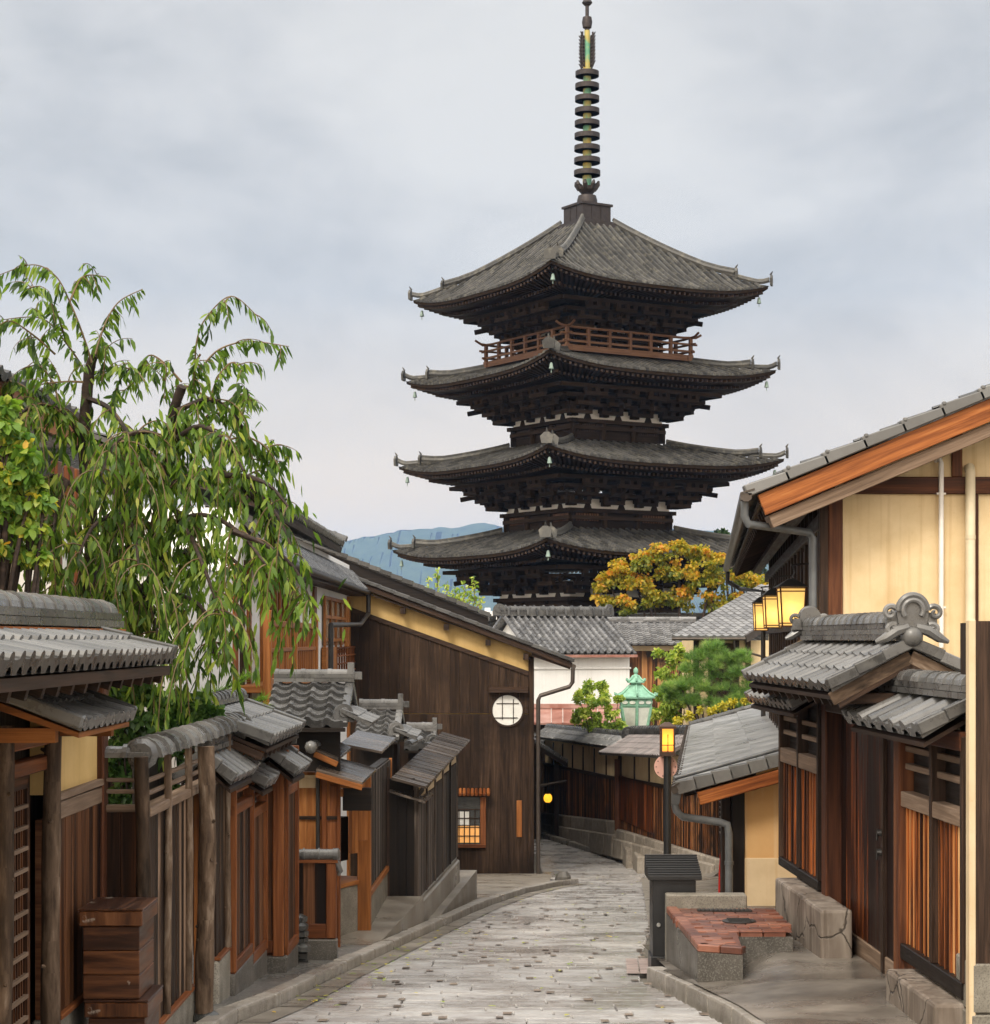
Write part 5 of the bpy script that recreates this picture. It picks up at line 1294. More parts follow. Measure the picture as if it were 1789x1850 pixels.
# ---------------------------------------------------------------- left side of the street
LF = Fr((-2.43, 6.5 * S), (-2.41, 9.78 * S))
def gatehouse():
    F = LF; U = lambda Yn: (Yn - 6.5) * S; zg = g(9) - .1
    T = thing('gatehouse', 'ochre plaster entrance with rustic log posts, lattice door and grey tiled roof', 'gatehouse', F.p(U(8.6), 0, zg))
    m = F.mb(); m.box(U(8.75), U(9.72), -.12, 0, -.85, .0); m.build('plaster_wall', PL_Y, T)
    m = F.mb(); m.box(U(8.78), U(9.74), -.05, .04, -.885, -.845); m.box(U(8.78), U(9.74), -.05, .03, -.99, -.895); m.build('wainscot_rail', MW['rail'], T, bevel=.005)
    m = F.mb(); planks(m, F, U(8.78), U(9.72), -2.06, -.99, .11, .02, 0, batten=.0); m.box(U(8.78), U(9.72), -.1, -.004, -2.06, -.99); m.build('wainscot_boards', MW['slat'], T)
    m = F.mb(); m.box(U(8.78), U(9.74), -.12, .03, zg - .3, -2.085); m.build('foundation', ST_FOUND, T, bevel=.015)
    m = F.mb(); m.box(U(8.78), U(9.74), -.1, .05, -2.085, -2.055); m.build('sill', MW['brown'], T, bevel=.005)
    m = F.mb(); m.box(U(9.72), U(9.84), -.1, .04, zg, -.02); m.build('corner_post', MW['post'], T, bevel=.01)
    for Yn, r, kk in ((8.62, .052, 8), (7.78, .05, 7)):
        m = MB(); q = F.p(U(Yn), .03, 0); logpost(m, (q.x, q.y, zg - .2), (q.x + .01, q.y, -.42), r, 12, kk); m.build('log_post', MW['log'], T, smooth=50)
    m = F.mb(); m.box(U(7.8), U(8.7), -.06, .04, -.56, -.47); m.box(U(7.8), U(8.7), -.05, .02, -.70, -.62); m.build('lintel', MW['brown'], T, bevel=.008)
    # lattice sliding door
    a, b = U(7.88), U(8.45); m = F.mb()
    for u in (a, b - .05): m.box(u, u + .05, -.08, -.03, zg + .02, -.72)
    for z in (zg + .02, -.78): m.box(a, b, -.08, -.03, z, z + .07)
    d = m.build('lattice_door', MW['slat'], T, bevel=.004)
    m = F.mb(); k = 12
    for i in range(1, k): u = a + .05 + (b - a - .1) * i / k; m.box(u - .008, u + .008, -.07, -.045, zg + .08, -.76)
    m.build('vertical_slats', MW['slat'], d)
    m = F.mb()
    for i in range(1, 16): z = zg + .08 + (-.76 - zg - .08) * i / 16; m.box(a + .04, b - .04, -.055, -.028, z - .010, z + .010)
    m.build('cross_slats', MW['rail'], d)
    m = F.mb(); m.box(a - .05, U(9.7), -.20, -.14, zg, 0); m.build('shade_backing', MW['black'], T)  # black sheet added so the space behind the door reads as shade
    m = F.mb(); m.box(U(6.1), U(7.7), -.12, 0, zg, 0.0); m.build('plaster_wall', PL_Y, T)
    # big roof
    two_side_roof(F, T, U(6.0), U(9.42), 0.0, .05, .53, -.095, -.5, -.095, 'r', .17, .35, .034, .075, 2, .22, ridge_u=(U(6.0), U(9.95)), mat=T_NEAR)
    m = F.mb(); m.box(U(6.0), U(9.95), -.12, .12, .03, .062); m.build('ridge_board', MW['barge'], T)
    m = F.mb(); m.box(U(6.0), U(9.44), .42, .50, -.21, -.155); m.build('eave_board', MW['darkbeam'], T)
    # hood above the door
    h = MB(); o = F.p(U(7.7), .0, -.24); dd = F.p(U(7.7), .45, -.405) - o; tiles(h, o, F.u, dd, U(8.78) - U(7.7), dd.length, .13, .2, 's', .018, .014, .04)
    hd = h.build('hood_tiles', T_NEAR, T, fix=False)
    for q0, q1 in ((7.7, .09), (8.78, .06)): m = MB(); m.beam(F.p(U(q0), 0, -.235), F.p(U(q0), .45, -.40), q1, .065); m.build('verge_tiles', T_NEAR, hd, bevel=.01)
    m = F.mb(); m.box(U(7.65), U(8.5), -.02, .13, -.225, -.175); m.box(U(7.65), U(8.5), -.02, .09, -.17, -.13); m.build('hood_ridge', MW['rail'], hd, bevel=.01)
    m = F.mb(); m.hexa([(U(7.72), 0, -.33), (U(8.76), 0, -.33), (U(8.76), .42, -.475), (U(7.72), .42, -.475)], [(U(7.72), 0, -.29), (U(8.76), 0, -.29), (U(8.76), .42, -.45), (U(7.72), .42, -.45)])
    m.build('hood_frame', MW['honey'], hd)
    for q0, q1, q2 in ((7.74, .30, -.43), (8.6, .36, -.45)): m = F.mb(); m.box(U(q0), U(q0 + .06), -.0, q1, q2 - .07, q2); m.build('hood_bracket', MW['honey'], hd)
gatehouse()
LN = Fr((-2.15, 9.8 * S), (-2.13, 13.5 * S))
def log_fence():
    F = LN; zg = g(11.5) - .1; L = F.L
    T = thing('log_fence', 'weathered board fence with rustic log posts under a row of curved cap tiles', 'fence', F.p(L / 2, 0, zg))
    U = lambda px, n=0: F.up(px, n); zc, zr, zf = -.73, -1.06, -2.42
    ua, ub = U(342), U(388)
    m = F.mb(); planks(m, F, .05, ua, zf, zr - .02, .105, .02, -.01); m.box(.05, ua, -.08, -.012, zf, zr); m.build('boards', MW['fence'], T)
    m = F.mb(); planks(m, F, ub, L, zf, zr + .02, .105, .02, -.01); m.box(ub, L, -.08, -.012, zf, zr); m.build('boards', MW['fence'], T)
    m = F.mb(); m.box(ua, ub, -.4, -.36, zg, zc); m.build('shade_backing', MW['black'], T)  # black sheet standing in for the shade inside the fence gap
    for a, b in ((.02, ua), (ua, L)):
        m = F.mb(); m.box(a, b, -.06, .05, zr - .03, zr + .03); m.build('rail', MW['rail'], T, bevel=.008)
        for z in (-.955, -.875):
            m = MB(); m.tube([F.p(a, .0, z), F.p(b, .0, z)], .016, 7); m.build('slat', MW['rail'], T)
    for px, r, o, kk in ((257, .046, .02, 5), (303, .026, .03, 3), (341, .027, .03, 4), (411, .028, .03, 4)):
        m = MB(); q = F.p(U(px, o), o, 0); logpost(m, (q.x, q.y, zf), (q.x, q.y, zc + .02), r, 10, kk); m.build('log_post', MW['log'], T, smooth=50)
    for q0, q1 in ((.0, ua + .05), (ub - .05, L + .02)): m = F.mb(); m.box(q0, q1, -.1, .04, zg - .3, zf - .025); m.build('foundation', ST_FOUND, T, bevel=.02)
    for q0, q1 in ((.0, ua + .04), (ub - .04, L + .02)): m = F.mb(); m.box(q0, q1, -.09, .05, zf - .026, zf); m.build('sill', MW['brown'], T, bevel=.005)
    # return toward the gatehouse
    Fb = Fr((-2.41, 9.8 * S), (-2.16, 9.8 * S)); m = Fb.mb(); planks(m, Fb, .0, Fb.L, zg - .2, -1.03, .11, .02, -.02); m.box(0, Fb.L, -.08, -.022, zg, -1.03); m.build('return_boards', MW['slat'], T)
    m = Fb.mb(); m.box(0, Fb.L, -.04, .02, -1.055, -1.01); m.build('rail', MW['rail'], T, bevel=.006)
    for z in (-.93, -.86):
        m = MB(); m.tube([Fb.p(0, 0, z), Fb.p(Fb.L, 0, z)], .014, 7); m.build('slat', MW['rail'], T)
    m = MB(); halfcap(m, Fb.p(-.02, 0, zc + .01), Fb.p(Fb.L + .06, 0, zc + .01), .07, ring=.2, rr=1.18); a0 = F.p(-.02, .0, zc + .01); a1 = F.p(L + .03, 0, zc + .01); halfcap(m, a0, a1, .105, ring=.34, rr=1.2)
    m.tube([F.p(-.06, .0, zc + .03), F.p(-.02, 0, zc + .03)], [.07, .1], 10)
    m.build('cap_tiles', T_NEAR, T, smooth=45)
    # free-standing log on stone
    T2 = thing('rustic_log', 'thick bare knotted log standing on a dark stone before the board fence', 'log post', (F.p(U(372, .12), .12, g(11.8))))
    q = T2.location; m = MB(); logpost(m, (q.x, q.y, q.z + .17), (q.x, q.y, zc - .02), .062, 14, 10); m.build('log', MW['log'], T2, smooth=50)
    m = MB(); m.lathe([(.06, .20), (.10, .17), (.115, .10), (.10, .05)], (q.x, q.y, q.z), 14); m.build('stone_foot', ST_DARK, T2, smooth=50)
    m = MB(); m.box(q.x - .14, q.x + .12, q.y - .13, q.y + .15, q.z - .1, q.z + .065); m.build('base_stone', ST_TAN, T2, bevel=.03, segs=3)
log_fence()
def crates():
    x0, x1 = -2.325, -1.985; y0, y1 = 9.0 * S, 9.0 * S + .50; zt = Z(1640, 9.05)
    zg = g(9.2) + .0; h = (zt - zg) / 2
    for k, (dx, lab) in enumerate(((.03, 'lower of two stacked dark varnished wooden crates before the board fence'), (0, 'upper of two stacked dark varnished wooden crates, with pale worn patch on its side'))):
        z0 = zg + k * (h + .002); z1 = z0 + h
        T = thing('wooden_crate', lab, 'crate', ((x0 + x1) / 2 + dx, (y0 + y1) / 2, z0), 'stacked wooden crates')
        m = MB(); a, b = x0 + dx + .012, x1 + dx - .012
        for i in range(3): zz0 = z0 + .0 + (h - .1) * i / 3; m.box(a, b, y0 + .012, y1 - .012, zz0 + .001, zz0 + (h - .1) / 3 - .002, None, 0)
        m.build('box', MW['crate'], T, bevel=.004)
        m = MB(); m.box(x0 + dx - .008, x1 + dx + .008, y0 - .004, y1 + .004, z1 - .098, z1 - .014); m.build('lid_rim', MW['crate'], T, bevel=.006)
        m = MB(); m.box(x0 + dx - .012, x1 + dx + .012, y0 - .008, y1 + .008, z1 - .012, z1); m.build('lid', MW['crate'], T, bevel=.004)
crates()
def panel_fence(label, Y0, Y1, x, zr, zb, ztop, roof, group, ret=None):
    F = Fr((x, Y0 * S), (x + .02, Y1 * S)); zg = g(Y1) - .1; L = F.L
    T = thing('panel_fence', label, 'fence', F.p(L / 2, 0, zg), group)
    m = F.mb(); planks(m, F, .03, L - .03, zb, zr, .075, .018, -.01); m.box(.03, L - .03, -.06, -.012, zb, zr); m.build('boards', MW['slat'], T)
    for z, h in ((zr, .085), (zb - .09, .095)):
        m = F.mb(); m.box(.0, L, -.05, .035, z, z + h); m.build('rail', MW['brown'], T, bevel=.006)
    for z in (zr + .16, zr + .25):
        m = F.mb(); m.box(.0, L, -.03, .01, z, z + .022); m.build('slat', MW['brown'], T, bevel=.003)
    for u in (0, L - .05):
        m = F.mb(); m.box(u, u + .05, -.06, .042, zb - .08, ztop); m.build('post', MW['brown'], T, bevel=.006)
    m = F.mb(); m.box(0, L, -.12, -.07, zr, ztop); m.build('back_board', MW['black'], T)
    m = F.mb(); m.box(-.02, L + .02, -.14, .03, zg - .2, zb - .092); m.build('foundation', ST_DCONC, T, bevel=.012)
    u0, u1, nf, zf, nr, zr_ = roof
    two_side_roof(F, T, u0, u1, nr, zr_, nf, zf, 2 * nr - nf, zf, 'r', .24, .4, .032, .05, 3, .13, mat=T_NEAR)
    m = MB(); end_tile(m, F.p(u1 - .03, nr, zr_ + .13), -F.u, .13, .05); m.build('ridge_end_tile', T_NEAR, T, smooth=40)
    return T, F
GF = 'stained board fence bays stepping down the slope'
def stepped_fences():
    A, FA = panel_fence('red-brown fence bay with tiled top next to the log fence', 12.7, 13.55, -2.09, -1.40, -2.56, -1.02, (-.75 * S, .22 * S, .17, -1.045, -.06, -.86), GF)
    B, FB = panel_fence('narrow red-brown fence bay, lower, in the middle of the stepped bays', 13.62, 14.35, -2.09, -1.53, -2.68, -1.18, (-.25, .35 * S, .19, -1.21, -.06, -1.07), GF)
    C, FC = panel_fence('red-brown fence bay with thick post beside the low screen wall', 14.5, 15.15, -1.91, -1.42, -2.78, -1.0, (-.62, .28, .20, -1.16, -.05, -.98), GF)
    Fr_ = Fr((-2.09, 14.45 * S), (-1.90, 14.45 * S)); m = Fr_.mb(); zg = g(14.5)
    planks(m, Fr_, 0, Fr_.L - .09, zg + .25, -1.05, .09, .02, -.02); m.box(0, Fr_.L, -.06, -.022, zg, -1.05); m.build('return_boards', MW['slat'], C)
    m = Fr_.mb(); m.box(Fr_.L - .10, Fr_.L, -.05, .03, zg + .22, -1.0); m.build('corner_post', MW['brown'], C, bevel=.008)
    m = Fr_.mb(); m.box(0, Fr_.L - .1, -.04, .02, zg + .25, zg + .36); m.build('rail', MW['brown'], C, bevel=.005)
    m = Fr_.mb(); m.box(-.02, Fr_.L + .03, -.1, .045, zg - .3, zg + .22); m.build('foundation', ST_DCONC, C, bevel=.012)
    # upper, larger tiled hood behind the bays
    F = Fr((-2.08, 12.75 * S), (-2.06, 14.75 * S)); T = thing('roofed_gate', 'small tiled gate roof above the red-brown fence bays, beneath the pine branch', 'gate', F.p(F.L / 2, -.4, g(13.5)))
    two_side_roof(F, T, 0, F.L, -.28, -.57, .30, -.80, -.8, -.80, 'r', .23, .3, .036, .06, 1, .14)
    for u in (.15, F.L - .25):
        m = F.mb(); m.box(u, u + .1, -.34, -.22, g(14), -.68); m.build('gate_post', MW['honey'], T, bevel=.008)
        m = F.mb(); m.box(u + .02, u + .08, -.75, .22, -.93, -.86); m.build('bracket_beam', MW['honey'], T, bevel=.006)
    m = F.mb(); m.box(.1, F.L - .1, .1, .2, -.93, -.86); m.build('eave_beam', MW['honey'], T, bevel=.006)
    m = MB(); c = F.p(F.L + .22, -.16, -1.0); m.lathe([(0, -.075), (.05, -.055), (.075, 0), (.05, .055), (0, .075)], c, 14); m.tube([c, c + V3((0, 0, -.5))], .02, 6); m.build('post_finial', T_NEAR, T, smooth=50)
stepped_fences()
def entry_house():
    zg = g(16) - .05
    T = thing('entry_house', 'brown boarded entry house with small shingle hoods, honey posts and patterned tile roof', 'house', (-1.9, 17.5 * S, zg))
    # low screen wall with round cap
    T2 = thing('screen_wall', 'low dark board screen wall with round grey cap tiles and a brown end post', 'wall', (-1.75, 15.6 * S, g(15.6)))
    F = Fr((-1.98, 15.6 * S), (-1.545, 15.6 * S)); zt = -2.17; z0 = g(15.6)
    m = F.mb(); planks(m, F, .0, F.L - .09, z0 + .42, zt, .10, .02, -.02); m.box(0, F.L - .05, -.07, -.022, z0 + .3, zt); m.build('boards', MW['slat'], T2)
    m = F.mb(); m.box(F.L - .095, F.L, -.07, .03, z0 + .28, zt); m.build('end_post', MW['brown'], T2, bevel=.008)
    m = F.mb(); m.box(0, F.L - .095, -.06, .02, z0 + .28, z0 + .42); m.build('rail', MW['brown'], T2, bevel=.006)
    m = F.mb(); m.box(-.02, F.L + .01, -.1, .04, z0 - .2, z0 + .27); m.build('foundation', ST_DCONC, T2, bevel=.012)
    m = F.mb(); m.box(-.02, F.L + .02, -.08, .045, zt, zt + .03); m.build('cap_board', MW['brown'], T2)
    m = MB(); k = 3
    for i in range(k):
        a, b = F.p(F.L * i / k - .03, -.01, zt + .075), F.p(F.L * (i + 1) / k - .03, -.01, zt + .075); m.tube([a, a.lerp(b, .1), a.lerp(b, .11), b], [.066, .066, .056, .055], 14)
    c = F.p(F.L - .03, -.01, zt + .07); m.tube([c, c + F.u * .05, c + F.u * .07], [.07, .07, .04], 14); m.tube([c + F.u * .02 + V3((0, 0, -.05)), c + F.u * .07 + V3((0, 0, -.16)), c + F.u * .05 + V3((0, 0, -.2))], [.04, .03, .01], 8)
    m.build('cap_tiles', T_NEAR, T2, smooth=45)
    # entry house: camera-facing wall
    F = Fr(W(505, 17.0), W(612, 17.0)); L = F.L; zq = lambda py: Z(py, 17.0)
    m = F.mb(); planks(m, F, 0, L * .78, zg, zq(1395), .10, .02, 0); m.box(0, L, -.12, -.003, zg, zq(1395)); m.build('boards', MW['honey'], T)
    m = F.mb(); planks(m, F, L * .80, L, zg, zq(1420), .13, .02, .0); m.build('door_boards', MW['brown'], T)
    for a, b in ((L * .72, L * .80), (L * .98, L * 1.03)):
        m = F.mb(); m.box(a, b, -.06, .06, zg, zq(1395)); m.build('post', MW['brown'], T, bevel=.006)
    m = F.mb(); m.box(0, L, -.02, .05, zq(1480), zq(1474)); m.build('mid_rail', MW['darkbeam'], T)
    m = MB(); q = F.p(L * .66, .08, 0); m.tube([(q.x, q.y, zq(1360)), (q.x, q.y, zq(1540))], .022, 8); m.tube([(q.x, q.y, zq(1366)), (q.x + .1, q.y - .05, zq(1352))], .022, 8); m.build('downpipe', M_IRON, T, smooth=50)
    m = F.mb(); m.box(L * .24, L * .62, .03, .05, zq(1423), zq(1404)); m.tube([(L * .22, .05, zq(1403)), (L * .66, .05, zq(1403))], .018, 8); m.build('cloth_blind', PL_T, T)
    # white recess and plinth to the right
    F2 = Fr(W(612, 17.6), W(672, 18.2)); m = F2.mb(); m.box(0, F2.L, -.5, -.42, zg, Z(1400, 18)); m.build('plaster_wall', PL_W, T)
    m = F2.mb(); m.box(.10, F2.L, -.40, -.3, Z(1560, 18), Z(1480, 18)); m.build('opening_shade', MW['black'], T)  # solid black block, paints the shade of the void
    m = F2.mb(); m.box(-.02, F2.L + .05, -.45, -.05, zg - .3, Z(1598, 18)); m.build('plinth', ST_FOUND, T, bevel=.01)
    m = F2.mb(); m.box(-.02, F2.L + .03, -.44, -.03, Z(1598, 18), Z(1590, 18)); m.build('plinth_cap', MW['honey'], T, bevel=.005)
    # street wall with tall slatted window
    Fs = Fr(W(663, 18.1), W(703, 20.6)); L = Fs.L
    for u in (0, ):
        m = Fs.mb(); m.box(u - .10, u + .02, -.1, .05, zg - .05, Z(1400, 18)); m.build('post', MW['honey'], T, bevel=.008)
    m = Fs.mb(); m.box(.02, L, -.1, .0, Z(1598, 19), Z(1395, 18.4)); m.build('wall_core', MW['black'], T)
    m = Fs.mb(); planks(m, Fs, .15, L - .05, Z(1585, 19), Z(1395, 18.6), .085, .02, .004); m.build('slatted_window', MW['grey'], T)
    m = Fs.mb(); m.box(.03, L, .0, .05, Z(1598, 19), Z(1588, 19)); m.box(.03, .13, .0, .04, Z(1588, 19), Z(1395, 18.4)); m.box(L - .05, L, 0, .04, Z(1588, 19), Z(1395, 18.4)); m.build('window_frame', MW['honey'], T, bevel=.005)
    m = Fs.mb(); m.box(.02, L, -.12, .03, zg - .5, Z(1598, 19)); m.build('plinth', ST_FOUND, T, bevel=.01)
    # hinged honey shutter and black box
    F3 = Fr(W(634, 17.4), W(664, 17.5)); m = F3.mb(); m.box(0, .08, -.05, .02, Z(1542, 17.4), Z(1460, 17.4)); m.box(.085, F3.L, -.04, .01, Z(1520, 17.4), Z(1460, 17.4)); m.build('shutter', MW['honey'], T, bevel=.005)
    F4 = Fr(W(619, 17.0), W(671, 17.0)); m = F4.mb(); m.box(0, F4.L, -.10, .0, Z(1465, 17), Z(1424, 17)); m.build('dark_hanging_box', MW['black'], T, bevel=.006)
    m = F4.mb(); m.box(-.2, .02, -.05, .0, Z(1440, 17), Z(1425, 17)); m.box(-.2, F4.L * .7, -.05, -.0, Z(1424, 17), Z(1418, 17)); m.box(-.2, -.13, -.05, .02, Z(1475, 17), Z(1400, 17)); m.build('bracket_frame', MW['honey'], T, bevel=.005)
    # board hoods, one above the other
    def hood(pts, Yn, dep, th, mat, edge=None):
        a, b = pts; A = P(a[0], a[1], Yn); B = P(b[0], b[1], Yn); m = MB(); dv = V3((.08, dep, .07)); n = 5
        for i in range(n):
            p, q = dv * (i / n), dv * ((i + 1) / n + .02); up = V3((0, 0, th))
            m.hexa([A + p, B + p, B + q, A + q], [A + p + up, B + p + up, B + q + up * 1.3, A + q + up * 1.3], None, 0)
        o = m.build('board_hood', MW[mat], T, bevel=.004)
        if edge:
            m = MB(); m.beam(A + V3((.0, -.01, -.03)), B + V3((0, -.01, -.03)), .03, .06); m.build('hood_edge', MW['honey'], o, bevel=.004)
    hood(((571, 1394), (655, 1418)), 16.6, .95, .03, 'shingle', True)
    hood(((568, 1357), (610, 1376)), 16.7, .8, .03, 'shingle', True)
    hood(((615, 1348), (690, 1362)), 17.6, 1.4, .03, 'shingle')
    m = MB(); c0 = P(562, 1350, 16.5); c1 = P(600, 1336, 17.6); halfcap(m, c0, c1, .055, ring=.2); m.lathe([(0, -.07), (.05, -.05), (.07, 0), (.05, .05), (0, .07)], c0, 14); m.build('ridge_tiles', T_NEAR, T, smooth=50)
    # patterned main roof, ridge across the view, with a gablet on the right
    gate_roof(T, 478, 645, 632, 1234, 1309, 17.3, 16.55, .205, True)
def gate_roof(T, pl, pr, prr, pyr, pye, Yr, Ye, pitch, skirt=True, apron_len=.5):
    zr, ze = Z(pyr, Yr), Z(pye, Ye); xl, xr, xrr = W(pl, Ye).x, W(pr, Ye).x, W(prr, Yr).x
    m = MB(); o = V3((xl, Yr * S, zr)); d = V3((0, (Ye - Yr) * S, ze - zr)); w = xrr - xl
    tiles(m, o, V3((1, 0, 0)), d, w, d.length, pitch, d.length / 6.0, 's', .045, .038, .05, jit=.1)
    d2 = V3((0, (Yr - Ye) * S, ze - zr)); tiles(m, o, V3((1, 0, 0)), d2, w, d.length, pitch, d.length / 6.0, 's', .032, .022, .04)
    if skirt:   # lower skirt roof turning the corner on the street side
        zs = zr + (ze - zr) * .62; os_ = V3((xrr - .02, Ye * S + .05, zs)); ds = V3((xr - xrr + .16, 0, (ze - zs) * 1.0)); tiles(m, os_, V3((0, 1, 0)), ds, abs(d.y) * 1.6, ds.length, pitch * .62, ds.length / 2, 's', .02, .014, .03)
    rf = m.build('tiled_roof', T_WET, T, fix=False)
    m = MB(); ridge(m, (xl, Yr * S, zr + .01), (xrr + .05, Yr * S, zr + .01), .16, 2, .045, .05, ring=.3)
    m.box(xrr - .02, xrr + .045, Yr * S - .06, Yr * S + .06, zr, zr + .22); m.box(xrr + .05, xrr + .13, Yr * S - .045, Yr * S + .045, zr + .04, zr + .12)
    m.build('ridge', T_NEAR, rf, smooth=40)
    m = MB(); m.beam(V3((xrr, Yr * S, zr)), V3((xrr, Ye * S, ze)) , .09, .07); m.beam(V3((xrr, Yr * S, zr)), V3((xrr, (2 * Yr - Ye) * S, ze)), .09, .07); m.build('verge_tiles', T_NEAR, rf, bevel=.01)
    m = MB(); tri = [(-(Yr - Ye) * S * .8, (ze - zr) * .8), ((Yr - Ye) * S * .8, (ze - zr) * .8), (0, -.06)]
    m.prism(tri, (0, 1, 0), (0, 0, 1), (xrr - .08, Yr * S, zr), (1, 0, 0), .05); m.build('gable_board', MW['honey'], rf)
    m = MB(); end_tile(m, (xrr - .02, Ye * S + .16, ze + .10), (.35, -1, 0), .10, .07); m.build('corner_tile', T_WET, rf, smooth=40)
    m = MB(); m.box(xl, xrr + .02, Ye * S - .01, Ye * S + .05, ze - .075, ze - .035); m.box(xl + .05, xrr - .05, Ye * S + .25, Ye * S + .30, ze - .5, ze - .02); m.build('eave_board', MW['black'], rf)
entry_house()
def plank_house():
    zt = lambda u: 0
    F = Fr((-1.0, 20.2 * S), (-.60, 24.2 * S)); L = F.L; z0 = -3.28; zg = g(24)
    T = thing('board_wall_shed', 'silvery weathered board wall with pale vents under wet board roofing, beside the dark gable house', 'shed', F.p(L / 2, 0, zg))
    ztop = -1.95; slope = .05
    m = F.mb(); planks(m, F, .0, L, z0, lambda u: ztop + slope * u - .16, .085, .02, 0); m.box(0, L, -.1, -.003, z0, ztop - .1); m.build('boards', MW['grey'], T)
    k = 5
    for i in range(k + 1):
        u = L * i / k; m = F.mb(); m.box(u - .025, u + .025, -.03, .04, z0, ztop + slope * u + .12); m.build('post', MW['grey'], T, bevel=.004)
    for i in range(k):
        u = L * (i + .5) / k; w = L / k - .06; m = F.mb(); zz = ztop + slope * u - .13
        m.box(u - w / 2, u + w / 2, -.02, .015, zz, zz + .22); v = m.build('vent_panel', PL_T, T)
        m = F.mb(); m.hexa([(u - w * .28, .014, zz + .05), (u + w * .3, .014, zz + .09), (u + w * .3, .02, zz + .09), (u - w * .28, .02, zz + .05)], [(u - w * .28, .014, zz + .14), (u + w * .3, .014, zz + .17), (u + w * .3, .02, zz + .17), (u - w * .28, .02, zz + .14)]); m.build('vent_opening', MW['black'], v)
    m = F.mb(); m.box(-.05, L + .1, -.2, .06, zg - .2, z0 - .05); m.box(-.02, L + .08, -.2, .02, z0 - .05, z0); m.build('foundation', ST_CONC, T, bevel=.02)
    # wet board roof
    m = F.mb(); n = 16
    for i in range(n):
        a, b = -.35 + (L + .9) * i / n, -.35 + (L + .9) * (i + 1) / n; z = ztop + .13; q = slope
        m.hexa([(a, .17, z + q * a - .02), (b + .02, .17, z + q * b - .02), (b + .02, -.26, z + .09 + q * b), (a, -.26, z + .09 + q * a)], [(a, .17, z + q * a + .012), (b + .02, .17, z + q * b + .006), (b + .02, -.26, z + .12 + q * b), (a, -.26, z + .125 + q * a)], None, 1)
    m.build('board_roof', MW['shingle'], T)
    # dark door end facing uphill with its small tiled hood
    Fe = Fr(W(703, 20.15), W(750, 20.2)); m = Fe.mb(); planks(m, Fe, 0, Fe.L, z0 + .05, -1.9, .1, .02, 0); m.box(0, Fe.L, -.1, -.003, z0, -1.75); m.build('dark_door', MW['black'], T)
    m = Fe.mb(); m.box(-.04, .0, -.05, .05, z0, -1.6); m.build('post', MW['darkbeam'], T)
    m = MB(); o = Fe.p(-.02, .02, -1.73); d = V3((.55, -.15, -.22)); m2 = MB()
    m.hexa([P(703, 1432, 20.0), P(768, 1452, 20.0), P(783, 1437, 21.3), P(722, 1418, 21.3)], [p + V3((0, 0, .03)) for p in (P(703, 1432, 20.0), P(768, 1452, 20.0), P(783, 1437, 21.3), P(722, 1418, 21.3))]); m.build('board_hood', MW['shingle'], T)
    tiles(m2, P(712, 1408, 20.9), V3((1, .0, -.16)), V3((.0, -1, -.24)), .30, .6, .07, .2, 's', .015, .012, .03); m2.build('hood_tiles', T_WET, T, fix=False)
    T2 = thing('tiled_gate', 'second small tiled gable roof down the slope, behind the wet board roofing', 'gate', (-1.5, 21.5 * S, g(21)))
    gate_roof(T2, 640, 733, 722, 1283, 1334, 21.8, 21.0, .205)
    m = MB(); m.box(W(645, 21.9).x, W(720, 21.9).x, 21.7 * S, 22.2 * S, g(21), Z(1325, 21)); m.build('wall', MW['darkbeam'], T2)
    T3 = thing('tiled_gate', 'third and lowest small tiled gable roof, against the dark gable house wall', 'gate', (-1.0, 25.2 * S, g(25)))
    gate_roof(T3, 730, 803, 784, 1322, 1352, 25.4, 24.7, .205)
    m = MB(); m.box(W(735, 25.4).x, W(782, 25.4).x, 25.3 * S, 25.8 * S, g(25), Z(1345, 25)); m.build('wall', MW['darkbeam'], T3)
    # scattered curved ridge tiles on the board roof
    m = MB(); 
    for a, b, Y in (((708, 1338), (722, 1334), 21.2), ((722, 1340), (736, 1330), 21.6), ((738, 1346), (760, 1336), 23.0), ((772, 1350), (800, 1340), 24.0)):
        halfcap(m, P(a[0], a[1], Y), P(b[0], b[1], Y + .3), .06, ring=.2)
    tag(m.build('loose_ridge_tiles', T_WET, smooth=50), 'short rows of round ridge tiles lying at the edge of the wet board roofing', 'roof tiles')
plank_house()
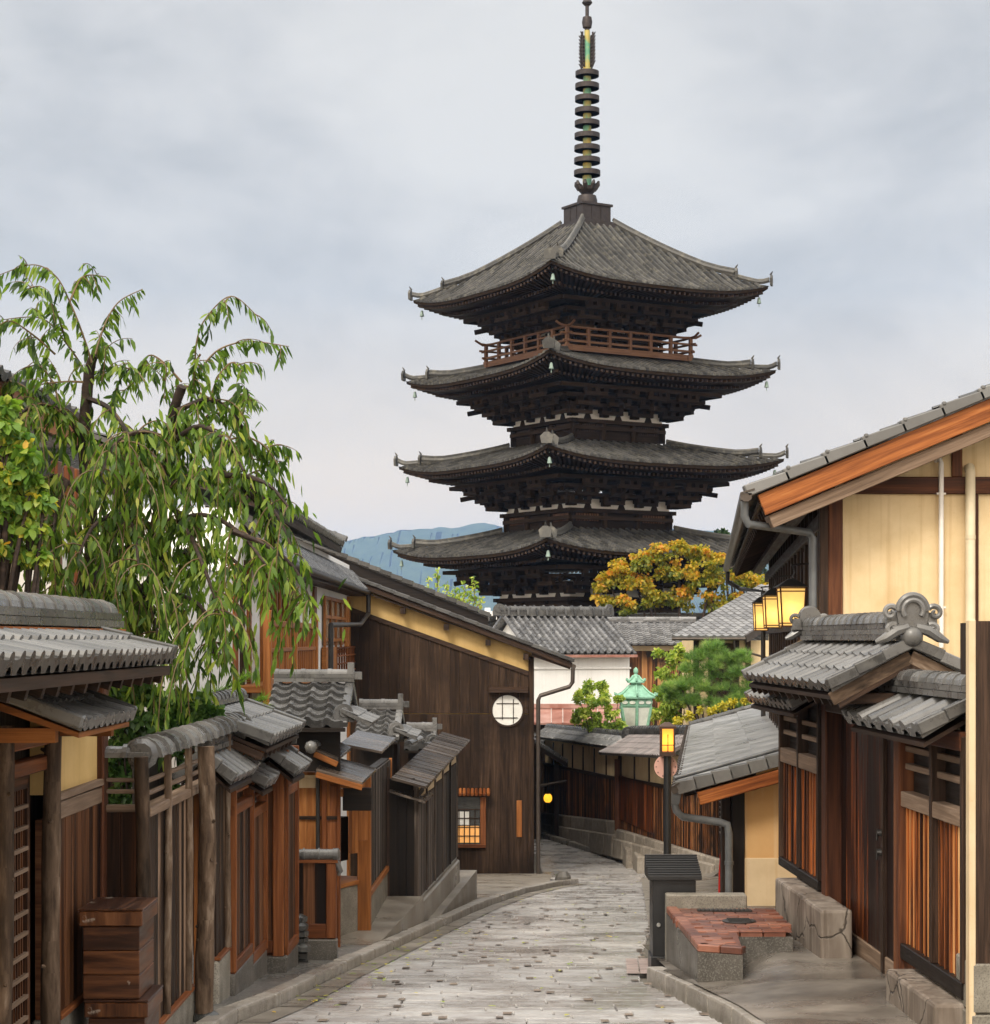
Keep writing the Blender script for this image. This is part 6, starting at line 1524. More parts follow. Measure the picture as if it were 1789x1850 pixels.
def ramps():
    def slab(name, pts, zt, mat):
        m = MB(); n = len(pts); m.face([(x, y * S, zt(y)) for x, y in pts], .5)
        for i in range(n):
            a, b = pts[i], pts[(i + 1) % n]; m.face([(a[0], a[1] * S, min(zt(a[1]) - .01, g(a[1]) - .15)), (b[0], b[1] * S, min(zt(b[1]) - .01, g(b[1]) - .15)), (b[0], b[1] * S, zt(b[1])), (a[0], a[1] * S, zt(a[1]))], .5)
        return setting(m.build(name, mat))
    slab('ramp', [(-1.36, 16.6), (-.893, 20.05), (-2.0, 20.05), (-2.2, 16.6)], lambda y: -3.30 + (y - 17) * .03, ST_CONC)
    slab('ramp_lower', [(-.84, 20.07), (-.286, 25.5), (-1.2, 25.5), (-1.5, 20.07)], lambda y: -3.645 - (y - 20.1) * .004, ST_CONC)
    m = MB(); 
    for i in range(7):
        c = V3((-1.86 + R.uniform(-.04, .04), 15.35 * S + R.uniform(-.05, .1), g(15.3) + .06 + i * .07)); m.lathe([(.04, -.04), (.085, -.025), (.09, .02), (.05, .045)], c, 7, rot=R.random(), sx=R.uniform(.8, 1.15), sy=R.uniform(.8, 1.1))
    tag(m.build('stone_stack', ST_DARK, smooth=30), 'small pile of dark wet stones at the foot of the low screen wall', 'stones')
    m = MB(); c = gp(640, 1722); m.lathe([(0, .018), (.12, .018), (.14, .0)], (c.x, c.y, -3.30), 20); tag(m.build('manhole_cover', M_IRON), 'round iron cover on the concrete ramp by the screen wall', 'manhole cover')
ramps()
def dark_house():
    Y = 38.0; F = Fr(W(632, Y), W(965, Y)); L = F.L; zz = lambda py: Z(py, Y); zg = g(38) - .1; U = lambda px: F.up(px)
    T = thing('gable_house', 'tall dark board gable house with yellow plaster band and round lattice window', 'house', F.p(L / 2, 0, zg))
    top = lambda u: zz(1100) + (zz(1217) - zz(1100)) * (u / U(957)); rl = lambda u: zz(1064) + (zz(1185) - zz(1064)) * (u / U(957))
    m = F.mb(); zs = zz(1290); planks(m, F, 0, U(957), zs + .02, lambda u: top(u) - .04, .235, .03, 0, .003); m.build('upper_boards', MW['dark'], T)
    m = F.mb(); planks(m, F, 0, U(957), zg, zs, .235, .03, .0, .003); m.box(0, L, -.1, -.005, zg, zs); m.build('lower_boards', MW['dark'], T)
    m = F.mb(); m.hexa([(0, -.3, zg), (L, -.3, zg), (L, -.01, zg), (0, -.01, zg)], [(0, -.3, rl(0) + .13), (L, -.3, rl(L) + .1), (L, -.01, rl(L) + .1), (0, -.01, rl(0) + .13)]); m.build('plaster_band', PL_Y, T)
    m = F.mb(); m.hexa([(0, 0, top(0) - .06), (U(957), 0, top(U(957)) - .06), (U(957), .07, top(U(957)) - .06), (0, .07, top(0) - .06)], [(0, 0, top(0) + .05), (U(957), 0, top(U(957)) + .05), (U(957), .07, top(U(957)) + .05), (0, .07, top(0) + .05)]); m.build('band_rail', MW['darkbeam'], T)
    m = F.mb(); m.box(U(955), L, -.1, .09, zg, rl(L) + .02); m.build('corner_post', MW['dark'], T, bevel=.01)
    m = F.mb(); m.box(0, L - .02, -10, -.3, zg, rl(L) - .3); m.build('body_wall', MW['dark'], T)
    # roof falling to the street
    sl = (rl(1) - rl(0)); ur = -1.2; ue = U(1032); zr = rl(ur) + .12; ze = rl(ue) + .06
    m = MB(); o = F.p(ur, .35, zr + .16); d = F.p(ue, .35, ze + .16) - o; tiles(m, o, V3((0, 1, 0)), d, 11.5, d.length, .3, .28, 's', .04, .022, .06)
    d2 = F.p(ur - 4, .35, zr - 1.3) - o; tiles(m, o, V3((0, 1, 0)), d2, 11.5, d2.length, .3, .28, 's', .04, .022, .06, far=True)
    rf = m.build('tiled_roof', T_DARK, T, fix=False)
    m = MB(); a, b = F.p(ur, .36, zr + .09), F.p(ue, .36, ze + .09); m.beam(a, b, .06, .13); m.build('barge_board', MW['darkbeam'], rf)
    m = MB(); n = 20
    for i in range(n): p, q = F.p(ur, .40, zr + .2).lerp(F.p(ue + .03, .40, ze + .2), i / n), F.p(ur, .40, zr + .2).lerp(F.p(ue + .03, .40, ze + .2), (i + 1) / n + .005); m.beam(p, q + V3((0, 0, .015)), .12, .09)
    m.build('verge_tiles', T_DARK, rf, bevel=.01)
    m = MB()
    for px in (729, 807, 882, 950): u = U(px); m.box(F.p(u, 0, 0).x - .06, F.p(u, 0, 0).x + .06, Y * S - .36, Y * S, rl(u) - .12, rl(u) + .02)
    m.build('purlin_end', MW['darkbeam'], rf) ; m = MB()
    for i in range(24):
        yy = Y * S - .3 + i * .46; m.beam((W(960, Y).x, yy, rl(L) + .08), (W(1030, Y).x, yy, ze + .03), .05, .08)
    s0, s1 = F.p(0, .33, rl(0) + .06), F.p(ue, .33, ze + .07); m.hexa([s0 - V3((0, 0, .03)), s1 - V3((0, 0, .03)), s1 + V3((0, 11, -.03)), s0 + V3((0, 11, -.03))], [s0, s1, s1 + V3((0, 11, 0)), s0 + V3((0, 11, 0))])
    m.build('eave_rafters', MW['darkbeam'], rf)
    m = MB(); xe = W(1032, Y).x + .05; m.tube([(xe, Y * S - .4, ze + .06), (xe, Y * S + 11, ze + .06)], .055, 8); m.build('gutter', M_GUT, rf)
    m = MB(); yg = Y * S - .38; xw = W(972, Y).x; m.tube([(xe - .02, yg, ze + .02), (xe - .03, yg, zz(1232)), (xe - .1, yg, zz(1240)), (xw + .05, yg, zz(1256)), (xw, yg, zz(1264)), (xw, yg, zg)], .05, 8); m.build('downpipe', M_GUT, T, smooth=50)
    # round window with lattice
    c = F.p(U(917), .035, zz(1283)); m = MB(); r = .365; n = 36
    m.tube([c, c + F.n * .015], [r, r], n); w = m.build('round_window', M_PAPER, T)
    m = MB()
    for k in range(n):
        a0, a1 = 6.2832 * k / n, 6.2832 * (k + 1) / n; p = lambda a, rr, o: c + F.u * math.cos(a) * rr + V3((0, 0, math.sin(a) * rr)) + F.n * o
        m.face([p(a0, r - .01, .03), p(a1, r - .01, .03), p(a1, r + .035, .03), p(a0, r + .035, .03)], .5); m.face([p(a0, r - .01, .03), p(a1, r - .01, .03), p(a1, r - .01, 0), p(a0, r - .01, 0)], .5); m.face([p(a0, r + .035, .03), p(a1, r + .035, .03), p(a1, r + .035, -.03), p(a0, r + .035, -.03)], .5)
    m.build('window_frame', MW['darkbeam'], w, fix=False)
    m = MB(); s_ = .012
    for du, z0, z1 in ((-.12, -.22, .345), (.14, -.31, .26)): p0 = c + F.u * du; m.beam(p0 + V3((0, -.02, z0)), p0 + V3((0, -.02, z1)), .026, .016)
    for dz, u0, u1 in ((.16, -.26, .27), (-.18, -.31, .24)): p0 = c + V3((0, -.024, dz)); m.beam(p0 + F.u * u0, p0 + F.u * u1, .026, .016)
    m.build('lattice_bar', MW['darkbeam'], w)
    m = F.mb(); m.hexa([(U(883), .03, zz(1249)), (U(954), .03, zz(1249)), (U(954), .22, zz(1251)), (U(883), .22, zz(1251))], [(U(883), .03, zz(1241)), (U(954), .03, zz(1241)), (U(954), .22, zz(1245)), (U(883), .22, zz(1245))]); m.build('window_hood', MW['darkbeam'], T)
    # small grid window with warm light, awning
    m = F.mb(); a, b = U(820), U(878); m.box(a, b, .032, .05, zz(1526), zz(1440)); w2 = m.build('grid_window', M_GLASS, T)
    m = F.mb(); m.box(a + .03, U(866), .052, .056, zz(1522), zz(1492)); m.build('warm_pane', M_WARMW, w2)
    m = F.mb(); m.box(U(828), U(848), .052, .057, zz(1490), zz(1466)); m.build('paper_notice', M_PAPER, w2)
    m = F.mb()
    for i in range(6): u = a + (U(868) - a) * i / 5; m.box(u - .012, u + .012, .056, .08, zz(1526), zz(1462))
    for i in range(5): z = zz(1526) + (zz(1462) - zz(1526)) * i / 4; m.box(a, U(868), .056, .075, z - .01, z + .01)
    m.build('window_bars', MW['darkbeam'], w2)
    m = F.mb(); m.box(a - .03, b + .0, .03, .12, zz(1531), zz(1525)); m.box(U(868), b, .03, .1, zz(1526), zz(1440)); m.build('window_frame', MW['brown'], w2, bevel=.005)
    m = F.mb()
    for i in range(9): u = U(821) + (U(886) - U(821)) * (i + .5) / 9; m.tube([(u, .03, zz(1426)), (u, .30, zz(1434))], .04, 7)
    m.build('bamboo_awning', MW['barge'], T)
    m = F.mb(); m.box(U(933.5), U(943), .035, .06, zz(1512), zz(1446)); tag(m.build('wooden_sign', MW['honey'], bevel=.004), 'long narrow orange wooden board hung upright on the dark gable house', 'sign')
    m = MB(); c = gp(1018, 1594)
    poly = []
    m.lathe([(.0, .26), (.10, .235), (.2, .13), (.23, .0), (.22, -.1)], (c.x, c.y, gw(c.y)), 9, rot=.3, sx=.85, sy=1.1); tag(m.build('rock', ST_DCONC, smooth=25), 'dark wedge-shaped rock standing at the end of the left kerb', 'rock')
dark_house()
def rear_house():
    Y = 46.0; a, b = P(560, 984, Y), P(882, 1116, Y); F = Fr((a.x, Y * S), (b.x, Y * S)); L = F.L; zg = g(46)
    T = thing('rear_house', 'long dark barge board and roof slope of a house rising behind the dark gable house', 'house', F.p(L / 2, -3, zg))
    zl = lambda u: a.z + (b.z - a.z) * u / L
    m = F.mb(); m.hexa([(-2, -8, zg), (L - .5, -8, zg), (L - .5, -.5, zg), (-2, -.5, zg)], [(-2, -8, zl(-2) - .5), (L - .5, -8, zl(L) - .5), (L - .5, -.5, zl(L) - .5), (-2, -.5, zl(-2) - .5)]); m.build('wall', MW['darkbeam'], T)
    m = MB(); o = F.p(-3.0, 0, zl(-3)); d = F.p(L, 0, zl(L)) - o; tiles(m, o, V3((0, 1, 0)), d, 9, d.length, .3, .28, 's', .04, .02, .05); rf = m.build('tiled_roof', T_DARK, T, fix=False)
    m = MB(); dn = V3((0, 0, -.42)); p, q = F.p(-3, .02, zl(-3) - .02), F.p(L, .02, zl(L) - .02); m.hexa([p + dn, q + dn * .8, q + dn * .8 + V3((0, .1, 0)), p + dn + V3((0, .1, 0))], [p, q, q + V3((0, .1, 0)), p + V3((0, .1, 0))]); m.build('barge_board', MW['black'], rf)
    m = MB(); n = 26; p, q = F.p(-3, .06, zl(-3) + .06), F.p(L + .05, .06, zl(L) + .06)
    for i in range(n): m.beam(p.lerp(q, i / n), p.lerp(q, (i + 1) / n) + V3((0, 0, .03)), .2, .12)
    m.build('verge_tiles', T_DARK, rf)
rear_house()
def white_house():
    F = Fr((-3.46, 17.6 * S), (-3.44, 37.9 * S)); L = F.L; zg = g(28); U = lambda px, n=0: F.up(px, n)
    T = thing('white_house', 'white plaster two-storey house with honey balcony and timber windows, behind the pine', 'house', F.p(L / 2, -.5, zg))
    m = F.mb(); m.box(U(425), L, -6, 0, g(38), 1.75); m.build('plaster_wall', PL_W, T); m = F.mb(); m.box(0, U(425) - .01, -4, -.005, g(38), .85); m.build('plaster_wall', PL_W, T)
    def post(px, w, mat='brown', z0=None, z1=1.0, n=.05):
        u = U(px); m = F.mb(); m.box(u - w / 2, u + w / 2, -.02, n, g(38) if z0 is None else z0, z1); m.build('post', MW[mat], T, bevel=.01)
    post(424, .35, 'barge', n=.03); post(435, .22, 'darkbeam'); post(447, .2, 'barge'); post(472, .35, 'honey'); post(525, .5, 'honey'); post(566, .5, 'brown'); post(628, .5, 'honey')
    # pent roof (lower eave) and upper eave
    m = MB(); o = F.p(U(440), 0.02, 1.62); d = F.p(U(440), .42, 1.16) - o; tiles(m, o, F.u, d, L - U(440) + .6, d.length, .3, .25, 's', .035, .02, .05); o = F.p(0, -.02, 1.66 + .02); pr = m.build('pent_roof', T_WET, T, fix=False)
    m = F.mb(); m.box(U(440), L + .3, .0, .38, 1.02, 1.09); m.build('pent_soffit', MW['darkbeam'], pr)
    m = MB(); m.tube([F.p(U(470), .46, 1.10), F.p(L + .4, .46, 1.10)], .06, 8); q = F.p(L - .15, .46, 1.05); m.tube([q, q + V3((0, 0, -.45))], .055, 8); m.tube([q + V3((0, 0, -.45)), q + V3((-.05, -2.0, -.72)), q + V3((-.1, -9.5, -.78))], .05, 8); m.tube([q + V3((-.1, -9.5, -.78)), q + V3((-.1, -9.6, -4.5))], .05, 8); m.build('gutter_pipe', M_IRON, pr, smooth=50)
    m = MB(); ue = U(616, .25); us = U(438); o = F.p(us, -3.2, 3.2); d = F.p(us, .32, 1.98) - o; tiles(m, o, F.u, d, ue - us, d.length, .3, .28, 's', .05, .025, .08); d2 = F.p(us, -6.6, 1.98) - o; tiles(m, o, F.u, d2, ue - us, d.length, .3, .28, 's', .05, .025, .08, far=True); rf = m.build('tiled_roof', T_DARK, T, fix=False)
    m = MB(); halfcap(m, F.p(ue, -3.2, 3.26), F.p(ue, .36, 2.02), .12, ring=.3); halfcap(m, F.p(ue - .25, -3.2, 3.26), F.p(ue - .25, .36, 2.02), .12, ring=.3); m.build('verge_tiles', T_DARK, rf, smooth=50)
    m = F.mb(); m.hexa([(us, -3.2, 3.0), (ue, -3.2, 3.0), (ue, .25, 1.78), (us, .25, 1.78)], [(us, -3.2, 3.12), (ue, -3.2, 3.12), (ue, .28, 1.9), (us, .28, 1.9)]); m.build('eave_soffit', MW['darkbeam'], rf)
    # balcony
    b0, b1 = U(488, .45), U(562, .35); zt, zb = .26, -.62
    B = F.mb(); B.box(b0, b1, .38, .45, zt - .09, zt); B.box(b0, b1, .36, .46, zb - .12, zb + .09); B.box(b0, b1, .39, .44, -.18, -.12)
    bal = B.build('balcony', MW['honey'], T, bevel=.008)
    m = F.mb(); n = 22
    for i in range(n + 1): u = b0 + (b1 - b0) * i / n; m.box(u - .03, u + .03, .395, .435, zb, zt - .05)
    m.build('balusters', MW['honey'], bal)
    m = F.mb()
    for u in (b0, (b0 + b1) / 2, b1): m.box(u - .07, u + .07, .36, .47, zb - .5, zt + .13)
    m.box(b0, b1, 0, .4, zb - .1, zb); m.build('balcony_frame', MW['honey'], bal, bevel=.01)
    m = F.mb(); m.box(U(478), U(520), -.02, .03, zb, .98); w = m.build('sliding_window', M_GLASS, T); m = F.mb()
    for i in range(7): u = U(478) + (U(520) - U(478)) * i / 6; m.box(u - .05, u + .05, .03, .07, zb, .98)
    for z in (zb, .15, .9): m.box(U(478), U(520), .03, .065, z, z + .08)
    m.build('window_frame', MW['honey'], w, bevel=.005)
    a, b = U(582), U(620); m = F.mb(); m.box(a, b, -.02, .03, -.12, .82); w = m.build('sliding_window', flat('pale_reflecting_glass', (.40, .36, .28), .12, 0, .6, .3, 2), T); m = F.mb()
    for i in range(5): u = a + (b - a) * i / 4; m.box(u - (.10 if i in (0, 4) else .05), u + (.10 if i in (0, 4) else .05), .03, .08, -.3, .86)
    for z in (-.3, -.05, .42, .80): m.box(a, b, .03, .075, z, z + .07)
    m.build('window_frame', MW['honey'], w, bevel=.005)
    m = F.mb(); m.box(U(579), U(598), .02, .12, -.85, -.16); m.build('shutter_box', MW['honey'], T, bevel=.008)
    m = F.mb(); a, b = U(600), U(631)
    for i in range(8): u = a + (b - a) * i / 7; m.box(u - .03, u + .03, .08, .12, -.9, -.16)
    for i in range(5): z = -.88 + .17 * i; m.box(a, b, .12, .15, z, z + .03)
    m.build('lattice_screen', MW['brown'], T)
    m = F.mb(); m.box(b0 + .5, b1 - .2, .02, .2, zb - .75, zb - .25); m.build('air_unit', PL_W, T, bevel=.02)
white_house()
def far_left_house():
    F = Fr((-4.6, 9.0 * S), (-4.58, 15.4 * S)); L = F.L; zg = g(13)
    T = thing('old_house', 'cream walled house with orange fascia under its eave, behind the weeping tree', 'house', F.p(L / 2, -1, zg))
    m = F.mb(); m.box(0, L, -4, 0, zg, 2.05); m.build('plaster_wall', PL_C, T)
    for px in (100, 122, 136): u = F.up(px); m = F.mb(); m.box(u - .12, u + .12, -.02, .05, zg, 1.85); m.build('post', MW['brown'], T, bevel=.01)
    m = F.mb(); m.box(F.up(106), F.up(120), .0, .03, -.2, 1.4); w = m.build('window', M_GLASSW, T)
    m = F.mb(); m.box(0, L, .52, .58, 1.86, 2.10); m.build('fascia', MW['honey'], T); m = F.mb(); m.box(0, L, 0, .55, 1.84, 1.89); m.build('soffit', MW['darkbeam'], T)
    m = MB(); o = F.p(-.3, -2, 2.9); d = F.p(-.3, .62, 2.14) - o; tiles(m, o, F.u, d, L + .5, d.length, .28, .27, 's', .04, .02, .05); m.build('tiled_roof', T_DARK, T, fix=False)
    m = F.mb(); m.box(L + .0, L + .22, .3, .66, 1.94, 2.2); m.build('eave_end', M_COPR, T)
far_left_house()
# ---------------------------------------------------------------- the far end of the street
def simple_roof(T, pl, pr, pyr, pye, Yr, Ye, pitch=.3, mat=None, rid=True, back=True, lw=.26, name='tiled_roof', kind='s', dx=0.0, cap=.09):
    mat = mat or T_DARK
    zr, ze = Z(pyr, Yr), Z(pye, Ye); xl, xr = W(pl, (Yr + Ye) / 2).x, W(pr, (Yr + Ye) / 2).x
    m = MB(); o = V3((xl, Yr * S, zr)); d = V3((dx, (Ye - Yr) * S, ze - zr)); tiles(m, o, V3((1, 0, 0)), d, xr - xl, d.length, pitch, .28, kind, .045, .022, .06)
    if back: d2 = V3((0, (Yr - Ye) * S, ze - zr)); tiles(m, o, V3((1, 0, 0)), d2, xr - xl, d2.length, pitch, .28, kind, .045, .022, .06, far=True)
    rf = m.build(name, mat, T, fix=False)
    if rid:
        m = MB(); ridge(m, (xl - .05, Yr * S, zr), (xr + .05, Yr * S, zr), lw, 2, .07, cap, ring=.35); end_tile(m, (xl - .04, Yr * S - .02, zr + .12), (-1, -.6, 0), .16, .06); m.build('ridge', mat, rf, smooth=45)
    return rf
def kura():
    Y = 60.0; zg = g(62); th = math.radians(20); U3 = V3((math.cos(th), math.sin(th), 0)); D3 = V3((math.sin(th), -math.cos(th), 0))
    r0 = P(907, 1113, 62); Lr = 4.35; run = 3.0; rise = 1.42
    T = thing('storehouse', 'white plaster storehouse with thick ribbed tile roof and heavy ridge, below the pagoda', 'storehouse', (r0.x + 2, r0.y, zg))
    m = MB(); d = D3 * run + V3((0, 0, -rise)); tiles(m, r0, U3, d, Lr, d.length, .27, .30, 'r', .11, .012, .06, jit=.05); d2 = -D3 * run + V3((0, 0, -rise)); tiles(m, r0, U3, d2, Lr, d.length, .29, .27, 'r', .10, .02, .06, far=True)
    rf = m.build('tiled_roof', tile_mat('storehouse_tiles', (.04, .04, .042), (.20, .20, .205), .26, .1), T, fix=False)
    m = MB(); q = r0 + U3 * Lr; ridge(m, r0 - U3 * .1, q + U3 * .1, .46, 3, .08, .15, ring=.42)
    for e, s_ in ((r0 - U3 * .1, -1), (q + U3 * .1, 1)): end_tile(m, e + V3((0, 0, .22)), U3 * s_ * .5 + D3, .24, .1)
    for i in range(11): c = r0 + U3 * (Lr * (i + .5) / 11) + V3((0, 0, .04)); m.tube([c - D3 * .16 + V3((0, 0, .36)), c + D3 * .22 + V3((0, 0, .20)), c + D3 * .24], .05, 6)
    m.build('ridge', T_DARK, rf, smooth=45)
    F = Fr((r0.x + .0, r0.y), (r0.x + U3.x * Lr, r0.y + U3.y * Lr)); m = F.mb(); w = run - .45; ze = r0.z - rise * (w / run) - .05
    m.box(.35, Lr - .1, -w, w, zg, ze - .25)
    for u in (.35,): m.hexa([(.35, -w, ze - .25), (.75, -w, ze - .25), (.75, w, ze - .25), (.35, w, ze - .25)], [(.35, -.02, r0.z - .12), (.75, -.02, r0.z - .12), (.75, .02, r0.z - .12), (.35, .02, r0.z - .12)])
    m.build('plaster_wall', PL_W, T)
    m = F.mb(); m.box(.3, Lr - .05, w - .05, w + .06, ze - .78, ze - .70); m.box(.25, Lr, w - .05, w + .16, ze - .24, ze - .04); m.build('cornice', PL_W, T, bevel=.02)
    m = F.mb(); m.box(.2, Lr + .05, run - .12, run - .02, r0.z - rise - .16, r0.z - rise - .06); m.build('gutter', M_COPR, T)
kura()
def back_row():
    T = thing('board_house', 'house with sooty orange boards and a checkered tile roof behind the green copper lantern', 'house', (W(1200, 66).x, 67 * S, g(66)))
    simple_roof(T, 1096, 1262, 1124, 1163, 68, 65.6, .30, tile_mat('checkered_tiles', (.05, .05, .052), (.25, .25, .255), .25))
    F = Fr(W(1122, 66.3), W(1292, 66.3)); m = F.mb(); planks(m, F, 0, F.L, g(66), Z(1176, 66), .22, .03, 0); m.box(0, F.L, -2.5, -.01, g(66), Z(1166, 66)); m.build('boards', wood('sooty_orange_boards', [(.34, (.02, .01, .006)), (.46, (.16, .06, .02)), (.6, (.40, .19, .07)), (.74, (.56, .32, .15))], us=.3, vs=5, var=1.0, blotch=(.45, .5, .62, (.02, .012, .008))), T)
    m = F.mb(); m.box(-.05, F.L, -.05, .12, Z(1176, 66), Z(1167, 66)); m.build('wall_plate', PL_T, T)
    m = F.mb(); m.box(.18, .32, .03, .1, g(66), Z(1176, 66)); m.build('post', MW['black'], T)
    T = thing('tiled_house', 'house with long level tile ridge between the storehouse and the maple', 'house', (W(1240, 71).x, 72 * S, g(71)))
    simple_roof(T, 1138, 1300, 1116, 1150, 73, 70.5, .30, T_DARK); m = MB(); m.box(W(1142, 71).x, W(1296, 71).x, 71.2 * S, 74 * S, g(71), Z(1146, 71)); m.build('wall', MW['darkbeam'], T)
    # house with sloping pale tile roof, cream walls, behind the three lanterns
    Y = 48.0; T = thing('sloped_roof_house', 'cream walled house with pale dimpled tile roof rising behind the three lanterns', 'house', (W(1330, 50).x, 51 * S, g(50)))
    a = P(1214, 1150, Y); w = W(1347, Y).x - a.x; up = V3((2.55, 3.2, 1.32)); m = MB(); o = a + up * 1.25
    tiles(m, o, V3((1, 0, 0)), -up, w, up.length * 1.25, .24, .24, 's', .04, .02, .06); m.build('tiled_roof', tile_mat('pale_dimpled_tiles', (.10, .10, .105), (.27, .27, .275), .33), T, fix=False)
    m = MB(); e = V3((a.x, a.y + .02, a.z - .07)); m.tube([e, e + V3((w, 0, 0))], .05, 8); q = e + V3((w, 0, 0)); m.beam(q, q + up, .09, .22); m.tube([q + V3((-.35, 0, -.02)), q + V3((-.3, .1, -.3)), q + V3((.9, .6, -.62))], .035, 7); m.build('gutter', M_GUT, T)
    F = Fr((a.x + .75, a.y + .8), (a.x + 3.6, a.y + .8)); m = F.mb(); m.box(0, F.L, -4, 0, g(50), a.z - .12)
    m.build('plaster_wall', PL_C, T); 
    for u in (-.02, .42, 1.2, 1.55): m = F.mb(); m.box(u, u + .16, -.05, .06, g(50), a.z - .1); m.build('post', MW['darkbeam'], T)
    m = F.mb(); m.box(.55, 1.2, .0, .05, g(50), a.z - .2); m.build('board_screen', MW['darkbeam'], T)
    T = thing('copper_roof_house', 'low reddish metal roof strip in front of the white storehouse', 'shed', (W(1030, 54).x, 55 * S, g(54)))
    a, b, c, d = P(955, 1306, 53.6), P(1122, 1306, 53.6), P(1122, 1280, 55.2), P(955, 1280, 55.2); m = MB(); n = 8
    for i in range(n): t0, t1 = i / n, (i + 1) / n; m.hexa([a.lerp(b, t0) - V3((0, 0, .06)), a.lerp(b, t1) - V3((.02, 0, .06)), d.lerp(c, t1) - V3((.02, 0, .06)), d.lerp(c, t0) - V3((0, 0, .06))], [a.lerp(b, t0), a.lerp(b, t1) - V3((.02, 0, 0)), d.lerp(c, t1) - V3((.02, 0, 0)), d.lerp(c, t0)])
    m.build('metal_roof', M_COPR, T); m = MB(); m.beam(d + V3((0, 0, .08)), c + V3((0, 0, .08)), .2, .16); m.build('ridge_cap', M_COPR, T)
    m = MB(); m.box(a.x + .1, b.x - .1, a.y + .2, d.y, g(54), a.z - .08); m.build('wall', MW['darkbeam'], T)
    m = MB(); Yb = 320; m.box(W(868, Yb).x, W(903, Yb).x, Yb * S, Yb * S + 10, -17, Z(1104, Yb)); m.box(W(876, Yb).x, W(886, Yb).x, Yb * S + 1, Yb * S + 6, Z(1104, Yb), Z(1098, Yb)); 
    T = thing('distant_building', 'small pale flat-roofed building far off between the barge board and the pagoda', 'building', (W(885, Yb).x, Yb * S + 5, -16)); m.build('wall', PL_W, T)
    m = MB(); 
    for k in range(3): m.box(W(871 + k * 10, Yb).x, W(878 + k * 10, Yb).x, Yb * S - .08, Yb * S - .02, Z(1114, Yb), Z(1109, Yb))
    m.build('window_band', M_GLASS, T)
back_row()
WF = Fr(W(1120, 42), W(984, 52), flip=True); WG = Fr(W(1302, 33.6), W(1122, 41.9), flip=True)
def street_wall():
    def section(label, F, za, zb, group=None, roof=True):
        """za, zb: dicts of heights at the near and far end"""
        L = F.L; lz = lambda k: (lambda u: za[k] + (zb[k] - za[k]) * u / L)
        T = thing('street_wall', label, 'wall', F.p(L / 2, -.1, min(za['g'], zb['g'])), group)
        top, pt, pb, gr = lz('t'), lz('p'), lz('b'), lz('g')
        m = F.mb(); planks(m, F, 0, L, pb, pt, .17, .025, 0, batten=.035); m.build('boards', MW['plankR'], T)
        m = F.mb(); m.hexa([(0, -.2, pb(0)), (L, -.2, pb(L)), (L, -.005, pb(L)), (0, -.005, pb(0))], [(0, -.2, top(0) + .25), (L, -.2, top(L) + .25), (L, -.005, top(L) + .25), (0, -.005, top(0) + .25)]); m.build('plaster_band', PL_C, T)
        m = F.mb(); n = max(2, int(L / 1.6))
        for i in range(n + 1): u = .05 + (L - .1) * i / n; m.box(u - .03, u + .03, -.05, .03, pt(u) - .05, top(u) + .2)
        m.hexa([(0, -.03, pt(0) - .04), (L, -.03, pt(L) - .04), (L, .06, pt(L) - .04), (0, .06, pt(0) - .04)], [(0, -.03, pt(0) + .05), (L, -.03, pt(L) + .05), (L, .06, pt(L) + .05), (0, .06, pt(0) + .05)])
        m.build('timber', MW['darkbeam'], T)
        m = F.mb(); n = max(2, int(L / 1.1))
        for i in range(n):
            a, b = L * i / n + .006, L * (i + 1) / n - .006; o = R.uniform(0, .015)
            m.hexa([(a, -.2, gr(a) - .3), (b, -.2, gr(b) - .3), (b, .14 + o, gr(b) - .3), (a, .14 + o, gr(a) - .3)], [(a, -.2, pb(a) - .01), (b, -.2, pb(b) - .01), (b, .12 + o, pb(b) - .01), (a, .12 + o, pb(a) - .01)])
            mid = .45
            m.hexa([(a, .1, gr(a) - .3), (b, .1, gr(b) - .3), (b, .22 + o, gr(b) - .3), (a, .22 + o, gr(a) - .3)], [(a, .1, gr(a) + (pb(a) - gr(a)) * mid), (b, .1, gr(b) + (pb(b) - gr(b)) * mid), (b, .2 + o, gr(b) + (pb(b) - gr(b)) * mid), (a, .2 + o, gr(a) + (pb(a) - gr(a)) * mid)])
        m.build('stone_base', ST_TAN, T, bevel=.03)
        if roof:
            m = MB(); o = F.p(-.25, -.15, top(0) + .62); q = F.p(L + .3, -.15, top(L) + .62); Uv = (q - o)
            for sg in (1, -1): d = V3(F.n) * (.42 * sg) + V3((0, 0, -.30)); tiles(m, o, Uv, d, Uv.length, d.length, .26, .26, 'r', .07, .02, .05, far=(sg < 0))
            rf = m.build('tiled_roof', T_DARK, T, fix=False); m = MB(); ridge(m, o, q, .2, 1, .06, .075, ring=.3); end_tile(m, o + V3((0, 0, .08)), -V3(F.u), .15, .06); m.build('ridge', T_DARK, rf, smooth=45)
        return T
    zA = dict(t=Z(1372, 42), p=Z(1408, 42), b=Z(1483, 42), g=Z(1528, 42)); zB = dict(t=Z(1350, 52), p=Z(1380, 52), b=Z(1468, 52), g=g(52) - .05)
    T = section('dark board street wall with cream band, stepped stone base and tiled top, at the bend', WF, zA, zB)
    m = MB(); q = WF.p(-.02, .05, 0); m.box(q.x - .09, q.x + .09, q.y - .1, q.y + .1, Z(1500, 42), Z(1372, 42)); m.build('corner_post', MW['post'], T, bevel=.01)
    zC = dict(t=Z(1398, 33.6), p=Z(1440, 33.6), b=Z(1550, 33.6), g=Z(1566, 33.6) - .05); zD = dict(t=Z(1368, 42), p=Z(1406, 42), b=Z(1496, 42), g=Z(1528, 42))
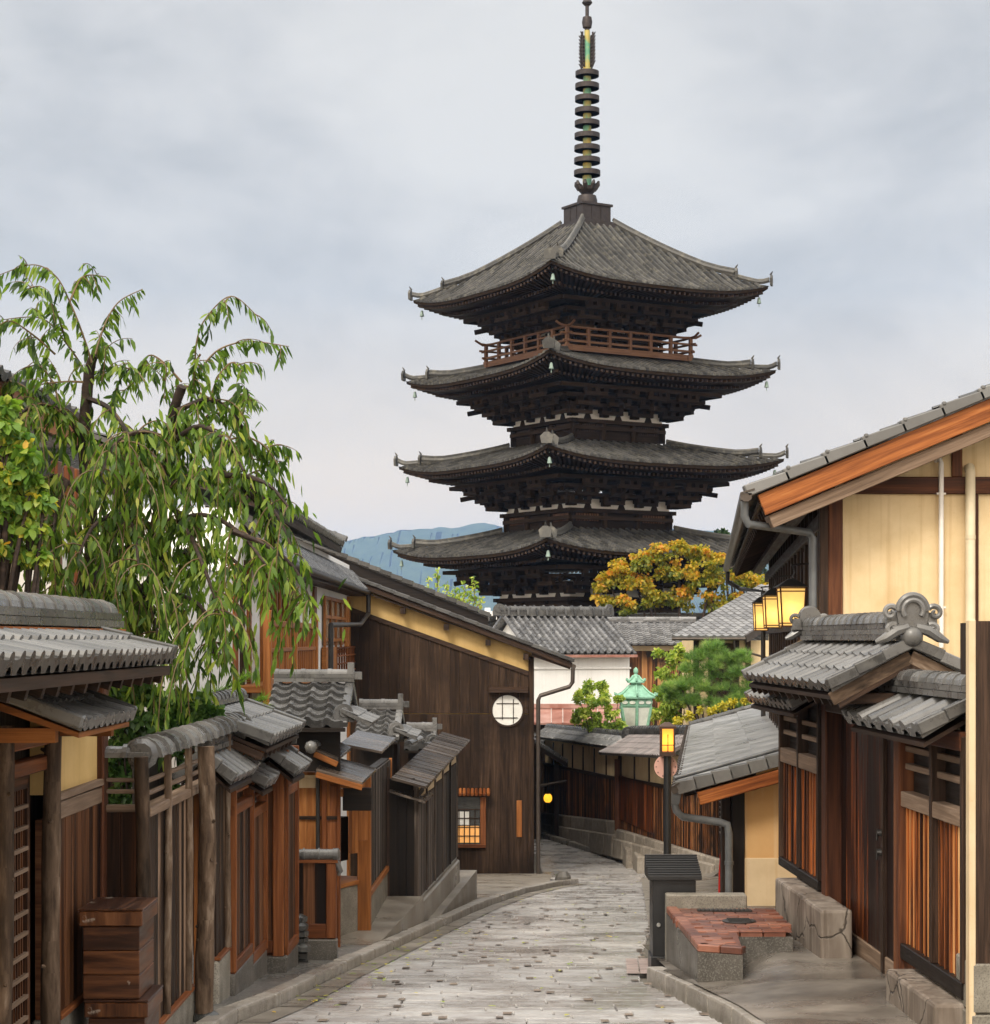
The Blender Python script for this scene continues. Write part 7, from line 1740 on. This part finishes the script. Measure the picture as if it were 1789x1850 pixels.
    T = section('dark board street wall with recessed doors, behind the black lamp post', WG, zC, zD, roof=False)
    m = WG.mb(); L = WG.L; u = WG.up(1182); m.box(u, L - .1, .02, .06, Z(1486, 41), Z(1406, 41), None, 2); m.build('double_door', MW['door'], T)
    m = MB(); o = WG.p(L * .28, -.3, -2.12); q = WG.p(L + .2, -.3, -2.48); Uv = q - o
    for sg in (1, -1): d = V3(WG.n) * (.85 * sg) + V3((0, 0, -.50)); tiles(m, o, Uv, d, Uv.length, d.length, .26, .26, 's', .05, .02, .05)
    rf = m.build('tiled_roof', tile_mat('pink_lit_tiles', (.07, .06, .057), (.22, .185, .175), .3), T, fix=False); m = MB(); ridge(m, o, q, .26, 2, .06, .085, ring=.3); m.build('ridge', T_DARK, rf, smooth=45)  # red tint in the tile colour stands in for pinkish light on the slope
    # steps and raised kerb walk before it
    m = MB()
    for k, (px0, px1, py, Y, h) in enumerate(((1130, 1215, 1532, 40.2, .28), (1150, 1222, 1545, 39.0, .2))):
        a, b = W(px0, Y).x, W(px1, Y).x; z = Z(py, Y); m.box(a, b, Y * S - .3, Y * S + 1.2, g(Y) - .2, z)
    setting(m.build('entrance_steps', ST_TAN, bevel=.03))
    m = MB(); pts = [(984, 52, g(52) + .1), (1050, 46.8, Z(1514, 46.8)), (1120, 41.6, Z(1530, 41.6)), (1215, 36.6, Z(1538, 36.6)), (1302, 33.2, Z(1566, 33.2))]
    for (p0, Y0, z0), (p1, Y1, z1) in zip(pts, pts[1:]):
        a, b = W(p0, Y0), W(p1, Y1); ka, kb = interp(KRpts, a.y - .6), interp(KRpts, b.y - .6)
        m.face([(min(ka + .18, a.x), a.y - .6, gw(a.y) + .1), (min(kb + .18, b.x), b.y - .6, gw(b.y) + .1), (b.x + .1, b.y, z1), (a.x + .1, a.y, z0)], .5)
    setting(m.build('far_pavement', ST_CONC, fix=False))
    # second little roof at the far end
    T = thing('tiled_shed', 'small grey tiled roof tucked behind the far end of the street wall', 'shed', (W(1010, 50).x, 53 * S, g(52)))
    simple_roof(T, 962, 1070, 1318, 1342, 54.2, 52.8, .26, T_WET); m = MB(); m.box(W(966, 53).x, W(1062, 53).x, 53.2 * S, 55 * S, g(52), Z(1340, 53)); m.build('wall', MW['darkbeam'], T)
street_wall()
def porch():
    Y = 48.5; T = thing('porch', 'dark porch with sloping tile roof and gutter arm just beyond the gable house', 'porch', (1.0, 50 * S, g(49)))
    a, b = P(945, 1330, Y), P(1036, 1386, Y); m = MB(); d = b - a; tiles(m, a, V3((0, 1, 0)), d, 3.2, d.length, .26, .26, 's', .04, .02, .05); rf = m.build('tiled_roof', T_DARK, T, fix=False)
    m = MB(); m.beam(a + V3((0, -.02, -.05)), b + V3((0, -.02, -.05)), .08, .14); m.build('barge_board', MW['darkbeam'], rf)
    m = MB(); n = 8
    for i in range(n): m.beam(a.lerp(b, i / n) + V3((0, -.02, .06)), a.lerp(b, (i + 1) / n) + V3((0, -.02, .08)), .14, .09)
    m.build('verge_tiles', T_DARK, rf)
    m = MB(); m.box(-1.2, W(978, Y).x, Y * S + .3, Y * S + 6, g(49), Z(1350, Y)); m.build('wall', MW['black'], T)
    m = MB(); p = P(968, 1421, Y); q = P(1032, 1410, Y); m.tube([p, q - V3((.15, 0, .02)), q, q + V3((0, 0, -.06))], .045, 7); m.build('gutter', M_GUT, T)
    m = MB(); m.box(W(1002, Y).x, W(1010, Y).x, Y * S + .2, Y * S + .35, g(49), Z(1380, Y)); m.build('post', MW['darkbeam'], T)
    L = thing('paper_lantern', 'small round yellow paper lantern glowing under the dark porch', 'lantern', P(990, 1452, 47.5)); c = P(990, 1442, 47.5)
    m = MB(); r = .125; m.lathe([(r * .45, -r * 1.15)] + [(r * math.cos(t) * (1 + .03 * (k % 2)), r * 1.15 * math.sin(t)) for k, t in enumerate([-1.1 + 2.2 * i / 12 for i in range(13)])] + [(r * .45, r * 1.15)], c, 16); m.build('paper_shade', M_PLANT, L)
    m = MB(); m.lathe([(r * .5, -.02), (r * .5, .02)], c + V3((0, 0, r * 1.17)), 12); m.lathe([(r * .5, -.02), (r * .5, .02)], c - V3((0, 0, r * 1.17)), 12); m.tube([c + V3((0, 0, r * 1.15)), c + V3((0, 0, r * 1.15 + .35))], .01, 5); m.build('rim', MW['black'], L)
porch()
def green_lantern():
    Y = 46.5; c = W(1149, Y); k = Y / 2900.0; z = lambda py: Z(py, Y); zg = g(46)
    T = thing('copper_lantern', 'large green copper lantern with tiered roof and frosted panes among the shrubs', 'lantern', (c.x, c.y, zg)); c3 = (c.x, c.y, 0); h = 6; rot = math.pi / 6
    m = MB(); m.lathe([(0, z(1205)), (4 * k, z(1209)), (4.5 * k, z(1214)), (2.5 * k, z(1218)), (5 * k, z(1220)), (6 * k, z(1222))], c3, 12); m.build('finial', M_VERD, T, smooth=50)
    def hexroof(r0, z0, r1, z1, lip, nm):
        m = MB(); n = 5
        pr = [(r0 + (r1 - r0) * (1 - t) ** 1.0, z0 + (z1 - z0) * ((1 - t) ** 1.6)) for t in [i / n for i in range(n + 1)]][::-1]
        prof = [(r0, z0 - lip), (r0 * 1.0, z0)] + [(r0 + (r1 - r0) * (i / n), z0 + (z1 - z0) * ((i / n) ** 1.5)) for i in range(1, n + 1)]
        m.lathe([(r0 * .85, z0 - lip * 1.2)] + prof, c3, 6, rot=rot)
        for i in range(6):
            a = rot + 6.2832 * i / 6; d = V3((math.cos(a), math.sin(a), 0)); b = V3(c3)
            m.tube([b + d * r1 + V3((0, 0, z1)), b + d * (r0 + r1) * .52 + V3((0, 0, z0 + (z1 - z0) * .38)), b + d * r0 + V3((0, 0, z0 + .02)), b + d * (r0 * 1.07) + V3((0, 0, z0 + .05)), b + d * (r0 * 1.1) + V3((0, 0, z0 + .11))], [.035, .03, .03, .035, .02], 6)
        m.build(nm, M_VERD, T)
    hexroof(17 * k, z(1232), 5 * k, z(1221), .03, 'upper_roof')
    m = MB(); m.lathe([(10 * k, z(1240)), (10 * k, z(1233))], c3, 6, rot=rot); m.build('neck', M_VERD, T)
    hexroof(39 * k, z(1258), 12 * k, z(1238), .05, 'main_roof')
    m = MB(); m.lathe([(30 * k, z(1278)), (32 * k, z(1275)), (33 * k, z(1262)), (31 * k, z(1260))], c3, 6, rot=rot); fz = m.build('frieze', M_VERD, T)
    m = MB()
    for i in range(6):
        a = rot + 6.2832 * (i + .5) / 6; d = V3((math.cos(a), math.sin(a), 0)); sd = V3((-d.y, d.x, 0)); b = V3(c3) + d * 28.4 * k + V3((0, 0, z(1268.5)))
        for o in (-.5, .5):
            pts = [(math.cos(t) * 6 * k, math.sin(t) * 3 * k) for t in [6.2832 * j / 10 for j in range(10)]]; m.prism(pts, sd, (0, 0, 1), b + sd * o * 15 * k, d, .02)
    m.build('frieze_opening', M_GLASSW, fz)
    m = MB(); m.lathe([(22 * k, z(1314)), (30 * k, z(1278))], c3, 6, rot=rot); m.build('glass_pane', M_GLASSW, T)
    m = MB()
    for i in range(6):
        a = rot + 6.2832 * i / 6; d = V3((math.cos(a), math.sin(a), 0)); m.tube([V3(c3) + d * 22.5 * k + V3((0, 0, z(1316))), V3(c3) + d * 30.5 * k + V3((0, 0, z(1276)))], .045, 6)
    m.lathe([(20 * k, z(1322)), (24 * k, z(1318)), (24 * k, z(1313)), (20 * k, z(1312))], c3, 6, rot=rot); m.build('frame_bars', M_VERD, T)
    m = MB(); m.lathe([(.20, zg), (.20, zg + .4), (.10, zg + .5), (.09, z(1334)), (.22, z(1322))], c3, 12); m.build('post', M_VERD, T, smooth=40)
green_lantern()
# ---------------------------------------------------------------- trees and plants
def crown(T, mat, blobs, Y, leaf, dens=1.0, mode='leaf', wide=.5, flatz=.7, sub=9, zb=.2, ydep=1.0, grad=0.0, rlo=.25, rhi=.75, name='crown'):
    """foliage mesh: blobs are (px, py, r px[, dY]); leaves are spread in small clumps through each blob"""
    m = MB(); k = Y / 2900.0; tot = 0
    ys = [b[1] for b in blobs]; lo, hi = min(ys), max(ys)
    for b in blobs:
        px, py, r = b[:3]; dy = b[3] if len(b) > 3 else R.uniform(-1, 1) * r * k * .6 / S
        c = P(px, py, Y + dy); c *= 1.0; rr = r * (Y + dy) / 2900.0
        for _ in range(sub):
            v = rdir(); q = R.random() ** .5; cc = c + V3((v.x * rr * q, v.y * rr * q * ydep, v.z * rr * q * .85)) * .85
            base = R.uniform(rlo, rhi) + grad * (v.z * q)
            n = max(4, int(dens * 26)); cluster(m, cc, rr * R.uniform(.26, .48), n, leaf, wide, mode, base, flatz, zb)
    return m.build(name, mat, T, fix=False)
def limbs(T, base, tops, r0, mat=None, name='trunk', wig=.08, fork=.35):
    m = MB(); base = V3(base)
    fk = V3((0, 0, 0))
    for t in tops: fk += V3(t)
    fk = base.lerp(fk / len(tops), fork)
    m.tube([base - V3((0, 0, .2)), base.lerp(fk, .5) + V3((R.uniform(-1, 1) * wig, 0, 0)), fk], [r0 * 1.15, r0, r0 * .8], 9, rj=.12)
    for t in tops:
        t = V3(t); a = fk.lerp(t, .35) + V3((R.uniform(-1, 1), R.uniform(-1, 1), R.uniform(0, 1))) * wig; b = fk.lerp(t, .7) + V3((R.uniform(-1, 1), R.uniform(-1, 1), R.uniform(-.3, .6))) * wig
        m.tube(smoothpath([fk, a, b, t], 4), [r0 * .62 * (1 - .8 * i / 12) for i in range(13)], 7, rj=.15)
    return m.build(name, mat or M_BARK, T, fix=False, smooth=50)
def tree(name, label, cat, Y, base_px, blobs, leaf, mat, r0, trunk=True, **kw):
    b = W(base_px, Y); zg = g(Y); T = thing(name, label, cat, (b.x, b.y, zg))
    crown(T, mat, blobs, Y, leaf, **kw)
    if trunk: limbs(T, (b.x, b.y, zg), [P(p[0], p[1], Y) for p in blobs[::max(1, len(blobs) // 9)]], r0)
    return T
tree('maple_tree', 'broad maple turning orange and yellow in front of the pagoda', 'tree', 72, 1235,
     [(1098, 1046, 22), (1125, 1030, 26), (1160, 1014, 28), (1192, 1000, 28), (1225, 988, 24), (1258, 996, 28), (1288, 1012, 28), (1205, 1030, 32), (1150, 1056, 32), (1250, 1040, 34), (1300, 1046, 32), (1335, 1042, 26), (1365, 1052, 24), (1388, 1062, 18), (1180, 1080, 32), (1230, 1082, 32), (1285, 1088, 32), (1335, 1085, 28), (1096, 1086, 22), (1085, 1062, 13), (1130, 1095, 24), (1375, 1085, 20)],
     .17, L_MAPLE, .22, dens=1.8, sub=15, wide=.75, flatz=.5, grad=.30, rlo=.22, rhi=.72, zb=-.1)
tree('evergreen_tree', 'dark evergreen tree beside the big house eave, behind the maple', 'tree', 90, 1345,
     [(1305, 968, 12), (1318, 990, 16), (1345, 1005, 22), (1360, 985, 18), (1325, 1015, 22), (1375, 1020, 24), (1298, 992, 10), (1350, 1040, 26)], .26, L_DARKT, .25, dens=1.2, sub=12, wide=.5)
tree('pine_tree', 'soft green garden pine with slanting dark trunk, right of the copper lantern', 'tree', 47.5, 1292,
     [(1288, 1178, 24), (1262, 1192, 20), (1310, 1190, 24), (1338, 1190, 20), (1252, 1215, 22), (1288, 1212, 26), (1325, 1215, 26), (1352, 1218, 20), (1230, 1240, 18), (1265, 1240, 24), (1302, 1242, 26), (1338, 1246, 26), (1364, 1246, 16), (1218, 1262, 16), (1250, 1266, 22), (1290, 1270, 24), (1328, 1272, 22), (1206, 1245, 12)],
     .24, L_PINE, .12, dens=.95, sub=9, mode='pine', flatz=.6)
tree('lime_shrub', 'tall lime green shrub between the copper lantern and the garden pine', 'shrub', 49.5, 1222,
     [(1228, 1178, 15), (1215, 1195, 18), (1238, 1205, 18), (1205, 1220, 20), (1225, 1235, 22), (1195, 1250, 18), (1210, 1268, 22), (1238, 1268, 18), (1188, 1288, 16), (1215, 1295, 20), (1190, 1180, 8), (1245, 1190, 10)], .14, L_LIME, .06, dens=1.2, sub=11, wide=.5)
tree('yellow_bush', 'low yellow leaved bush along the roof of the tan low house', 'shrub', 44.5, 1290,
     [(1265, 1284, 9), (1285, 1282, 10), (1306, 1276, 9), (1325, 1270, 8), (1248, 1292, 9), (1225, 1300, 12), (1345, 1266, 7)], .11, L_YBUSH, .04, dens=.7, sub=7, wide=.5)
tree('garden_shrub', 'loose bright green shrub leaning over the street wall left of the copper lantern', 'shrub', 45.6, 1080,
     [(1062, 1244, 17), (1085, 1240, 12), (1045, 1258, 13), (1070, 1268, 18), (1092, 1262, 15), (1052, 1288, 15), (1078, 1292, 18), (1105, 1288, 15), (1066, 1312, 16), (1095, 1315, 18), (1122, 1310, 15), (1085, 1336, 18), (1112, 1334, 17), (1140, 1332, 14), (1158, 1322, 10), (1098, 1352, 11), (1128, 1350, 10), (1172, 1330, 8), (1118, 1262, 7), (1040, 1300, 7)], .10, L_LIME, .05, dens=1.5, sub=13, wide=.55, rlo=.2, rhi=.8)
def young_tree():
    Y = 56; b = W(805, Y); T = thing('young_tree', 'sparse young tree with upright leafy shoots above the dark roof edge', 'tree', (b.x, b.y, g(Y)))
    m = MB(); lf = MB()
    for (px, top, lean, n) in ((752, 1072, 0, 10), (775, 1040, -6, 16), (790, 1030, 4, 22), (806, 1052, 8, 16), (822, 1062, 4, 16), (838, 1048, 14, 14), (856, 1044, 5, 16), (866, 1082, 14, 8), (768, 1066, 6, 12), (832, 1074, -10, 12), (848, 1070, 8, 12)):
        p = [P(808, 1180, Y), P(px - lean * .5, 1100, Y + R.uniform(-.5, .5)), P(px + lean * .2, (1100 + top) / 2, Y), P(px, top, Y)]; sp = smoothpath(p, 5); m.tube(sp, [.03 - .0016 * i for i in range(len(sp))], 5)
        for i in range(n * 3):
            t = R.uniform(.36, 1); q = sp[min(len(sp) - 1, int(t * (len(sp) - 1)))]; q = q + V3((R.uniform(-.08, .08), R.uniform(-.1, .1), R.uniform(-.1, .1))); leafset(lf, q, rdir(.4), .17, up=rdir(.5), wide=.5)
    lf.build('crown', L_LIME, T, fix=False); limbs(T, (b.x, b.y, g(Y)), [P(800, 1180, Y), P(815, 1180, Y)], .06); m.build('branches', M_TWIG, T, fix=False)
young_tree()
tree('fence_shrub', 'dense dark green shrub filling the garden behind the log fence', 'shrub', 12.6, 265,
     [(205, 1240, 26), (240, 1255, 30), (280, 1262, 30), (320, 1268, 28), (215, 1290, 30), (255, 1300, 32), (300, 1305, 32), (340, 1300, 26), (225, 1345, 30), (270, 1350, 32), (315, 1345, 30), (215, 1395, 28), (255, 1400, 30), (300, 1405, 28), (345, 1390, 22), (225, 1445, 24), (275, 1445, 26), (195, 1450, 22), (362, 1275, 22), (380, 1290, 20)],
     .085, L_SHRUB, .04, dens=1.0, sub=10, wide=.5, flatz=.8)
def pine_branch():
    Y = 15.2; b = W(360, Y + 1); T = thing('pine_tree', 'bright green pine bough with upswept tips above the fence hoods', 'tree', (b.x, b.y, g(16)))
    m = MB(); n = MB()
    tips = [((352, 1262), (448, 1222)), ((360, 1280), (430, 1246)), ((350, 1300), (480, 1278)), ((355, 1310), (455, 1300)), ((345, 1290), (395, 1258)), ((360, 1300), (478, 1262)), ((350, 1318), (425, 1318)), ((345, 1275), (372, 1248)), ((355, 1295), (412, 1276)), ((380, 1310), (445, 1318)), ((360, 1320), (395, 1326)), ((400, 1290), (468, 1294))]
    for a, t in tips:
        dy = R.uniform(-.5, .5); p0, p1 = P(a[0], a[1], Y + .6 + dy), P(t[0], t[1], Y + dy); sp = smoothpath([p0, p0.lerp(p1, .5) + V3((0, 0, -.03)), p1], 7); m.tube(sp, [.014 - .0008 * i for i in range(len(sp))], 5)
        for i, q in enumerate(sp[1:], 1):
            d = (sp[i] - sp[i - 1]).normalized()
            for _ in range(34):
                dd = (d * .9 + V3((0, 0, .35)) + rdir() * .75).normalized(); L = R.uniform(.07, .12); s_ = dd.cross(rdir()).normalized() * .0032; o = q + rdir() * .02 - d * R.uniform(0, .05); j = len(n.V)
                for x in (o - s_, o + s_, o + dd * L): n.V.append(tuple(x))
                n.F.append((j, j + 1, j + 2)); n.R.append(R.random() * .5 + .5 * i / len(sp)); n.U.append([(0, 0)] * 3)
    n.build('needles', L_PINEB, T, fix=False); m.tube([(b.x, b.y, g(16)), P(345, 1420, Y + .9), P(352, 1300, Y + .6), P(350, 1262, Y + .6)], [.06, .05, .04, .02], 8); m.build('trunk', M_BARK, T, fix=False)
pine_branch()
tree('yellowing_tree', 'broadleaved tree with yellow and orange leaves at the left edge', 'tree', 11.3, -60,
     [(8, 770, 22), (35, 790, 24), (5, 815, 28), (48, 830, 26), (20, 860, 30), (62, 868, 20), (10, 905, 28), (48, 915, 26), (80, 900, 16), (25, 950, 28), (62, 955, 20), (5, 990, 26), (35, 1000, 20), (-15, 850, 30), (-15, 930, 30), (70, 1000, 12), (15, 735, 14)], .085, L_YELLOW, .07, dens=.62, sub=8, wide=.62, rlo=.2, rhi=.8, zb=-.5)
def weeping_tree():
    Y0 = 13.0; b = P(190, 1480, Y0 + .3); zg = g(13.3); T = thing('weeping_tree', 'weeping cherry with dark leaning stems and long hanging leaves, over the tiled gatehouse', 'tree', (b.x, b.y, zg))
    st = MB(); lf = MB(); tw = MB()
    def pth(pts, Ya, Yb): return [P(p[0], p[1], Ya + (Yb - Ya) * i / max(1, len(pts) - 1)) for i, p in enumerate(pts)]
    stems = [([(190, 1480), (165, 1250), (148, 1090), (166, 1000), (160, 900), (152, 800), (158, 700), (165, 655), (173, 640)], 13.3, 12.9, .085, .03),
             ([(215, 1480), (230, 1200), (252, 1090), (288, 1035), (283, 960), (297, 890), (308, 810), (314, 745), (329, 698)], 13.2, 12.6, .085, .035),
             ([(160, 1200), (178, 1040), (210, 965), (222, 900), (250, 850)], 13.5, 13.8, .06, .02)]
    for pts, Ya, Yb, r0, r1 in stems:
        sp = smoothpath(pth(pts, Ya, Yb), 5); n = len(sp); st.tube(sp, [r0 + (r1 - r0) * i / n for i in range(n)], 10, rj=.14)
    boughs = [([(310, 800), (360, 770), (410, 800), (440, 850)], 12.6, 12.2), ([(300, 880), (370, 850), (440, 870), (500, 930), (530, 1000)], 12.7, 12.3), ([(285, 960), (360, 930), (430, 960), (480, 1020)], 12.7, 12.0),
              ([(290, 1030), (350, 990), (420, 1010), (455, 1060)], 12.8, 13.3), ([(160, 900), (100, 860), (60, 880), (30, 930)], 13.0, 12.6), ([(166, 960), (230, 900), (262, 850), (250, 800)], 13.0, 12.4),
              ([(310, 800), (260, 780), (210, 800), (182, 860)], 12.6, 12.2), ([(152, 800), (110, 742), (60, 732), (20, 765)], 13.0, 12.7), ([(158, 720), (200, 740), (240, 800), (262, 870)], 13.0, 12.3),
              ([(290, 1030), (240, 990), (208, 1010), (195, 1070)], 12.8, 12.2), ([(315, 745), (380, 722), (432, 762), (455, 830)], 12.6, 12.9), ([(400, 858), (450, 862), (490, 880), (520, 915)], 12.4, 12.3),
              ([(420, 960), (480, 985), (530, 1025), (560, 1085)], 12.1, 12.2), ([(283, 960), (220, 930), (170, 950), (140, 1010)], 12.7, 12.1), ([(255, 1085), (320, 1075), (370, 1105), (385, 1180)], 12.9, 12.4),
              ([(166, 1000), (230, 1040), (270, 1095), (290, 1170)], 13.1, 12.4), ([(150, 1050), (190, 1090), (220, 1150), (230, 1220)], 13.2, 12.6), ([(300, 900), (340, 960), (370, 1030), (400, 1110)], 12.7, 12.0), ([(160, 850), (200, 880), (240, 950), (250, 1020)], 13.0, 12.2),
              ([(430, 870), (480, 930), (500, 1000), (520, 1075)], 12.4, 12.8), ([(120, 870), (100, 930), (95, 1000), (110, 1060)], 12.8, 12.4)]
    shoots = [[(172, 640), (190, 585), (215, 545), (258, 522)], [(166, 655), (148, 600), (126, 545), (100, 498), (58, 478), (-5, 498)], [(126, 545), (150, 500), (192, 500)], [(160, 680), (120, 620), (75, 575), (0, 578)], [(120, 620), (100, 560), (70, 520), (50, 522)], [(100, 640), (60, 605), (20, 580), (-5, 590)],
              [(329, 698), (350, 690), (355, 620), (372, 575), (418, 535), (466, 572)], [(360, 670), (395, 632), (450, 617), (522, 626)], [(328, 690), (292, 652), (266, 644), (244, 688), (200, 722)], [(290, 655), (300, 665), (296, 720)], [(345, 700), (400, 728), (430, 712), (455, 725)],
              [(430, 782), (470, 800), (490, 820), (508, 852)], [(362, 640), (352, 660), (350, 700)], [(150, 690), (110, 690), (60, 700), (30, 740)], [(410, 800), (440, 740), (452, 712)], [(170, 650), (182, 610), (190, 640), (184, 690)], [(200, 740), (215, 690), (240, 665), (262, 690)], [(110, 742), (95, 690), (70, 660), (40, 668)], [(380, 722), (395, 680), (420, 655), (438, 672)], [(360, 770), (385, 745), (425, 770), (440, 800)], [(230, 850), (250, 780), (290, 760), (320, 790)], [(60, 732), (45, 700), (15, 690), (-8, 712)], [(262, 850), (285, 800), (330, 790), (352, 830)], [(400, 800), (440, 790), (470, 815), (488, 860)], [(430, 870), (470, 850), (505, 872), (522, 915)]]
    def leafy(sp, lo, spacing, size, hang=1.0, rb=.5):
        acc = 0
        for i in range(1, len(sp)):
            a, c = sp[i - 1], sp[i]; L = (c - a).length; acc += L
            if i < lo * len(sp): continue
            while acc > spacing:
                acc -= spacing; q = a.lerp(c, R.random()); d = (c - a).normalized(); s_ = d.cross(V3((0, 0, 1)));
                s_ = s_.normalized() if s_.length > .05 else rdir()
                dv = (d * .45 + s_ * R.choice((-1, 1)) * R.uniform(.2, .75) + V3((0, 0, -R.uniform(.35, 1.1) * hang)) + rdir() * .22).normalized()
                leafset(lf, q, dv, size * R.uniform(.55, 1.25), up=rdir(.5), wide=R.uniform(.22, .34), droop=R.uniform(.1, .4), rnd=rb + R.uniform(-.42, .38))
    for pts, in [(p,) for p in shoots]:
        Ya = 12.9 + R.uniform(-.3, .3); sp = smoothpath(pth(pts, Ya, Ya + R.uniform(-.5, .3)), 7); n = len(sp); tw.tube(sp, [.010 - .007 * i / n for i in range(n)], 5); leafy(sp, .10, .016, .10, rb=.42)
        for _ in range(5):
            i = R.randrange(n // 4, n); p = sp[i]; d = (rdir(.55)).normalized(); path = [p]; L = R.uniform(.10, .28)
            for k in range(6): d = (d + V3((0, 0, -.20)) + rdir() * .12).normalized(); p = p + d * L / 6; path.append(p)
            tw.tube(path, [.005 - .0005 * k for k in range(7)], 4); leafy(path, .1, .017, .095, rb=.42)
    tips = []
    for pts, Ya, Yb in boughs:
        sp = smoothpath(pth(pts, Ya, Yb), 7); n = len(sp); st.tube(sp, [.024 - .014 * i / n for i in range(n)], 7, rj=.1); tips.append(sp); leafy(sp, .25, .018, .11)
    for sp in tips:
        for _ in range(19):
            i = R.randrange(3, len(sp)); o = sp[i]
            if o.x / o.y * FOCAL + CX > 400 and R.random() < .6: continue
            side = V3((R.uniform(-1, 1), R.uniform(-1, 1), 0)).normalized()
            L = R.uniform(.25, .75); d = (side * .8 + V3((0, 0, R.uniform(-.1, .5)))).normalized(); p = o; path = [p]
            for k in range(9):
                d = (d + V3((0, 0, -.33))).normalized(); p = p + d * L / 9; path.append(p)
            tw.tube(path, [.006 - .0003 * k for k in range(10)], 4); leafy(path, 0.05, .026, .108)
    # long curtains hanging before the white house and over the tiled roof
    for (px, py, Y, L) in ((205, 1010, 12.4, .9), (235, 1040, 12.3, 1.0), (262, 1050, 12.2, .9), (300, 1060, 12.2, 1.0), (330, 1090, 12.2, .9), (345, 1120, 12.1, 1.15), (352, 1150, 12.1, 1.0), (385, 1060, 12.2, .8), (500, 1020, 12.4, .55), (515, 1040, 12.5, .75), (540, 1060, 12.4, .35), (215, 1080, 12.6, .8), (250, 1120, 12.6, .7), (420, 1020, 12.2, .5), (180, 1030, 12.5, .35), (290, 1120, 12.5, .8), (315, 1150, 12.4, .8)):
        p = P(px, py, Y); d = V3((R.uniform(-.4, .4), R.uniform(-.3, .3), .1)); path = [p]
        for k in range(12): d = (d + V3((R.uniform(-.06, .06), 0, -.34))).normalized(); p = p + d * L / 12; path.append(p)
        tw.tube(path, [.006 - .0002 * k for k in range(13)], 4); leafy(path, 0, .022, .102)
    # airy leaves gathered along the boughs so the crown closes up
    for sp in tips:
        for _ in range(95):
            o = sp[R.randrange(2, len(sp))] + V3((R.uniform(-.34, .34), R.uniform(-.4, .4), R.uniform(-.38, .2)))
            if o.x / o.y * FOCAL + CX > 430 and R.random() < .75: continue
            leafset(lf, o, (V3((R.uniform(-.9, .9), R.uniform(-.9, .9), -.8))).normalized(), .10 * R.uniform(.6, 1.25), up=rdir(.3), wide=.30, rnd=R.random() * .9)
    lf.build('crown', L_CHERRY, T, fix=False); st.build('trunk', M_BARK, T, fix=False, smooth=50); tw.build('branches', M_TWIG, T, fix=False)
weeping_tree()

def fallen_leaves():
    m = MB()
    for _ in range(150):
        k = R.random(); y = R.uniform(9, 40) * S if k > .5 else R.uniform(12, 20) * S
        x = (KLx(y) + R.uniform(.0, .5) ** 1.0) if R.random() < .6 else R.uniform(KLx(y) + .2, KRx(y) - .1)
        an = R.random() * 6.28; leafset(m, (x, y, gw(y) + .016), (math.cos(an), math.sin(an), .04), R.uniform(.05, .08), wide=.45, droop=.02, rnd=R.uniform(.55, 1))
    setting(m.build('fallen_leaves', L_YELLOW, fix=False), 'stuff')
fallen_leaves()
